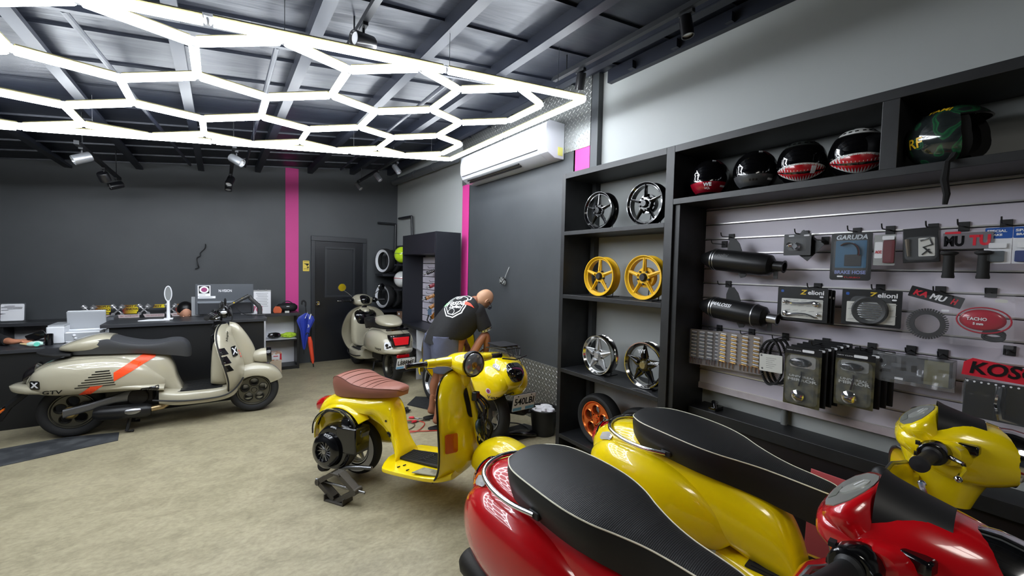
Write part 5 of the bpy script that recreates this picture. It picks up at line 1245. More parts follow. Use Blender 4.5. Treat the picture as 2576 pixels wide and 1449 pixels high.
# brake hose pack
q = Pack('brake_hose_pack', 'black and blue brake hose pack with silver lettering at its top', 2.67, .781, 1.706, .172, .245)
q.flat('card', M_card, .172, .245, r=.012); q.flat('blue_window', mat('teal blue print', (40, 88, 120), .35), .13, .14, -.0, .012, .002); q.flat('dark_inset', M_card, .07, .06, .01, -.02, .004)
for k in range(4): q.mesh('hose', lambda mb, k=k: mb.tube([(.045*math.cos(a)-.01, .05*math.sin(a)+.02-.0*k, .008+.004*k) for a in [(-.3+2.6*i/12) for i in range(13)]], .003, 6), mat('coral hose', (215, 85, 60), .4) if k % 2 == 0 else M_blk)
q.text('brand_lettering', 'GARUDA', .032, mat('silver print', (170, 175, 180), .3, metal=.4), 0, .098, .003, .2, .13, .001); q.text('product_lettering', 'BRAKE HOSE', .024, mat('lilac print', (130, 140, 190), .4), 0, -.082, .003, 0, .13, .0008); q.text('small_lettering', 'TURBO', .011, mat('red print', (190, 30, 40), .4), .01, -.108, .003, 0, .07)
q.flat('price_label', M_white, .026, .008, -.04, -.103, .004); q.blister(.145, .19, .035, 0, 0)
hk(.79, 1.84, 'hook with the brake hose pack')
q = Pack('brake_pad_pack', 'narrow clear pack with dark red pads between hose pack and lever box', 2.67, .648, 1.736, .082, .15)
q.flat('card', mat('light grey card', (150, 152, 150), .5), .082, .15); q.flat('pad', mat('dark red pad', (95, 22, 30), .6), .042, .11, .018, -.008, .006, .01); q.flat('print', M_white, .03, .08, -.022, .0, .002); q.text('lettering', 'ACC', .018, mat('red print'), -.022, -.01, .004, 0, .026, .001)
q.flat('price_label', M_white, .045, .018, .015, .058, .014); q.blister(.074, .13, .03); hk(.655, 1.84, 'hook with the narrow red pad pack')
q = Pack('lever_box', 'black carded box with white script, left of the hand grips', 2.66, .518, 1.755, .125, .16, 0, -.05)
q.mesh('box', lambda mb: mb.bb((-.062, -.08, -.03), (.062, .08, 0)), M_card, bevel=.002); q.flat('white_print', mat('off white print', (200, 200, 194), .5), .055, .085, .02, -.01, .001)
q.mesh('printed_figure', lambda mb: (mb.tube([(.0, .02, .004), (.03, .03, .004), (.04, .0, .004), (.01, -.01, .004), (.035, -.04, .004)], .004, 5), mb.tube([(.005, -.045, .004), (.03, -.02, .004)], .003, 5)), M_card); q.mesh('silver_lever', lambda mb: mb.tube([(-.045, .03, .006), (-.04, -.05, .006)], [.010, .006], 8), mat('dull metal', (120, 110, 95), .3, metal=.8)); q.blister(.11, .11, .02, 0, -.015); hk(.50, 1.84, 'hook with the black script box')
# hand grips under a red and black header
q = Pack('hand_grip_pack', 'pair of black hand grips hanging under a black and red lettered header', 2.66, .371, 1.77, .15, .06)
q.flat('header', mat('grey clear header', (110, 106, 112), .4), .15, .07, 0, .0); q.text('header_lettering', 'MU', .058, M_gblk, -.040, -.004, .002, 0, .062, .003); q.text('header_lettering', 'TU', .058, mat('bright red print', (200, 30, 50), .4), .038, -.002, .002, 0, .062, .003); q.flat('red_tab', mat('bright red print'), .05, .010, -.045, .035, .002)
for s in (-1, 1):
    q.mesh('hand_grip', lambda mb, s=s: mb.lathe([(0, 0), (.02, 0), (.022, -.004), (.0195, -.02), (.018, -.09), (.026, -.1), (.026, -.105), (.018, -.108), (.018, -.11), (0, -.11)][::-1], (s*.052, -.155+.0, .0), (0, 1, 0), 20) if False else mb.lathe([(0, 0), (.020, 0), (.0215, .006), (.019, .02), (.018, .10), (.029, .108), (.029, .116), (.016, .12), (0, .12)], (s*.052, -.165, .0), (0, 1, 0), 22), M_rub)
hk(.40, 1.84, 'hook with the hand grips'); 
for k in (0, 1):
    q = Pack('brake_shoe_pack', ('white packet with a blue header, dark blue pads inside, at the right end' if k else 'white packet with a blue header, next to the hand grips'), 2.665-.004*k, .283-.078*k, 1.745, .078, .15)
    q.flat('card', M_white, .076, .15); q.flat('header', M_cblue, .076, .045, 0, .052, .002); q.text('header_lettering', 'SPECIAL' if k == 0 else 'SPARE', .014, M_white, -.005, .06, .003, 0, .055, .0005); q.text('header_lettering', 'BRAKE', .012, M_white, -.01, .044, .003, 0, .04, .0005)
    q.flat('pad', mat('slate pad', (70, 78, 84), .6) if k == 0 else mat('navy pad', (30, 50, 110), .6), .05, .045, -.005, -.045, .006, .01); q.flat('price_label', M_white, .05, .022, 0, .0, .008); q.blister(.07, .1, .02, 0, -.02)
    hk(.275-.078*k, 1.84, 'hook with the '+('right end blue headed packet' if k else 'blue headed packet beside the hand grips'))
hk(.93, 1.80, 'bare hook leftwards of the brake hose pack', .15); hk(1.5, 1.80, 'hook prong sticking out over the upper muffler', .15)
# levers cards
YL = mat('yellow print', (220, 185, 40), .4); GP = mat('light grey logo print', (165, 166, 162), .5)
def zcard(q, w, h):
    q.flat('card', M_card, w, h, r=.006); q.flat('patterned_window', mat('off white print'), w*.82, h*.58, -.0, -h*.13, .002)
    for i in range(5):
        for j in range(4):
            q.mesh('logo_mark', lambda mb, i=i, j=j: mb.plate([[(-.014, -.003), (.012, .001), (.016, .006), (-.01, .002)]], .0006, Matrix.Translation((-w*.33+i*w*.165+(j % 2)*.012, -h*.36+j*h*.15, .003))), GP, 0) if False else None
    def marks(mb):
        for i in range(5):
            for j in range(4): mb.plate([[(-.014, -.003), (.012, .001), (.016, .006), (-.01, .002)]], .0006, Matrix.Translation((-w*.33+i*w*.16+(j % 2)*.012, -h*.35+j*h*.15, .003)))
    o = q.mesh('logo_pattern', marks, GP, 0); o['kind'] = 'stuff'
    q.text('brand_initial', 'Z', .035, YL, .005, h*.36, .003, .2, .035, .001); q.text('brand_lettering', 'elioni', .032, M_white, w*.27, h*.36, .003, 0, .075, .0008)
    q.flat('price_label', M_white, .018, .008, w*.38, h*.25, .004); q.flat('blue_mark', M_cblue, .014, .014, -w*.4, h*.38, .003)
for k in (2, 1, 0):
    q = Pack('lever_card', ['front black card with two silver levers on a white patterned window', 'middle lever card of the stack, mostly hidden by the front one', 'rear lever card of the stack, showing only its right edge'][k], 2.655+.018*k, .985-.010*k, 1.443-.004*k, .245, .185, group='lever cards on one hook')
    if k: q.flat('card', M_card, .245, .185, r=.006); q.flat('price_label', M_white, .006, .012, .115, .05, .002)
    else:
        zcard(q, .245, .185)
        for z0, fl in ((.005, 1), (-.055, -1)):
            q.mesh('lever', lambda mb, z0=z0, fl=fl: (mb.tube(spline([(-.075, z0+.008*fl, .012), (-.04, z0+.0, .014), (.02, z0+.004, .014), (.07*1, z0+.012*fl, .012)], 4), [.006]*13, 8), mb.ball((.07 if fl > 0 else -.075, z0, .012), (.018, .016, .008)), mb.ball((-.085 if fl > 0 else .082, z0+.004, .012), (.009, .009, .007))), M_chrome)
        q.blister(.2, .10, .03, 0, -.02)
hk(.955, 1.54, 'hook with the lever cards')
q = Pack('fan_cover_card', 'black card with a chrome slatted round cover on a white patterned window', 2.66, .686, 1.448, .235, .18)
zcard(q, .235, .18)
def ringcov(mb):
    mb.lathe([(.05, 0), (.072, .0), (.072, .014), (.064, .02), (.05, .014)], (0, -.012, .004), (0, 0, 1), 36, closed=True)
q.mesh('cover_ring', ringcov, M_blk)
def bars(mb):
    for i in range(7):
        y = -.042+.0115*i; w = math.sqrt(max(0, .052**2-(y+.008)**2)); mb.box((0, y-.006, .012), (2*w, .007, .008))
q.mesh('chrome_slats', bars, M_chrome, bevel=.001)
q.blister(.16, .14, .03, 0, -.012); hk(.68, 1.545, 'hook with the round cover card')
q = Pack('gear_ring_bag', 'clear bag with a toothed black ring under a black header lettered in red and white', 2.665, .478, 1.45, .17, .2, 0, 0)
hd = Matrix.Rotation(-.28, 4, 'Z')
mb = MB(); mb.plate([rrect(.18, .05, .003)], .0015, q.M @ hd @ Matrix.Translation((0, .072, .004))); mb.build('header', M_card, q.r)
for t, dx, w, mm in (('KA', -.052, .05, mat('bright red print')), ('MU', .008, .055, M_white), ('H', .062, .02, mat('bright red print'))):
    text('header_lettering', t, .034, mm, q.M @ hd @ Matrix.Translation((dx, .07, .0055)), q.r, .2, w, .0015, .0003)
def gear(mb):
    c = (0, -.055, .008); mb.lathe([(.043, 0), (.060, 0), (.060, .012), (.043, .012)], c, (0, 0, 1), 40, closed=True)
    for i in range(44):
        a = 2*PI*i/44; mb.box((c[0]+.064*math.cos(a), c[1]+.064*math.sin(a), c[2]+.006), (.012, .005, .014), r=a)
g = q.mesh('toothed_ring', gear, M_blk); q.flat('price_label', M_white, .025, .009, .055, .01, .01)
q.mesh('clear_bag', lambda mb: mb.loft([[(x*.085, y*.105-.03, z) for x, y in ((-1, -1), (1, -1), (.9, 1), (-.7, 1))] for z in (.0, .022)]), M_film); hk(.462, 1.545, 'hook with the toothed ring bag')
q = Pack('red_reel_pack', 'clear bag with a red oval reel and coiled black hose, right of the toothed ring', 2.66, .31, 1.43, .15, .2)
q.mesh('red_disc', lambda mb: mb.ball((0, .0, .01), (.068, .045, .012), 30, 10), mat('crimson plastic', (170, 16, 44), .3, coat=.6)); q.mesh('red_loop', lambda mb: mb.tube([(.004+.078*math.cos(a), .0+.054*math.sin(a), .022) for a in [2*PI*k/30 for k in range(30)]], .003, 6, closed=True), mat('crimson plastic')); q.mesh('coiled_hose', lambda mb: [mb.tube([(.035+.03*math.cos(a), -.055+.016*math.sin(a)-.006*k, .01+.004*k) for a in [2*PI*j/18 for j in range(18)]], .005, 6, closed=True) for k in range(3)], M_blk)
q.text('disc_lettering', 'TACHO', .018, M_white, -.015, .004, .024, 0, .06, .0006); q.text('disc_lettering', '5 mm', .014, M_white, -.01, -.016, .024, 0, .03, .0006)
q.flat('price_label', mat('off white print'), .035, .014, .05, .085, .02); q.mesh('clear_bag', lambda mb: mb.loft([[(x*.09, y*.115, z) for x, y in ((-1, -1), (1, -.95), (.95, 1), (-.95, 1))] for z in (.0, .03)]), M_film); hk(.305, 1.545, 'hook with the red reel bag')
# bolt boards
def bolt_board(y, z, w, h, label, metal, yaw, rows=9, cols=4):
    q = Pack('bolt_board', label, 2.66, y, z, w, h, yaw, cat='bolt set', group=None)
    q.flat('backing', mat('grey brown board', (120, 112, 108), .5), w, h, t=.003)
    rnd = random.Random(int(y*100)); bl = []
    for i in range(rows-1):
        for j in range(cols):
            dx = -w/2+w*(j+.5)/cols; dz = h/2-.012-h*(i+.5)/(rows+1)
            def f(mb, dx=dx, dz=dz):
                mb.tube([(dx-.016, dz, .008), (dx+.012, dz-.003, .008)], .0042, 7); mb.tube([(dx+.010, dz-.003, .008), (dx+.018, dz-.004, .008)], .0068, 8)
            q.mesh('bolt', f, metal)
            q.mesh('bolt_label', lambda mb, dx=dx, dz=dz: mb.plate([[(-.016, -.004), (.016, -.006), (.016, .001), (-.016, .003)]], .0008, Matrix.Translation((dx, dz+.011, .004))), M_white, 0)
    for j in range(12):
        if j in (5,): continue
        dx = -w/2+w*(j+.5)/12
        q.mesh('long_bolt', lambda mb, dx=dx: (mb.tube([(dx, -h/2+.008, .008), (dx, -h/2+.038, .008)], .0032, 7), mb.tube([(dx, -h/2+.034, .008), (dx, -h/2+.044, .008)], .006, 8)), metal)
    q.mesh('film', lambda mb: mb.loft([[(x*w/2, y_*h/2, zz) for x, y_ in ((-1, -1), (1, -1), (1, 1), (-1, 1))] for zz in (.004, .018)]), M_film)
    return q
bolt_board(1.535, 1.108, .20, .235, 'board of small silver grey bolts with tiny labels, beside the tall upright', mat('silver bolt', (150, 155, 165), .25, metal=.9), .25, cols=4)
bolt_board(1.315, 1.116, .26, .235, 'board of golden bolts with tiny labels, next to the silver grey one', mat('golden bolt', (190, 150, 80), .25, metal=.9), .1)
hk(1.51, 1.235, 'hook with the silver grey bolt board'); hk(1.30, 1.235, 'hook with the golden bolt board')
# drive belts
for k in range(3):
    r = empty('drive_belt', (2.70-.035*k, 1.105+.012*(k-1), 1.095), 0, ['rearmost toothed black drive belt of the three hanging together', 'middle toothed black drive belt of the three hanging together', 'foremost toothed black drive belt with a white card across it'][k], 'belt', 'toothed drive belts on one hook')
    P = [(0, .062*math.cos(a)*(1+.12*math.sin(2*a)), .135*math.sin(a)) for a in [2*PI*i/60 for i in range(60)]]
    mb = MB(); mb.loft([[Vector(p)+Vector((-.011, 0, 0)), Vector(p)+Vector((.011, 0, 0)), Vector(p)*.955+Vector((.011, 0, 0)), Vector(p)*.955+Vector((-.011, 0, 0))] for p in P], closed=True); mb.build('belt', M_rub, r)
    mb = MB()
    for i, p in enumerate(P): mb.box(Vector(p)*.935, (.02, .006, .006), tilt=(math.atan2(p[2], p[1]), 0, 0))
    mb.build('belt_teeth', M_rub, r)
q = Pack('belt_card', 'white instruction card with fine print strapped across the drive belts', 2.60, 1.105, 1.095, .12, .10, 0, -.03, 'card')
q.flat('card', mat('off white print'), .122, .1, t=.002)
def lines(mb):
    for i in range(6): mb.plate([[(-.03-.015, -.0008), (-.03+.04-.01*(i % 3), -.0008), (-.03+.04-.01*(i % 3), .0008), (-.045, .0008)]], .0004, Matrix.Translation((.02, .028-.011*i, .002)))
    mb.plate([circle(.006, 8, -.05, .04)], .0004, Matrix.Translation((0, 0, .002))); mb.plate([circle(.006, 8, -.045, -.035)], .0004, Matrix.Translation((0, 0, .002)))
o = q.mesh('fine_print', lines, mat('grey print'), 0); o['kind'] = 'stuff'; hk(1.105, 1.235, 'hook with the drive belts', .16)
# blister stacks of mirrors
def bstack(yc, z, w, h, n, lab):
    names = ['foremost', 'second', 'third', 'fourth', 'fifth', 'rearmost']
    for k in range(n-1, -1, -1):
        q = Pack('blister_pack', ('%s %s' % (names[k] if k < n-1 else 'rearmost', lab)), 2.60+.026*k, yc-.018*k*(1 if n > 3 else .6), z+.008*k, w, h, 0, 0, group=lab)
        q.flat('card', mat('camouflage print', (44, 42, 28), .35, var=(30, (78, 74, 48), .4, .6)) if k == 0 else M_card, w, h, r=.004); q.flat('price_label', M_white, .03 if k else .055, .012 if k else .014, w*.34 if k else w*.14, h*.45, .003)
        q.flat('header', M_card, w, h*.12, 0, h*.44, .0015) if k == 0 else None
        if k == 0:
            q.flat('silver_window', mat('bright foil', (205, 206, 204), .15, metal=.8), w*.7, h*.2, -.0, h*.26, .002, r=.01); q.mesh('black_visor_part', lambda mb: mb.ball((-.01, h*.245, .01), (w*.3, h*.075, .01)), M_gblk)
            q.mesh('round_mirror', lambda mb: mb.lathe([(0, .0), (.03, 0), (.032, .006), (.02, .014), (0, .016)], (-.015, -h*.33, .006), (0, 0, 1), 24), M_chrome); q.mesh('mirror_arm', lambda mb: mb.tube([(0, h*.1, .01), (.0, 0, .01), (-.01, -.05, .01)], .004, 6), M_gblk)
            q.text('lettering', 'UNIVERSAL', .016, GP, 0, h*.0, .003, 0, w*.7, .0005); q.text('lettering', 'MIRROR', .02, GP, 0, -h*.06, .003, 0, w*.8, .0008); q.text('lettering', 'NEW CLICK', .007, M_white, -w*.25, h*.44, .004, 0, w*.4)
            q.blister(w*.88, h*.84, .03, 0, -h*.05)
bstack(.945, 1.05, .175, .32, 6, 'camouflage printed mirror pack in the stack beside the belts')
bstack(.718, 1.085, .16, .27, 4, 'camouflage printed mirror pack in the stack left of the film wrapped box')
hk(.90, 1.235, 'hook with the larger mirror pack stack', .19); hk(.70, 1.24, 'hook with the smaller mirror pack stack', .17)
r = empty('film_wrapped_box', (2.64, .515, 1.175), 0, 'dark box in crinkled clear film with a silver glint, under the toothed ring', 'box')
MB().bb((0, -.13, -.06), (.09, .13, .06)).build('dark_box', M_card, r, bevel=.004)
def crinkle(n, m, w, h, d, seed):
    rnd = random.Random(seed); return [[(-.012-rnd.uniform(0, d), -w/2+w*j/m, -h/2+h*i/n) for j in range(m+1)] for i in range(n+1)]
mb = MB(); mb.sheet(crinkle(9, 16, .285, .14, .014, 3), (.0012, 0, 0)); mb.build('crinkled_film', mat('crinkled film', (225, 228, 232), .06, alpha=.08, coat=1), r, smooth=20)
MB().bb((-.003, -.12, -.055), (0, -.04, .055)).build('olive_print', mat('olive print', (92, 88, 52), .5), r, smooth=0); MB().bb((-.004, .03, -.055), (0, .06, -.045)).build('price_label', M_white, r, smooth=0)
hk(.55, 1.25, 'left hook with the film wrapped box', .09); hk(.44, 1.25, 'right hook with the film wrapped box', .09)
q = Pack('lamp_pack', 'large clear pack with a black tray under a curved red lettered header, lower right', 2.62, .235, 1.15, .24, .26)
q.mesh('header', lambda mb: mb.plate([[(-.12, .045), (.12, .035), (.12, .09), (.02, .105), (-.09, .12), (-.115, .10)]], .002, Matrix.Translation((0, 0, .003))), mat('bright red print', (215, 50, 50), .4)); q.text('header_lettering', 'KOSO', .07, M_card, .0, .078, .006, .15, .2, .002)
q.mesh('black_tray', lambda mb: (mb.bb((-.11, -.13, -.01), (.12, .03, .01)), mb.bb((-.02, -.12, .01), (.01, .02, .03))), M_card, bevel=.004); q.mesh('stars', lambda mb: [mb.plate([circle(.004, 6, -.1+.02*i, .022)], .001, Matrix.Translation((0, 0, .012))) for i in range(11)], M_white, 0)['kind'] = 'stuff'
q.mesh('chrome_strip', lambda mb: mb.tube([(-.005, .02, .035), (-.01, -.05, .045), (.0, -.11, .035), (.06, -.12, .03)], [.008, .012, .012, .005], 8), M_chrome); q.blister(.23, .17, .05, 0, -.05)
hk(.24, 1.30, 'hook with the large red headed pack')
# pinkish red sheet leaning by the bench
mb = MB(); mb.bb((-.004, -.13, 0), (.004, .13, .58)); o = tag(mb.build('coral_board', mat('coral red panel', (205, 90, 95), .45), bevel=.002, loc=(2.52, .74, .003), rot=(0, .09, 0)), 'coral red flat board leaning against the bench behind the far saddle', 'board')
# small black tool on the bench behind the far saddle
mb = MB(); mb.tube([(0, 0, .01), (.03, .03, .05), (.09, .04, .035)], [.012, .016, .01], 8); mb.box((.04, .02, .012), (.1, .05, .024)); tag(mb.build('bench_tool', M_gblk, bevel=.003, loc=(2.66, 1.45, .70)), 'small black tool lying at the left end of the bench', 'tool')
# ================================================================ reception, back cabinets, small things
M_ctop = mat('dark counter top', (48, 49, 53), .4); M_cfront = mat('black counter front', (22, 23, 25), .42, bump=('noise', 30, .05, .002))
def solid(name, boxes, m, label=None, cat=None, parent=None, loc=None, bevel=.002, group=None):
    mb = MB()
    for a, b in boxes: mb.bb(a, b)
    o = mb.build(name, m, parent, smooth=0, bevel=bevel, loc=loc); tag(o, label, cat, group); return o
t = empty('reception_counter', (-.93, 5.85, 0), 0, 'tall black reception counter behind the beige striped scooter', 'counter')
solid('counter_front', [((0, 0, 0), (1.37, .03, .915))], M_cfront, parent=t); solid('counter_side', [((0, .03, 0), (.03, .5, .915))], M_cfront, parent=t); solid('counter_side', [((1.34, .03, 0), (1.37, .5, .915))], M_cfront, parent=t)
solid('counter_top', [((-.06, -.04, .915), (1.40, .50, .95))], M_ctop, parent=t)
t = empty('low_desk', (-3.2, 5.83, 0), 0, 'low black desk at the left with printer and resting hand', 'desk')
solid('desk_front', [((0, 0, 0), (2.26, .03, .72))], M_cfront, parent=t); solid('desk_side', [((0, .03, 0), (.03, .62, .72))], M_cfront, parent=t); solid('desk_top', [((0, -.03, .72), (2.24, .64, .752))], M_ctop, parent=t)
# back cabinets
t = empty('open_back_cabinet', (-3.0, 7.16, 0), 0, 'long open cabinet along the dark rear wall, white inside, trophies on top', 'cabinet')
M_win = mat('white cabinet interior', (222, 223, 228), .5)
solid('cabinet_top', [((0, -.02, .822), (4.012, .33, .862))], M_ctop, parent=t)
solid('white_back', [((0, .31, 0), (4.0, .33, .822))], M_win, parent=t)
for x in (0, .96, 1.93, 2.9, 3.53): solid('divider', [((x, 0, 0), (x+.03, .31, .822))], M_cfront if x < 3.5 else M_win, parent=t)
solid('end_panel', [((3.975, -.01, 0), (4.007, .33, .822))], M_cfront, parent=t)
solid('shelf', [((3.56, .0, .44), (3.975, .31, .462))], M_cfront, parent=t); solid('white_shelf_face', [((3.56, .01, .462), (3.975, .3, .466))], M_win, parent=t)
solid('shelf', [((.03, .0, .40), (3.53, .31, .42))], M_cfront, parent=t); solid('plinth', [((0, -.0, 0), (4.0, .31, .05))], M_cfront, parent=t)
CT = .864
# trophies
M_plate = mat('clear acrylic base', (205, 190, 190), .15, coat=1); M_rib = mat('red yellow gradient print', (150, 30, 35), .4)
def grad_mat():
    m = bpy.data.materials.new('red to yellow print'); m.use_nodes = True; nt = m.node_tree; b = nt.nodes['Principled BSDF']; tc = nt.nodes.new('ShaderNodeTexCoord'); sp = nt.nodes.new('ShaderNodeSeparateXYZ'); rp = nt.nodes.new('ShaderNodeValToRGB')
    e = rp.color_ramp.elements; e[0].position = .04; e[0].color = lin((110, 15, 35)); e[1].position = .185; e[1].color = lin((235, 215, 40)); b.inputs['Roughness'].default_value = .35
    nt.links.new(tc.outputs['Object'], sp.inputs[0]); nt.links.new(sp.outputs[0], rp.inputs[0]); nt.links.new(rp.outputs[0], b.inputs['Base Color']); return m
M_grad = grad_mat()
def trophy(x, lines, label):
    r = empty('trophy', (x, 7.32, CT), .0, label, 'trophy', 'crossed piston trophies on the cabinet')
    mb = MB(); mb.plate([[(-.0, 0), (.20, 0), (.20, .042), (-.02, .042)]], .05, Matrix.Translation((0, 0, .0)) @ frame_mat((0, 0, 0), (1, 0, 0), (0, 0, 1))); mb.build('base', M_plate, r, smooth=0, bevel=.003)
    text('base_lettering', 'MAY MOTOR SHOW', .02, mat('deep red print', (130, 25, 40), .4), frame_mat((.10, -.027, .021), (1, 0, 0), (0, 0, 1)), r, 0, .17)
    for s in (-1, 1):
        mb = MB(); a = Vector((-.012-s*.042, -.012*s, .05)); b = Vector((-.012+s*.042, -.012*s, .14)); d = (b-a).normalized()
        mb.tube([a, b], .009, 10); mb.lathe([(0, -.02), (.028, -.018), (.03, .0), (.028, .004), (.03, .008), (.03, .03), (0, .032)], b, d, 20); mb.lathe([(0, -.01), (.02, -.01), (.02, .012), (0, .012)], a, (0, 1, 0), 16); mb.build('crossed_piston', mat('bright silver metal', (190, 190, 192), .25, metal=.6), r)
    q = MB(); n = len(lines)
    q.plate([[(.045, .052), (.175, .052), (.172, .075), (.185, .08), (.195, .165), (.055, .165), (.03, .11)]] if n > 1 else [[(.08, .12), (.20, .12), (.215, .165), (.10, .165)]], .012, frame_mat((0, -.005, 0), (1, 0, 0), (0, 0, 1))); o = q.build('award_board', M_grad, r, smooth=0)
    for i, l in enumerate(lines):
        z = (.15 if n > 1 else .142)-i*.04; text('award_lettering', l, .038 if i == 1 or n == 1 else .028, mat('dark maroon', (50, 15, 20), .4), frame_mat((.125, -.0125, z), (1, 0, 0), (0, 0, 1)), r, .15, .13 if n > 1 else .09, .001)
    return r
trophy(-1.33, ["PEOPLE'S", 'CHOICE', 'MOTORCYCLE'], "crossed piston trophy reading PEOPLE'S CHOICE, leftmost on the cabinet")
trophy(-1.065, ['BEST IN', 'SHOW'], 'crossed piston trophy reading BEST IN SHOW')
trophy(-.81, ['BEST'], 'crossed piston trophy reading only BEST, left of the white mirror lamp')
trophy(-.53, ['BEST', 'OF'], 'crossed piston trophy half hidden behind the white mirror lamp')
# acrylic holders
def holder(x, w, label):
    r = empty('document_stand', (x, 7.28, CT), 0, label, 'document stand')
    mb = MB(); mb.bb((-w/2, 0, 0), (w/2, .07, .006)); mb.plate([rrect(w, .22, .01)], .004, Matrix.Translation((0, .01, .11)) @ frame_mat((0, 0, 0), (1, 0, 0), (0, .15, 1))); mb.build('acrylic_stand', M_bl, r)
    mb = MB(); mb.plate([rrect(w*.92, .195, .012)], .002, Matrix.Translation((0, .004, .112)) @ frame_mat((0, 0, 0), (1, 0, 0), (0, .15, 1))); s = mb.build('paper_sheet', M_paper, r)
    mb = MB()
    for i, (a, b) in enumerate(((-.3, .1), (-.42, .4), (-.2, .38), (-.42, -.15))): mb.plate([[(a*w, 0), (b*w, 0), (b*w, .004), (a*w, .004)]], .001, Matrix.Translation((0, -.0, .185-.016*i)) @ frame_mat((0, 0, 0), (1, 0, 0), (0, .15, 1)))
    mb.build('printed_lines', mat('grey print'), s, smooth=0)['kind'] = 'stuff'
holder(-1.97, .20, 'clear stand with a printed white sheet on the left end of the cabinet')
holder(-2.19, .18, 'clear stand cut by the left edge of the photo')
mb = MB(); mb.tube([(-.09, 0, .0), (.0, 0, .002), (.07, .0, .004)], [.006, .009, .001], 8); tag(mb.build('black_pen', M_blk, loc=(-2.07, 7.2, CT+.10)), 'black pen pointing right in front of the document stands', 'pen')
# bag and orange thing, calendar, number card
r = empty('waist_bag', (.86, 7.30, CT), 0, 'black waist bag with a small white label on the right end of the cabinet', 'bag')
mb = MB(); mb.loft([[(x, yy*d, .075+zz*h*.5+.0) for yy, zz in circle(1, 20)] for x, d, h in ((-.15, .02, .05), (-.12, .06, .11), (0, .085, .145), (.1, .07, .12), (.14, .02, .05))]); mb.build('bag_body', mat('black nylon', (20, 20, 22), .6), r, smooth=60)
mb = MB(); mb.tube(spline([(-.13, 0, .08), (-.05, 0, .155), (.03, .0, .165), (.13, 0, .08)], 5), .008, 6); mb.build('bag_strap', M_blk, r); solid('label', [((-.02, -.088, .09), (.02, -.084, .1))], M_white, parent=r)
mb = MB(); mb.loft([[(x*k, yv, z*k2) for x, z in ((-.06, .02), (-.045, 0), (.05, 0), (.06, .05), (.03, .10), (-.03, .105), (-.055, .07))] for yv, k, k2 in ((-.03, 1, 1), (.03, .9, .9))]); tag(mb.build('orange_case', mat('burnt orange plastic', (205, 95, 55), .5), bevel=.005, loc=(.72, 7.24, CT)), 'small burnt orange case in front of the black waist bag', 'case')
solid('small_box', [((-.03, -.02, 0), (.03, .02, .03))], mat('off white print'), 'tiny white box between orange case and waist bag', 'box', loc=(.845, 7.2, CT))
r = empty('desk_calendar', (.5, 6.95, 0), 0, None, None)
bpy.data.objects.remove(r)
r = empty('wall_calendar_stand', (.52, 7.2, CT), 0, 'upright white printed card with two little rings at its top', 'calendar')
mb = MB(); mb.bb((-.11, 0, .0), (.11, .012, .35)); mb.build('card', M_paper, r, smooth=0)
mb = MB(); mb.bb((-.115, -.002, .335), (.115, .016, .345)); 
for s in (-1, 1): mb.lathe([(.008, -.002), (.011, -.002), (.011, .002), (.008, .002)], (s*.05, 0, .352), (0, 1, 0), 12, closed=True)
mb.build('ring_bar', M_steel, r)
mb = MB()
for i in range(9): mb.bb((-.08+.01*(i % 3), -.0025, .30-.024*i), (.075-.012*(i % 2), -.001, .306-.024*i))
mb.build('printed_lines', mat('faint grey print', (150, 152, 156), .6), r, smooth=0)['kind'] = 'stuff'
r = empty('number_card', (.36, 6.32, .952), 0, 'white card with pink digits 765 beside the monitor arm foot', 'card')
mb = MB(); mb.bb((-.14, 0, 0), (.09, .012, .12)); mb.build('card', M_paper, r, smooth=0, bevel=.004)
text('digits', '765', .10, mat('pink print', (205, 70, 110), .5), frame_mat((.045, -.002, .062), (1, 0, 0), (0, 0, 1)), r, 0, .11, .001); text('digits', '1', .08, mat('pink print'), frame_mat((-.06, -.002, .05), (1, 0, 0), (0, 0, 1)), r, 0, .012, .001)
mb = MB(); mb.lathe([(.022, -.001), (.026, -.001), (.026, .001), (.022, .001)], (-.11, -.002, .06), (0, 1, 0), 20, closed=True); mb.build('seal', mat('grey print'), r)
# monitor and arm
r = empty('monitor', (.06, 6.30, .952), .0, 'large flat monitor turned away, white sticker on its grey back', 'monitor')
T = Matrix.Translation((0, 0, .02)) @ Matrix.Rotation(-.06, 4, 'X')
mb = MB(); mb.bb((-.30, 0, 0), (.30, .028, .37)); mb.v = [T @ v for v in mb.v]; mb.build('screen_back', mat('monitor grey back', (72, 76, 82), .45), r, smooth=0, bevel=.006)
mb = MB(); mb.bb((-.27, -.02, .0), (.28, .004, .14)); mb.v = [T @ v for v in mb.v]; mb.build('port_bulge', mat('monitor dark lower back', (36, 38, 43), .4), r, smooth=0, bevel=.008)
mb = MB(); mb.bb((-.28, -.022, .135), (.285, .004, .158)); mb.v = [T @ v for v in mb.v]; mb.build('light_strip', mat('pale strip', (120, 125, 132), .35), r, smooth=0, bevel=.004)
text('brand_lettering', 'N-VISION', .045, M_white, T @ frame_mat((.0, -.002, .285), (1, 0, 0), (0, 0, 1)), r, 0, .135, .0008)
mb = MB(); mb.bb((-.275, -.003, .21), (-.15, 0, .352)); mb.bb((-.275, -.003, .195), (-.10, 0, .222)); mb.v = [T @ v for v in mb.v]; s = mb.build('paper_sticker', M_paper, r, smooth=0)
mb = MB(); mb.bb((-.265, -.0045, .255), (-.16, -.003, .345)); mb.v = [T @ v for v in mb.v]; mb.build('dark_square', M_card, s, smooth=0)
for rr, mm, yy in ((.042, M_paper, -.006), (.027, mat('purple print'), -.007)):
    mb = MB(); mb.plate([[(a*1.1, b) for a, b in circle(rr, 24)]], .0012, T @ frame_mat((-.212, yy, .30), (1, 0, 0), (0, 0, 1))); mb.build('round_logo', mm, s)
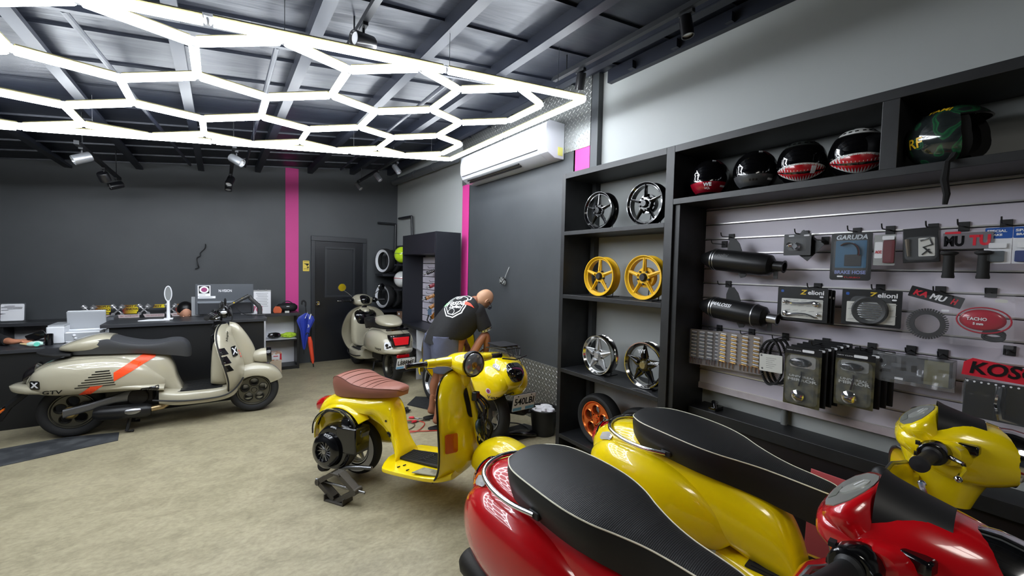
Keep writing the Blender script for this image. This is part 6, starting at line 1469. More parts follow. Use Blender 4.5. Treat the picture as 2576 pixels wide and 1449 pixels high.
mb = MB(); mb.bb((-.262, -.0045, .236), (-.20, -.003, .239)); mb.bb((-.262, -.0045, .205), (-.13, -.003, .208)); mb.v = [T @ v for v in mb.v]; mb.build('printed_lines', mat('grey print'), s, smooth=0)
r = empty('sprung_arm_stand', (.42, 6.20, .952), 0, 'dark sprung monitor arm with two yellow marks, rising over the counter', 'monitor arm')
M_arm = mat('dark grey arm', (58, 58, 58), .4)
mb = MB(); mb.tube([(0, 0, 0), (0, 0, .09), (-.02, 0, .13)], .028, 14); mb.bb((-.05, -.05, 0), (.05, .05, .012)); mb.build('arm_foot', M_arm, r, bevel=.003)
mb = MB(); mb.tube([(-.005, 0, .11), (-.10, 0, .215), (-.115, 0, .25)], [.026, .024, .022], 12); mb.build('lower_arm', M_arm, r)
mb = MB(); mb.tube([(-.115, -.01, .25), (-.33, -.0, .125)], [.024, .018], 10); u = mb.build('upper_arm', M_arm, r)
for a, b in (((-.185, -.024, .218), (.03, .004, .01)), ((-.275, -.024, .165), (.014, .004, .014))):
    mb = MB(); mb.box(a, b, tilt=(0, -.53, 0)); mb.build('yellow_mark', mat('yellow print'), u, smooth=0)
mb = MB(); mb.lathe([(0, -.02), (.045, -.018), (.05, .0), (.045, .02), (0, .02)], (-.38, .03, .125), (0, 1, 0), 22); mb.tube([(-.33, 0, .125), (-.38, .03, .125)], .016, 8); mb.build('joint', M_arm, r)
mb = MB(); mb.tube(spline([(-.25, -.02, .10), (-.18, -.06, .03), (-.10, -.1, .008), (-.06, -.14, .006)], 5), .004, 6); mb.build('cable', M_blk, r)
# white mirror lamp, papers on the counter
r = empty('desk_lamp', (-.475, 6.10, .952), 0, 'white upright lamp with an oval grey ring head on the counter', 'lamp')
mb = MB(); mb.bb((-.04, -.05, 0), (.04, .05, .014)); mb.tube([(0, 0, .01), (0, 0, .21)], [.018, .014], 12); mb.build('stand', M_white, r, bevel=.003)
mb = MB(); ov = [(a*.036, b*.09) for a, b in circle(1, 28)]; mb.plate([ov, [(x*.74, y*.88) for x, y in ov]], .016, frame_mat((0, 0, .29), (1, 0, 0), (0, 0, 1))); mb.build('oval_rim', M_white, r, bevel=.002)
mb = MB(); mb.plate([[(x*.8, y*.9) for x, y in ov]], .006, frame_mat((0, .002, .29), (1, 0, 0), (0, 0, 1))); mb.build('grey_mesh', mat('mid grey mesh', (120, 122, 122), .6), r)
mb = MB(); mb.plate([[(-.14, -.03), (.13, -.06), (.14, .05), (-.06, .08)]], .008, Matrix.Translation((0, 0, .004))); tag(mb.build('paper_sheet', M_paper, smooth=0, loc=(-.585, 6.03, .952)), 'white paper lying on the reception counter at the foot of the lamp', 'paper')
r = empty('card_reader', (-.27, 6.52, .86), 0, 'silvery flat device edge standing left of the big monitor', 'device'); bpy.data.objects.remove(r)
solid('silver_device', [((-.06, -.02, 0), (.06, .02, .23))], mat('silver grey plastic', (165, 167, 170), .35), 'silver grey device upright behind the counter, left of the monitor', 'device', loc=(-.22, 6.40, .952))
# printers
M_pw = mat('printer white', (222, 224, 228), .35, coat=.3); M_pg = mat('printer light grey', (165, 168, 172), .4)
r = empty('printer', (-1.18, 6.22, .754), 0, 'white printer with its grey lid flipped up, on the low desk', 'printer')
mb = MB(); mb.bb((-.24, -.17, 0), (-.11, .17, .17)); mb.bb((-.11, -.17, 0), (.15, .17, .11)); mb.build('printer_body', M_pw, r, smooth=0, bevel=.01)
mb = MB(); mb.bb((-.11, -.172, .02), (.15, -.166, .10)); mb.bb((-.23, -.16, .17), (-.11, .16, .185)); mb.build('grey_tray', M_pg, r, smooth=0, bevel=.003)
mb = MB(); mb.box((.02, .02, .205), (.30, .02, .20), tilt=(.18, 0, 0)); l = mb.build('raised_lid', M_pg, r, smooth=0, bevel=.006)
mb = MB(); mb.box((.02, .03, .30), (.29, .04, .022)); mb.build('lid_edge', M_pw, l, smooth=0, bevel=.004); mb = MB(); mb.box((.02, -.0, .112), (.31, .03, .016)); mb.build('lid_edge', M_pw, l, smooth=0, bevel=.004)
mb = MB(); mb.ball((-.04, -.175, .075), (.014, .008, .014)); mb.ball((-.03, -.175, .045), (.012, .008, .012)); mb.build('knobs', M_white, r)
r = empty('printer', (-.935, 6.36, .754), 0, 'smaller white printer with grey top squeezed between lid and counter', 'printer')
mb = MB(); mb.bb((-.075, -.12, 0), (-.0, .14, .18)); mb.build('printer_body', M_pw, r, smooth=0, bevel=.006); r.location.x = -.95
mb = MB(); mb.bb((-.073, -.11, .18), (-.002, .14, .225)); mb.build('grey_top', mat('dark printer grey', (80, 83, 88), .4), r, smooth=0, bevel=.004); solid('slot_mark', [((-.06, -.122, .105), (-.02, -.12, .112))], M_blk, parent=r)
r = empty('tape_dispenser', (-1.47, 5.92, .752), .05, 'mint green and white tape dispenser lying on the low desk', 'tape dispenser')
mb = MB(); mb.loft([[(x, yy*w, .03+zz*h*.5) for yy, zz in circle(1, 16)] for x, w, h in ((-.05, .008, .02), (-.02, .025, .05), (.03, .03, .055), (.06, .012, .03))]); mb.build('body', mat('pale mint plastic', (190, 222, 210), .4), r)
mb = MB(); mb.lathe([(0, -.012), (.02, -.012), (.02, .012), (0, .012)], (.025, -.03, .03), (0, 1, 0), 18); mb.build('tape_roll', mat('mint tape', (110, 215, 190), .4), r); mb = MB(); mb.tube([(-.045, 0, .03), (-.09, 0, .04)], [.012, .004], 8); mb.build('nozzle', mat('buff plastic', (205, 180, 130), .5), r)
mb = MB(); mb.lathe([(0, 0), (.026, 0), (.03, .01), (.032, .11), (.029, .112), (.027, .02), (0, .02)], (0, 0, 0), (0, 0, 1), 24); tag(mb.build('cup', M_gblk, loc=(-1.385, 5.99, .752)), 'black cup on the low desk left of the printer', 'cup')
mb = MB(); mb.tube(spline([(0, 0, .006), (.03, .02, .02), (.07, -.01, .01), (.10, .02, .02), (.06, .04, .03)], 4), .004, 6); tag(mb.build('charging_cable', mat('grey cable', (150, 152, 158), .4), loc=(-1.50, 6.0, .752)), 'little grey cable curled behind the mint tape dispenser', 'cable')
# right end bay contents
r = empty('black_plastic_bag', (.68, 7.30, .468), 0, 'crumpled shiny black bag on the middle shelf of the white bay', 'bag')
def lump(w, d, h, seed, n=20, m=10, amp=.2):
    rnd = random.Random(seed); A = [[1+rnd.uniform(-amp, amp) for _ in range(n)] for _ in range(m)]; mb = MB(); secs = []
    for i in range(m):
        a = PI*(i+.5)/m
        secs.append([(w/2*math.sin(a)*math.cos(2*PI*j/n)*A[i][j], d/2*math.sin(a)*math.sin(2*PI*j/n)*A[i][j], max(0, h/2+h/2*-math.cos(a)*(.8+.2*A[i][j]))) for j in range(n)])
    mb.loft(secs); return mb
lump(.19, .12, .09, 4).build('bag_body', mat('shiny black bag', (16, 16, 18), .18, coat=.5), r, smooth=20)
tag(lump(.20, .12, .085, 9, amp=.28).build('neon_cloth', mat('neon lime cloth', (190, 225, 60), .7), smooth=40, loc=(.88, 7.28, .468)), 'neon lime crumpled cloth on the middle shelf of the white bay', 'cloth')
r = empty('cardboard_box', (.67, 7.03, 0), 0, 'taped cardboard box with red print, standing before the white bay', 'box')
solid('carton', [((-.08, -.07, .19), (.08, .07, .31))], mat('printed carton', (196, 150, 120), .7, var=(20, (220, 215, 210), .45, .55)), parent=r); solid('lower_carton', [((-.075, -.07, 0), (.075, .07, .19))], mat('cream carton', (210, 190, 165), .7), parent=r); solid('white_label', [((-.06, -.073, .21), (.05, -.07, .28))], M_paper, parent=r); solid('red_label', [((-.03, -.075, .25), (.03, -.073, .262)), ((.052, -.074, .2), (.075, -.07, .29))], mat('bright red print'), parent=r)
# umbrellas hanging on the cabinet end
def umbrella(x, y, z, m, label, L=.62, R=.075, hookm=None, flare=True, lean=.10):
    r = empty('umbrella', (x, y, z), 0, label, 'umbrella')
    mb = MB(); pr = [(0, 0), (.012, -.01), (.02, -.05), (.055, -.30*L/.62), (R, -.42*L/.62)] if not flare else [(0, -L), (.015, -L+.03), (.055, -L*.45), (R, -L*.2), (R*.8, -L*.1), (.02, -.01), (0, 0)]
    n = 16; rows = []
    for q, zz in pr: rows.append([(q*(1+.28*(-1)**k)*math.cos(2*PI*k/n)+zz*-lean, q*(1+.28*(-1)**k)*math.sin(2*PI*k/n)*.6, zz) for k in range(n)])
    mb.loft(rows[::-1] if flare else rows); mb.build('folded_canopy', m, r, smooth=20)
    mb = MB(); mb.tube([(-.0, 0, .0), (-.01, 0, .1)], .006, 8); mb.tube(spline([(-.01, 0, .1), (-.01, 0, .16), (-.035, 0, .19), (-.06, 0, .17), (-.06, 0, .13)], 4), .012, 8); mb.build('handle', hookm or M_blk, r)
    mb = MB(); mb.tube([(lean*L, 0, -L), (lean*L*1.1, 0, -L-.06)], .005, 6); mb.build('tip', M_blk, r); return r
u = umbrella(1.10, 7.13, .86, mat('royal blue cloth', (40, 60, 165), .5), 'royal blue umbrella with white edges hanging at the cabinet end', .58, .10, lean=-.05)
text('printed_digit', '3', .06, M_white, frame_mat((.02, -.075, -.20), (1, -.1, 0), (0, 0, 1)), u, 0, None, .001)
mb = MB(); mb.plate([[(-.01, 0), (.03, .09), (.035, .10), (.0, .0)]], .004, frame_mat((-.02, -.06, -.08), (1, 0, 0), (0, 0, 1))); mb.plate([[(.05, 0), (.075, .07), (.085, .06), (.06, -.02)]], .004, frame_mat((-.02, -.06, -.08), (1, 0, 0), (0, 0, 1))); mb.build('white_edge', M_white, u)
r = empty('umbrella', (1.13, 7.02, .50), 0, 'slim red orange folded umbrella below the blue one, black tip down', 'umbrella')
mb = MB(); mb.lathe([(0, .0), (.022, .0), (.034, -.08), (.026, -.36), (.012, -.42), (0, -.42)], (0, 0, 0), (-.12, 0, 1), 12); mb.build('folded_canopy', mat('red orange cloth', (225, 75, 45), .5), r, smooth=40)
mb = MB(); mb.tube([(.05, 0, -.41), (.058, 0, -.47)], .008, 8); mb.build('tip', M_blk, r); mb = MB(); mb.tube(spline([(0, 0, 0), (-.01, 0, .05), (-.04, 0, .06), (-.05, 0, .03)], 4), .007, 8); mb.build('handle', M_blk, r)
mb = MB(); mb.bb((-.003, -.06, -.015), (.02, .06, .0)); mb.tube([(.01, -.05, -.01), (.05, -.05, -.01), (.05, -.05, .01)], .004, 6); struct(mb.build('trim_9', M_blk, loc=(1.01, 7.19, .82)))
# black mat under the striped scooter
mb = MB(); mb.plate([[(-2.1, 4.62), (-.75, 5.0), (-.775, 5.23), (-1.2, 5.57), (-2.3, 5.28)][:3]+[(-1.15, 5.32), (-2.1, 5.17)]], .006, Matrix.Translation((0, 0, .003))); tag(mb.build('floor_runner', mat('worn black rubber mat', (48, 50, 53), .6, bump=('noise', 40, .3, .002), var=(8, (78, 80, 82), .45, .7)), smooth=0), 'worn dark grey rubber mat on the floor at the lower left', 'mat')
# yellow camera sign on the wall
r = empty('camera_notice', (1.155, YB-.004, 1.585), 0, 'small yellow camera warning notice left of the door', 'sign')
mb = MB(); mb.plate([rrect(.095, .17, .008)], .004, frame_mat((0, 0, 0), (1, 0, 0), (0, 0, 1))); mb.build('plate', mat('notice yellow', (228, 200, 80), .5), r)
mb = MB(); mb.plate([[(-.04, .04), (.04, .04), (.035, .015), (.012, -.002), (-.0, .02)]], .002, frame_mat((0, -.003, .0), (1, 0, 0), (0, 0, 1))); mb.plate([[(.01, -.03), (.04, -.03), (.04, -.01), (.012, -.012)]], .002, frame_mat((0, -.003, 0), (1, 0, 0), (0, 0, 1))); mb.plate([[(-.04, .065), (.04, .065), (.04, .07), (-.04, .07)]], .002, frame_mat((0, -.003, 0), (1, 0, 0), (0, 0, 1))); mb.build('camera_symbol', M_iron, r, smooth=0)
text('notice_lettering', '24 HR', .02, M_iron, frame_mat((0, -.0035, -.048), (1, 0, 0), (0, 0, 1)), r, 0, .07, .0005)
# wires from the walls
mb = MB(); mb.tube(spline([(.0, -.01, .0), (-.005, -.03, -.06), (-.06, -.03, -.13), (-.06, -.04, -.17), (-.10, -.03, -.21), (-.09, -.04, -.30), (-.08, -.03, -.34), (-.12, -.04, -.36)], 5), .007, 6); tag(mb.build('loose_wire', M_blk, loc=(-.16, YB, 1.87)), 'black loose wire sticking out high on the dark rear wall', 'wire')
r = empty('wire_tangle', (PX, 4.08, 1.46), 0, 'tangled pale loose wires hanging from the dark panel beside the man', 'wire')
rnd = random.Random(2)
mb = MB(); mb.tube(spline([(0, -.05, .17), (-.02, -.045, .12), (-.03, -.02, .06), (-.03, 0, .02)], 4), .005, 6); mb.build('feed_wire', mat('pale grey wire', (150, 152, 150), .5), r)
for k in range(8):
    P = [(-.03+rnd.uniform(-.02, .0), rnd.uniform(-.05, .09), rnd.uniform(-.04, .05)) for _ in range(4)]; mb = MB(); mb.tube(spline([(-.03, 0, .02)]+P, 4), .004, 5); mb.build('wire_strand', [mat('pale grey wire'), M_iron][k % 2], r)
# ================================================================ dark cabinet with parts on the right rear wall
c = empty('parts_cabinet', (2.30, 5.03, 0), 0, 'tall dark cabinet with a slatted niche of shock absorbers, left of the pink stripe', 'cabinet')
M_dk = mat('blue black laminate', (27, 29, 36), .42)
solid('side_panel', [((0, 0, 0), (.36, .03, 2.075))], M_dk, parent=c); solid('side_panel', [((0, 1.17, .76), (.36, 1.2, 2.075))], M_dk, parent=c)
solid('top_fascia', [((-.002, .032, 1.79), (.36, 1.168, 2.073))], M_dk, parent=c); solid('counter_top', [((-.03, .03, .725), (.36, 1.45, .762))], M_dk, parent=c)
s = empty('slatted_back', (.32, 0, 0), 0, parent=c)
for k in range(10):
    z = .77+.1*k; solid('slat', [((0, .03, z), (.03, 1.17, z+.09))], M_slat, parent=s, bevel=.002)
solid('white_divider', [((0, .60, 0), (.34, .62, .725))], M_win, parent=c); solid('white_divider', [((0, 1.1, 0), (.34, 1.12, .725))], M_win, parent=c); solid('white_back', [((.33, .03, 0), (.34, 1.45, .725))], mat('greyish white shelf', (168, 172, 176), .5), parent=c)
solid('white_shelf', [((0, .03, .43), (.33, 1.45, .445))], M_win, parent=c); solid('black_rail', [((-.01, .03, .20), (.01, 1.45, .22))], M_dk, parent=c); solid('white_shelf', [((.02, .03, .19), (.33, 1.45, .205))], M_win, parent=c); solid('end_divider', [((0, 1.42, 0), (.34, 1.45, .725))], M_dk, parent=c)
def shock(y, z, spring, label, d=(-.7, .45, -.35), L=.2, x=2.55):
    r = empty('shock_absorber', (x, y, z), 0, label, 'shock absorber', 'shock absorbers in the slatted niche')
    d = Vector(d).normalized(); a = -d*L/2; b = d*L/2; mb = MB(); mb.tube([a, b], .011, 10); mb.ball(a, .017, 10, 8); mb.ball(b, .015, 10, 8); mb.build('damper_rod', M_steel, r)
    mb = MB(); u = d.orthogonal().normalized(); w = d.cross(u); P = []
    for i in range(90):
        t = i/89; P.append(a+d*(L*.14+L*.66*t)+u*.024*math.cos(t*2*PI*7)+w*.024*math.sin(t*2*PI*7))
    mb.tube(P, .0052, 6); mb.build('spring', spring, r)
    mb = MB(); mb.tube([a+d*L*.1, a+d*L*.15], .027, 12); mb.tube([b-d*L*.22, b-d*L*.16], .027, 12); mb.build('spring_seat', M_blk, r)
    h = hook(0, 0, .12, ''); h.location = (2.62, y, z+.05); tag(h, 'hook holding the '+label.split(' in the')[0], 'hook', 'hooks in the slatted niche'); return r
OS = mat('orange spring', (232, 150, 40), .35); RS = mat('red spring', (180, 30, 40), .35)
shock(5.70, 1.55, M_blk, 'black shock absorber in the slatted niche, topmost', L=.24); shock(5.64, 1.35, RS, 'red shock absorber in the slatted niche', L=.2)
shock(5.74, 1.175, OS, 'orange shock absorber pointing left in the slatted niche', L=.24); shock(5.64, 1.05, OS, 'orange shock absorber in the middle of the slatted niche', (-.5, .3, -.4), .2); shock(5.60, .925, OS, 'lowest orange shock absorber in the slatted niche', (-.3, .4, -.6), .2)
r = empty('small_plate', (2.46, 5.56, .97), .3, 'slate blue flat plate hanging among the orange shocks', 'plate'); mb = MB(); mb.plate([rrect(.06, .09, .015)], .006, frame_mat((0, 0, 0), (.3, -1, 0), (0, 0, 1))); mb.build('plate', mat('slate blue', (75, 95, 118), .4), r); mb = MB(); mb.tube([(0, .02, -.04), (-.02, .03, -.12), (0, .0, -.16)], .010, 8); mb.build('black_bar', M_blk, r)
r = empty('engine_part', (2.24, 5.12, .99), 0, 'dark machined engine part held at the cabinet corner behind the man', 'machine part')
bpy.data.objects.remove(r)
r = empty('engine_part', (2.34, 4.97, .90), 0, 'dark cylinder head on the cabinet side behind the man', 'machine part'); bpy.data.objects.remove(r)
for y, z, w_, h_, lab in ((5.30, .447, .16, .10, 'dark bag on the upper white shelf behind the man'), (5.42, .207, .12, .09, 'dark wrapped part on the lower white shelf behind the man'), (5.80, .447, .14, .11, 'clear grey bundle on the upper white shelf behind the beige scooter'), (5.85, .207, .18, .13, 'grey packet on the lower white shelf behind the beige scooter')):
    tag(lump(w_, .16, h_, int(y*10)).build('wrapped_bundle', mat('grey bundle wrap', (92, 95, 97), .3, coat=.4) if y > 5.6 else M_gblk, smooth=25, loc=(2.45, y, z)), lab, 'bundle')
# tyre rack and helmets at the back
def tyre_thing(x, y, z, R, r0, w, ax, label, white=True):
    t = empty('tyre', (x, y, z), 0, label, 'tyre', 'whitewall tyres on the rear rack'); A = Vector(ax).normalized()
    mb = MB(); mb.lathe(tyre_prof(R, r0, w), (0, 0, 0), A, 44, closed=True); mb.build('tread', M_rub, t)
    if white: mb = MB(); mb.lathe([(r0-.004, w*.34), (R-.022, w*.52), (R-.022, w*.54), (r0-.004, w*.38)], (0, 0, 0), A, 44, closed=True); mb.build('white_wall', M_white, t)
    return t
for zz, lab in ((1.70, 'upper whitewall tyre on the rear rack'), (1.09, 'lower whitewall tyre on the rear rack')):
    tyre_thing(2.34, 7.18, zz, .215, .155, .11, (-1, -.32, 0), lab)
for x, z, lab in ((2.46, 1.70, 'plain black tyre beside the upper whitewall tyre'), (2.46, 1.09, 'plain black tyre beside the lower whitewall tyre')): tyre_thing(x+.03, 7.16, z, .20, .13, .1, (-1, -.32, 0), lab, False)
r = empty('tyre_rack', (2.30, 6.98, 0), 0, 'dark rack with two shelves holding tyres in the rear corner', 'rack')
solid('shelf', [((-.06, 0, 1.44), (.36, .42, 1.48))], M_dk, parent=r); solid('shelf', [((-.06, 0, .83), (.36, .42, .87))], M_dk, parent=r); solid('post', [((.32, 0, 0), (.36, .42, 1.98))], M_dk, parent=r); solid('shelf', [((-.06, 0, .38), (.36, .42, .42))], M_dk, parent=r); solid('post', [((-.06, .38, 0), (-.02, .42, .83))], M_dk, parent=r)
def round_helmet(x, y, z, m, label, band):
    h = empty('helmet', (x, y, z), 0, label, 'helmet', 'helmets beside the dark cabinet')
    mb = MB(); mb.ball((0, 0, 0), (.125, .14, .135), 24, 16); mb.build('shell', m, h, smooth=60); mb = MB(); mb.tube([(.127*math.cos(a), .142*math.sin(a), .02) for a in [2*PI*k/30 for k in range(30)]], .004, 6, closed=True); mb.build('band', band, h)
    mb = MB(); mb.tube([(.0, -.1, -.1), (.02, -.12, -.14)], .02, 8); mb.build('lining', M_foam, h)
round_helmet(2.45, 6.66, 1.80, mat('neon lime shell', (200, 235, 40), .25, coat=1), 'neon lime helmet peeping out beside the dark cabinet', mat('navy trim', (30, 50, 90), .3))
round_helmet(2.45, 6.66, 1.40, M_hw, 'white helmet with a red edge peeping out beside the dark cabinet', mat('bright red print'))
r = empty('helmet_shelf_rack', (2.38, 6.52, 0), 0, 'narrow dark shelves with helmets between cabinet and tyre rack', 'rack')
solid('shelf', [((0, 0, 1.62), (.2, .3, 1.65))], M_dk, parent=r); solid('shelf', [((0, 0, 1.22), (.2, .3, 1.25))], M_dk, parent=r); solid('back_post', [((.18, 0, 0), (.21, .3, 1.95))], M_dk, parent=r); solid('shelf', [((0, 0, .70), (.26, .3, .73))], M_dk, parent=r)
for k in range(2):
    r = empty('cardboard_box', (2.49, 6.67, .73+.07*k), 0, ['lower of two small brown boxes behind the beige scooter mirror', 'upper of two small brown boxes behind the beige scooter mirror'][k], 'box', 'small brown boxes on the rack')
    solid('carton', [((-.08, -.09, 0), (.08, .09, .068))], mat('brown carton', (130, 100, 80), .7), parent=r); solid('label', [((-.082, -.03, .02), (-.08, .03, .05))], M_paper, parent=r)
# ================================================================ work area on the floor
r = empty('waste_bucket', (2.60, 3.13, 0), 0, 'black plastic bucket with white litter beside the shelf unit', 'bucket')
mb = MB(); mb.lathe([(0, 0), (.10, 0), (.108, .01), (.135, .235), (.15, .24), (.15, .255), (.133, .255), (.10, .02), (0, .02)], (0, 0, 0), (0, 0, 1), 36); mb.build('bucket_body', mat('charcoal plastic', (30, 31, 33), .5), r)
mb = MB(); mb.box((-.16, .04, .235), (.05, .06, .02)); mb.build('rim_handle', mat('charcoal plastic'), r, bevel=.004)
o = lump(.2, .2, .09, 21, amp=.3).build('white_litter', M_paper, r, smooth=20); o.location = (0, 0, .19)
mb = MB(); rnd = random.Random(8)
P = [(1.98, 3.42), (2.12, 3.12), (2.45, 3.12), (2.62, 3.30), (2.58, 3.42), (2.40, 3.42), (2.30, 3.62), (2.05, 3.66)]
mb.plate([P], .012, Matrix.Translation((0, 0, .006))); tag(mb.build('black_cloth', mat('black cloth', (26, 27, 28), .85, bump=('noise', 25, .8, .01)), bevel=.004), 'black cloth spread under the bare wheel of the 540LBI scooter', 'cloth')
mb = MB(); mb.tube(spline([(2.44, 3.52, .015), (2.50, 3.40, .03), (2.52, 3.28, .02), (2.46, 3.14, .015)], 5), .007, 6); tag(mb.build('black_cable', M_blk), 'black cable running from the cloth to the waste bucket', 'cable')
mb = MB(); mb.loft([ring(0, 0, .03, 0, .03, 3), ring(.10, 0, .05, 0, .05, 3), ring(.22, 0, .045, 0, .045, 3), ring(.26, 0, .02, 0, .03, 3)]); tag(mb.build('foot_pump', M_gblk, loc=(2.27, 3.24, .012), rot=(0, 0, -.6)), 'shiny black flat tool lying beside the bucket on the cloth', 'tool')
mb = MB(); mb.plate([[(1.78, 4.62), (1.98, 4.86), (2.3, 4.6), (2.25, 4.2), (2.02, 4.15)]], .01, Matrix.Translation((0, 0, .005))); tag(mb.build('work_mat', mat('black cloth'), smooth=0), 'dark work mat on the floor behind the man', 'mat')
for k, (pts, m_, lab) in enumerate([([(1.40, 3.90), (1.55, 3.80), (1.72, 3.98), (1.60, 4.12), (1.45, 4.02), (1.50, 3.85), (1.75, 3.72)], mat('red cable', (190, 60, 45), .5), 'red test cable looped on the floor behind the classic scooter'), ([(1.35, 4.05), (1.50, 4.15), (1.62, 4.0), (1.50, 3.88), (1.36, 3.95), (1.48, 4.10), (1.80, 4.02)], mat('dark olive cable', (70, 66, 50), .5), 'dark cable coiled on the floor beside the red test cable')]):
    mb = MB(); mb.tube(spline([(x, y, .006+.004*(i % 2)) for i, (x, y) in enumerate(pts)], 6), .0045, 6); tag(mb.build('test_cable', m_), lab, 'cable')
tl_ = [((1.62, 4.32), .5, M_blk, 'black screwdriver with shiny shaft on the floor', 'screwdriver'), ((1.68, 4.16), -.6, mat('bright red print'), 'red handled pliers on the floor by the man', 'pliers'), ((1.66, 4.05), .2, mat('bright red print'), 'red crocodile clip on the floor nearest the sandal', 'clip'), ((1.55, 4.40), 2.1, mat('teal handle', (40, 90, 95), .4), 'teal handled screwdriver on the floor left of the tools', 'screwdriver')]
for (x, y), a, m_, lab, cat in tl_:
    r = empty(cat.replace(' ', '_'), (x, y, 0), a, lab, cat); L = .11
    mb = MB(); mb.tube([(-L*.5, 0, .014), (-.01, 0, .014), (L*.0, 0, .012)], [.009, .014, .008], 10); mb.build('handle', m_, r)
    mb = MB(); mb.tube([(0, 0, .010), (L*.9, .0, .006)], .0045, 8)
    if cat == 'pliers': mb.tube([(-.01, .01, .010), (L*.5, -.02, .008)], .006, 6)
    mb.build('shaft', M_steel, r)
r = empty('wire_bundle', (1.66, 4.42, 0), 0, 'small tangled bundle of dark clips and wire on the floor', 'wire'); rnd = random.Random(4)
for k in range(7):
    mb = MB(); mb.tube(spline([(rnd.uniform(-.07, .07), rnd.uniform(-.07, .07), .01+rnd.uniform(0, .03)) for _ in range(5)], 4), .005, 6); mb.build('wire_strand', M_iron, r)
# ================================================================ people
M_skin = mat('tanned skin', (150, 98, 72), .5, spec=.4); M_skin2 = mat('light brown skin', (205, 150, 122), .5, spec=.4)
M_shirt = mat('black cotton', (20, 20, 22), .85, bump=('noise', 9, .35, .02)); M_short = mat('slate blue cloth', (74, 78, 98), .8, bump=('noise', 7, .5, .03))
def skin_body(name, chains, root_idx, m, parent, sub=2, smooth=True):
    """chains: dict of vertices {key:(pos, radius)} and edges"""
    V, E = chains; keys = list(V); me = bpy.data.meshes.new(name)
    me.from_pydata([V[k][0] for k in keys], [(keys.index(a), keys.index(b)) for a, b in E], [])
    o = bpy.data.objects.new(name, me); C.objects.link(o)
    sk = o.modifiers.new('skin', 'SKIN'); sk.use_smooth_shade = True
    for i, k in enumerate(keys):
        r = V[k][1]; me.skin_vertices[0].data[i].radius = (r, r) if not isinstance(r, tuple) else r
    me.skin_vertices[0].data[keys.index(root_idx)].use_root = True
    s = o.modifiers.new('sub', 'SUBSURF'); s.levels = sub; s.render_levels = sub
    dg = bpy.context.evaluated_depsgraph_get(); dg.update(); me2 = bpy.data.meshes.new_from_object(o.evaluated_get(dg)); bpy.data.objects.remove(o)
    me2.materials.clear(); me2.materials.append(m); me2.polygons.foreach_set('use_smooth', [True]*len(me2.polygons))
    o = bpy.data.objects.new(name, me2); C.objects.link(o); o.parent = parent; return o
def hand_chain(V, E, wrist_key, wrist, dirv, up, side, curl=.5, s=1.0, pre='r'):
    """palm and five fingers; dirv along the forearm, up = back of hand normal, side towards the thumb"""
    d = Vector(dirv).normalized(); u = Vector(up); u = (u-d*u.dot(d)).normalized(); t = Vector(side); t = (t-d*t.dot(d)-u*t.dot(u)).normalized(); w = Vector(wrist)
    V[pre+'palm'] = (w+d*.05*s, (.030*s, .018*s)); E.append((wrist_key, pre+'palm'))
    V[pre+'knk'] = (w+d*.085*s, (.032*s, .014*s)); E.append((pre+'palm', pre+'knk'))
    for i, (off, ln) in enumerate(((.028, .075), (.010, .085), (-.009, .08), (-.027, .062))):
        base = w+d*.088*s+t*off*s; p1 = base+(d*math.cos(curl*.5)-u*math.sin(curl*.5))*ln*.5*s; p2 = p1+(d*math.cos(curl*1.3)-u*math.sin(curl*1.3))*ln*.3*s; p3 = p2+(d*math.cos(curl*2.0)-u*math.sin(curl*2.0))*ln*.25*s
        k = pre+'f%d' % i; V[k+'a'] = (base, .0095*s); V[k+'b'] = (p1, .0085*s); V[k+'c'] = (p2, .008*s); V[k+'d'] = (p3, .0065*s)
        E += [(pre+'knk', k+'a'), (k+'a', k+'b'), (k+'b', k+'c'), (k+'c', k+'d')]
    b = w+d*.03*s+t*.03*s; V[pre+'ta'] = (b, .011*s); V[pre+'tb'] = (b+(d*.7+t*.7-u*.2)*.035*s, .010*s); V[pre+'tc'] = (b+(d*.9+t*.7-u*.5)*.06*s, .008*s); E += [(pre+'palm', pre+'ta'), (pre+'ta', pre+'tb'), (pre+'tb', pre+'tc')]
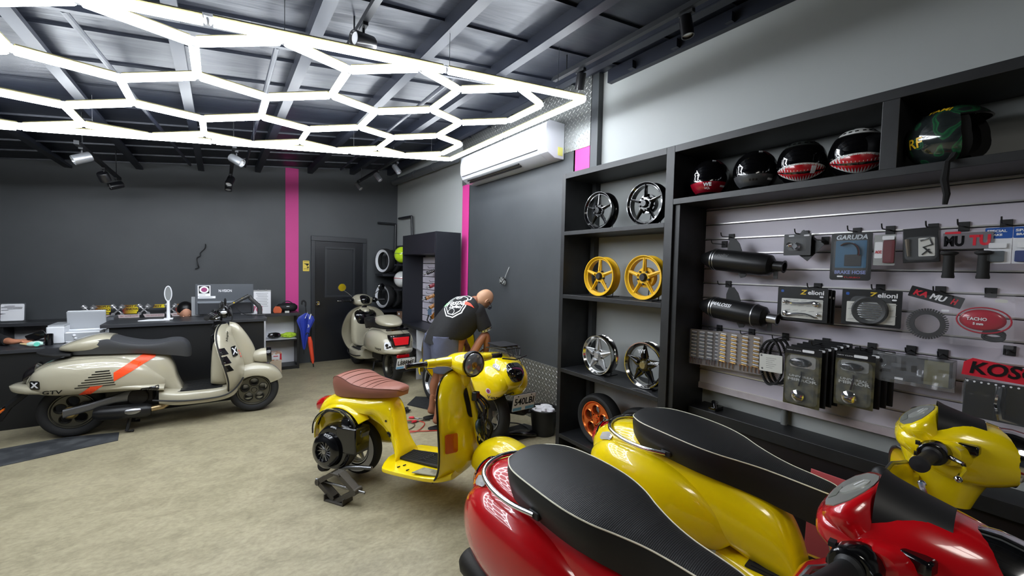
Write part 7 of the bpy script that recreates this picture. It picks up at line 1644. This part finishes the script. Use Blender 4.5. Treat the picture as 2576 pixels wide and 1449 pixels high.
def head_mesh(parent, pos, face, up, m, s=1.0, name='head'):
    """a modelled head: skull, brow, nose, mouth, chin, ears; face = direction looked at"""
    f = Vector(face).normalized(); u = Vector(up); u = (u-f*u.dot(f)).normalized(); l = u.cross(f)
    MX = Matrix(((f.x, l.x, u.x, pos[0]), (f.y, l.y, u.y, pos[1]), (f.z, l.z, u.z, pos[2]), (0, 0, 0, 1)))
    n, k = 40, 30; secs = []
    for i in range(1, k):
        a = PI*i/k; z = -math.cos(a); row = []
        for j in range(n):
            th = 2*PI*j/n; cx = math.cos(th); sy = math.sin(th)
            rx = .098 if cx < 0 else .092; ry = .076; rz = .118; r = math.sin(a)**.85
            if z < -.1: r *= 1-.30*min(1, (-z-.1)/.9)*(1 if cx > 0 else 1.2)
            x = rx*r*cx; y = ry*r*sy; zz = rz*z
            fr = max(0, cx)**6 if cx > 0 else 0
            if cx > 0:
                x += .022*math.exp(-((z+.18)/.13)**2)*max(0, 1-abs(y)/.020)**1.5            # nose
                x += .006*math.exp(-((z-.16)/.07)**2)*max(0, 1-abs(y)/.055)                # brow
                x -= .010*math.exp(-((z-.02)/.08)**2)*math.exp(-((abs(y)-.030)/.014)**2)  # eye sockets
                x += .007*math.exp(-((z+.50)/.05)**2)*max(0, 1-abs(y)/.028)                # lips
                x += .014*math.exp(-((z+.80)/.14)**2)*max(0, 1-abs(y)/.035)                # chin
                if z < -.3: x += .012*min(1, (-z-.3)/.4)
            row.append((x*s, y*s, zz*s))
        secs.append(row)
    mb = MB(); mb.loft(secs); mb.v = [MX @ v for v in mb.v]; h = mb.build(name, m, parent, smooth=80)
    for q in (-1, 1):
        mb = MB(); mb.ball((-.005*s, q*.078*s, -.01*s), (.017*s, .007*s, .030*s), 14, 10); mb.tube([((-.005+.014*math.cos(a))*s, q*.084*s, (-.008+.026*math.sin(a))*s) for a in [.2+5.2*i/14 for i in range(15)]], .0035*s, 6); mb.v = [MX @ v for v in mb.v]; mb.build('ear', m, h)
        mb = MB(); mb.ball((.078*s, q*.030*s, .004*s), (.010*s, .011*s, .007*s), 14, 10); mb.v = [MX @ v for v in mb.v]; mb.build('eye', mat('eye white', (230, 228, 222), .2), h)
        mb = MB(); mb.ball((.0865*s, q*.030*s, .003*s), (.003*s, .005*s, .005*s), 10, 8); mb.v = [MX @ v for v in mb.v]; mb.build('iris', mat('dark iris', (30, 20, 16), .1), h)
    return h, MX
def cloth_loft(name, secs, m, parent, n=28, bump=0, seed=1, open_=True):
    """secs: (centre, dir-x vector half width, dir-y vector half depth)"""
    rows = []; rnd = random.Random(seed)
    for c, a, b in secs:
        c, a, b = Vector(c), Vector(a), Vector(b); rows.append([c+a*sgp(math.cos(2*PI*k/n), .85)+b*sgp(math.sin(2*PI*k/n), .85)+(a+b).normalized()*rnd.uniform(-bump, bump) for k in range(n)])
    mb = MB(); mb.loft(rows); return mb.build(name, m, parent, smooth=80)
def spl_secs(S, n=4):
    flat = [tuple(c)+tuple(a)+tuple(b) for c, a, b in S]; return [(p[:3], p[3:6], p[6:9]) for p in spline(flat, n)]
# ---- the mechanic
P0 = Vector((1.80, 3.92, 0)); man = empty('person', P0+Vector((.05, 0, 0)), 0, 'bald man in black printed T-shirt and slate blue shorts bending over the 540LBI scooter', 'person')
W = lambda x, y, z: Vector((x, y, z))-P0
V = {}; E = []
V['pel'] = (W(1.84, 3.93, .93), .125); V['sp1'] = (W(1.92, 3.92, 1.06), .12); V['sp2'] = (W(2.02, 3.90, 1.17), .13); V['chest'] = (W(2.09, 3.88, 1.22), .12); V['neck'] = (W(2.165, 3.86, 1.265), .055); V['skull'] = (W(2.205, 3.85, 1.27), .058)
E += [('pel', 'sp1'), ('sp1', 'sp2'), ('sp2', 'chest'), ('chest', 'neck'), ('neck', 'skull')]
V['rsh'] = (W(2.14, 3.72, 1.17), .062); V['rel'] = (W(2.215, 3.70, .95), .046); V['rfa'] = (W(2.235, 3.705, .88), .045); V['rwr'] = (W(2.24, 3.72, .775), .030)
V['lsh'] = (W(2.12, 4.05, 1.17), .062); V['lel'] = (W(2.13, 4.12, .95), .045); V['lwr'] = (W(2.12, 3.98, .82), .030)
E += [('chest', 'rsh'), ('rsh', 'rel'), ('rel', 'rfa'), ('rfa', 'rwr'), ('chest', 'lsh'), ('lsh', 'lel'), ('lel', 'lwr')]
for q, hy, ky, ay, kx, ax_ in (('r', 3.84, 3.80, 3.80, 1.805, 1.725), ('l', 4.02, 4.06, 4.10, 1.86, 1.80)):
    V[q+'hip'] = (W(1.83, hy, .88), .10); V[q+'th'] = (W(1.825, (hy+ky)/2, .68), .085); V[q+'kn'] = (W(kx, ky, .48), .058); V[q+'cf'] = (W(kx-.045, (ky+ay)/2, .34), .058); V[q+'sh'] = (W(ax_+.015, ay, .18), .038); V[q+'an'] = (W(ax_, ay, .09), .036); V[q+'he'] = (W(ax_-.03, ay, .045), .03); V[q+'ft'] = (W(ax_+.08, ay-.02, .05), .035); V[q+'to'] = (W(ax_+.16, ay-.03, .035), .026)
    E += [('pel', q+'hip'), (q+'hip', q+'th'), (q+'th', q+'kn'), (q+'kn', q+'cf'), (q+'cf', q+'sh'), (q+'sh', q+'an'), (q+'an', q+'he'), (q+'an', q+'ft'), (q+'ft', q+'to')]
hand_chain(V, E, 'rwr', W(2.24, 3.72, .775), (.1, .35, -1), (1, 0, .1), (0, 1, 0), .6, 1, 'r'); hand_chain(V, E, 'lwr', W(2.12, 3.98, .82), (-.1, -.9, -.5), (.3, -.2, 1), (-1, 0, 0), .6, 1, 'l')
skin_body('body', (V, E), 'pel', M_skin, man)
h, HX = head_mesh(man, W(2.265, 3.835, 1.275), (.62, .12, -.78), (.78, -.05, .62), mat('scalp skin', (190, 145, 112), .42, spec=.5))
mb = MB()
for q in (-1, 1): mb.tube([HX @ Vector((-.01, q*.082, .008)), HX @ Vector((.09, q*.072, .006)), HX @ Vector((.108, q*.05, .004))], .003, 6)
mb.tube([HX @ Vector((.108, .05, .004)), HX @ Vector((.116, 0, .006)), HX @ Vector((.108, -.05, .004))], .003, 6)
gl = mb.build('spectacles', M_gblk, h)
for q in (-1, 1):
    mb = MB(); mb.plate([rrect(.045, .034, .01)], .003, HX @ frame_mat((.112, q*.032, -.006), (0, -q, 0) if q < 0 else (0, -1, 0), (0, 0, 1))); mb.build('spectacle_lens', mat('bluish lens', (60, 75, 105), .08, coat=1, alpha=.6), gl)
# T-shirt: torso, sleeves, hem
up3 = lambda x, y, z: Vector((x, y, z))
S_ = [(W(1.80, 3.925, .87), (.0, .185, 0), (.145, 0, .03)), (W(1.86, 3.925, .91), (0, .20, 0), (.155, 0, -.06)), (W(1.94, 3.92, .99), (0, .205, .0), (.15, 0, -.12)), (W(2.01, 3.91, 1.06), (0, .215, 0), (.12, 0, -.16)), (W(2.07, 3.895, 1.13), (-.01, .225, 0), (.085, 0, -.16)), (W(2.115, 3.885, 1.19), (-.01, .205, 0), (.055, 0, -.125)), (W(2.145, 3.875, 1.235), (0, .12, .0), (.04, 0, -.07)), (W(2.165, 3.868, 1.25), (0, .062, 0), (.035, 0, -.055))]
ts = cloth_loft('t_shirt', spl_secs(S_, 5), M_shirt, man, 36, .003, 3)
for q, sh, el in ((-1, W(2.12, 3.745, 1.175), W(2.205, 3.695, .985)), (1, W(2.10, 4.03, 1.17), W(2.135, 4.115, .985))):
    d = (el-sh).normalized(); a = Vector((0, 1, 0)); a = (a-d*a.dot(d)).normalized(); b = d.cross(a)
    cloth_loft('sleeve', spl_secs([(sh-d*.05, a*.055, b*.06), (sh, a*.08, b*.088), (sh+d*.07, a*.078, b*.082), (sh+d*.15, a*.074, b*.078), (el-d*.0, a*.068, b*.072)], 3), M_shirt, ts, 24, .002, 5)
# print on the back
n_ = Vector((-.66, -.30, .69)).normalized(); cpt = W(1.975, 3.84, 1.17)
ud = Vector((.50, -.62, .0)); ud = (ud-n_*ud.dot(n_)).normalized(); vd = n_.cross(ud); 
if vd.z < 0: vd = -vd
to3 = lambda u, v: cpt+n_*.35+(ud*u+vd*v)*1.3
def outline_poly(pts, w):
    """closed stroke as small quads"""
    out = []; n = len(pts)
    for i in range(n):
        a = Vector(pts[i]); b = Vector(pts[(i+1) % n]); d = (b-a)
        if d.length < 1e-6: continue
        d.normalize(); p = Vector((-d.y, d.x))*w/2; out.append([tuple(a-p-d*w*.3), tuple(b-p+d*w*.3), tuple(b+p+d*w*.3), tuple(a+p-d*w*.3)])
    return out
shield_o = [(-.09, .085), (-.055, .115), (.0, .10), (.05, .118), (.10, .09), (.105, .06), (.08, .05), (.085, .0), (.06, -.06), (.03, -.085), (-.0, -.11), (-.05, -.10), (-.075, -.06), (-.10, -.02), (-.105, .04)]
M_wp = mat('white shirt print', (228, 230, 228), .7)
def print_(nm, polys, m_, off=.004): return decal(nm, [ts], polys, -n_, m_, ts, to3, off, .02)
print_('shirt_print', outline_poly(shield_o, .008), M_wp); print_('shirt_print', outline_poly([(x*.80, y*.82) for x, y in shield_o], .006), M_wp)
print_('shirt_print', outline_poly([(x*1.0, y*.8+.085) for x, y in circle(.024, 14)], .006), M_wp); print_('shirt_print', outline_poly([(x-.02, y-.062) for x, y in circle(.026, 16)], .004), M_wp)
def tdec(nm, t, size, m_, cu, cv, w=None, shear=.3, bold=.0015):
    me = text_mesh(t, size, shear, 0, w, bold); return decal(nm, [ts], me, -n_, m_, ts, lambda u, v: to3(u+cu, v+cv), .006, .012)
tdec('shirt_lettering', 'Vespa', .075, M_wp, -.015, .022, .17); tdec('shirt_lettering', 'Davao', .038, M_wp, .0, -.02, .10)
print_('green_flash', [[(-.125, .01), (-.085, .01), (-.07, .035), (-.11, .05)]], mat('pale green print', (150, 215, 150), .7), .007); print_('red_flash', [[(.07, .035), (.115, .025), (.14, -.0), (.075, .005)]], mat('coral print', (235, 85, 65), .6), .007)
# cuff band
mb = MB(); d = (W(2.215, 3.70, .95)-W(2.14, 3.72, 1.17)).normalized(); mb.lathe([(.050, -.011), (.055, -.011), (.055, .011), (.050, .011)], W(2.215, 3.70, .972), d, 26, closed=True); bnd = mb.build('arm_band', M_white, man)
u_ = d.orthogonal().normalized(); w_ = d.cross(u_)
for k in range(10):
    mb = MB()
    a = 2*PI*k/10; p = W(2.215, 3.70, .972)+(u_*math.cos(a)+w_*math.sin(a))*.0555; mb.ball(p, .0065, 8, 6); mb.build('band_check', M_gblk, bnd)
# shorts
for q, hy, ky in (('r', 3.835, 3.80), ('l', 4.02, 4.05)):
    cloth_loft('shorts_leg', spl_secs([(W(1.825, hy, .92), (.135, 0, 0), (0, .105, 0)), (W(1.815, hy, .82), (.142, 0, 0), (0, .112, 0)), (W(1.81, (hy+ky)/2, .70), (.132, 0, 0), (0, .108, 0)), (W(1.81, ky, .575), (.125, 0, 0), (0, .105, 0)), (W(1.81, ky, .56), (.115, 0, 0), (0, .095, 0))], 4), M_short, man, 26, .003, 7)
mb = MB(); 
cloth_loft('shorts_seat', spl_secs([(W(1.825, 3.93, .78), (.13, 0, 0), (0, .18, 0)), (W(1.825, 3.93, .86), (.145, 0, 0), (0, .20, 0)), (W(1.835, 3.93, .95), (.125, 0, 0), (0, .17, 0))], 4), M_short, man, 28, .002, 8)
for ax_, ay in ((1.725, 3.80), (1.80, 4.10)):
    mb = MB(); mb.loft([[(x, yy*w, z) for yy, z in ((-1, 0), (1, 0), (1, .018), (-1, .018))] for x, w in ((-.09, .025), (-.06, .04), (.05, .048), (.14, .05), (.19, .03))]); mb.tube([(.05, -.045, .02), (.07, 0, .085), (.05, .045, .02)], .008, 6); mb.v = [W(ax_, ay-.01, 0)+v for v in mb.v]; mb.build('sandal', M_blk, man, bevel=.003)
# ---- the cashier behind the counter
P1 = Vector((-.34, 6.62, 0)); p = empty('person', P1, 0, 'black haired person looking down behind the reception counter', 'person')
V = {}; E = []
V['pel'] = (Vector((0, .02, .48)), .13); V['sp'] = (Vector((0, .0, .62)), .13); V['ch'] = (Vector((0, -.03, .76)), .14); V['nk'] = (Vector((0, -.05, .89)), .05); V['hd'] = (Vector((0, -.07, .95)), .05)
E += [('pel', 'sp'), ('sp', 'ch'), ('ch', 'nk'), ('nk', 'hd')]
for s in (-1, 1):
    k = 'r' if s < 0 else 'l'; V[k+'s'] = (Vector((s*.16, -.03, .80)), .06); V[k+'e'] = (Vector((s*.2, -.12, .58)), .045); V[k+'w'] = (Vector((s*.1, -.30, .60)), .03); E += [('ch', k+'s'), (k+'s', k+'e'), (k+'e', k+'w')]
    V[k+'h'] = (Vector((s*.1, -.05, .46)), .1); V[k+'k'] = (Vector((s*.12, -.40, .47)), .065); V[k+'a'] = (Vector((s*.12, -.40, .09)), .045); V[k+'t'] = (Vector((s*.12, -.50, .045)), .035); E += [('pel', k+'h'), (k+'h', k+'k'), (k+'k', k+'a'), (k+'a', k+'t')]
    hand_chain(V, E, k+'w', Vector((s*.1, -.30, .60)), (-s*.3, -1, 0), (0, 0, 1), (-s, 0, 0), .4, .95, k)
skin_body('body', (V, E), 'pel', M_skin2, p)
cloth_loft('dark_top', spl_secs([(Vector((0, .02, .42)), (.17, 0, 0), (0, .14, 0)), (Vector((0, 0, .6)), (.165, 0, 0), (0, .14, 0)), (Vector((0, -.03, .78)), (.2, 0, 0), (0, .13, 0)), (Vector((0, -.04, .86)), (.12, 0, 0), (0, .09, 0)), (Vector((0, -.05, .89)), (.06, 0, 0), (0, .055, 0))], 4), M_shirt, p, 26)
h, HX = head_mesh(p, Vector((.0, -.12, .985)), (.12, -.86, -.55), (0, -.35, .93), M_skin2, .95)
for e_ in [q for q in h.children if q.name.startswith(('eye', 'iris'))]:
    if e_.name.startswith('iris'): bpy.data.objects.remove(e_)
    else: e_.data.materials[0] = M_skin2; e_.name = 'eyelid'
mb = MB(); secs = []
for i in range(12):
    a = -.05+(PI/2+.05)*i/11.01; secs.append([(-.02+.108*math.cos(a)*math.cos(t)*(1 if math.cos(t) < .3 else .80+.12*math.sin(a)), .086*math.cos(a)*math.sin(t), .03+.098*math.sin(a)) for t in [2*PI*k/26 for k in range(26)]])
mb.loft(secs); mb.ball((-.06, 0, -.02), (.055, .078, .08), 20, 12); mb.v = [HX @ v for v in mb.v]; mb.build('hair', mat('black hair', (12, 11, 12), .4, bump=('noise', 60, .5, .004)), h, smooth=60)
# ---- the person at the left desk, only an arm in view
P2 = Vector((-2.20, 6.62, 0)); p = empty('person', P2, 0, 'person at the left edge in dark sleeves, hands resting on the low desk', 'person')
V = {}; E = []; L = lambda x, y, z: Vector((x, y, z))-P2
V['pel'] = (L(-2.25, 6.70, .50), .13); V['sp'] = (L(-2.24, 6.66, .66), .13); V['ch'] = (L(-2.22, 6.60, .88), .14); V['nk'] = (L(-2.2, 6.56, 1.06), .05); V['hd'] = (L(-2.18, 6.52, 1.14), .05); E += [('pel', 'sp'), ('sp', 'ch'), ('ch', 'nk'), ('nk', 'hd')]
V['ls'] = (L(-2.04, 6.58, .95), .06); V['le'] = (L(-1.86, 6.32, .815), .05); V['lw'] = (L(-1.64, 6.05, .795), .03); V['rs'] = (L(-2.40, 6.55, .95), .06); V['re'] = (L(-2.2, 6.25, .80), .05); V['rw'] = (L(-1.93, 6.10, .80), .03); E += [('ch', 'ls'), ('ls', 'le'), ('le', 'lw'), ('ch', 'rs'), ('rs', 're'), ('re', 'rw')]
hand_chain(V, E, 'lw', L(-1.64, 6.05, .795), (1, -.28, .05), (0, -.3, 1), (0, 1, .2), .55, 1, 'l'); hand_chain(V, E, 'rw', L(-1.93, 6.10, .80), (1, -.2, 0), (0, 0, 1), (0, 1, 0), .4, 1, 'r')
for s, k in ((-1, 'r'), (1, 'l')):
    V[k+'h'] = (L(-2.25+s*.1, 6.6, .48), .1); V[k+'k'] = (L(-2.25+s*.12, 6.22, .48), .065); V[k+'a'] = (L(-2.25+s*.12, 6.22, .09), .045); V[k+'t'] = (L(-2.25+s*.12, 6.1, .045), .035); E += [('pel', k+'h'), (k+'h', k+'k'), (k+'k', k+'a'), (k+'a', k+'t')]
skin_body('body', (V, E), 'pel', mat('warm brown skin', (185, 125, 95), .5), p)
cloth_loft('dark_top', spl_secs([(L(-2.25, 6.7, .42), (.17, 0, 0), (0, .14, 0)), (L(-2.24, 6.66, .66), (.165, 0, 0), (0, .14, 0)), (L(-2.22, 6.6, .90), (.2, 0, 0), (0, .13, 0)), (L(-2.2, 6.57, 1.0), (.12, 0, 0), (0, .09, 0)), (L(-2.2, 6.56, 1.05), (.06, 0, 0), (0, .055, 0))], 4), M_shirt, p, 26)
for a_, b_, c_ in ((L(-2.06, 6.58, .96), L(-1.86, 6.32, .82), L(-1.69, 6.11, .798)), (L(-2.38, 6.55, .96), L(-2.2, 6.25, .81), L(-2.0, 6.12, .80))):
    mb = MB(); mb.tube(spline([tuple(a_), tuple(b_), tuple(c_)], 5), [.085, .082, .078, .074, .07, .068, .062, .056, .05, .046, .042], 16); mb.build('sleeve', M_shirt, p, smooth=80)
h, HX = head_mesh(p, L(-2.14, 6.46, 1.22), (.5, -.6, -.5), (.2, -.2, .95), M_skin2)
mb = MB(); mb.ball((-.02, 0, .035), (.108, .088, .10), 22, 14); mb.v = [HX @ v for v in mb.v]; mb.build('hair', mat('black hair'), h, smooth=60)
mb = MB(); mb.plate([rrect(.15, .075, .012)], .009, frame_mat((0, 0, 0), (1, -.3, .42), (-.3, -.2, 1))); tag(mb.build('phone', M_gblk, loc=(-1.475, 6.01, .845), bevel=.002), 'dark phone held up by the hand on the low desk', 'phone')
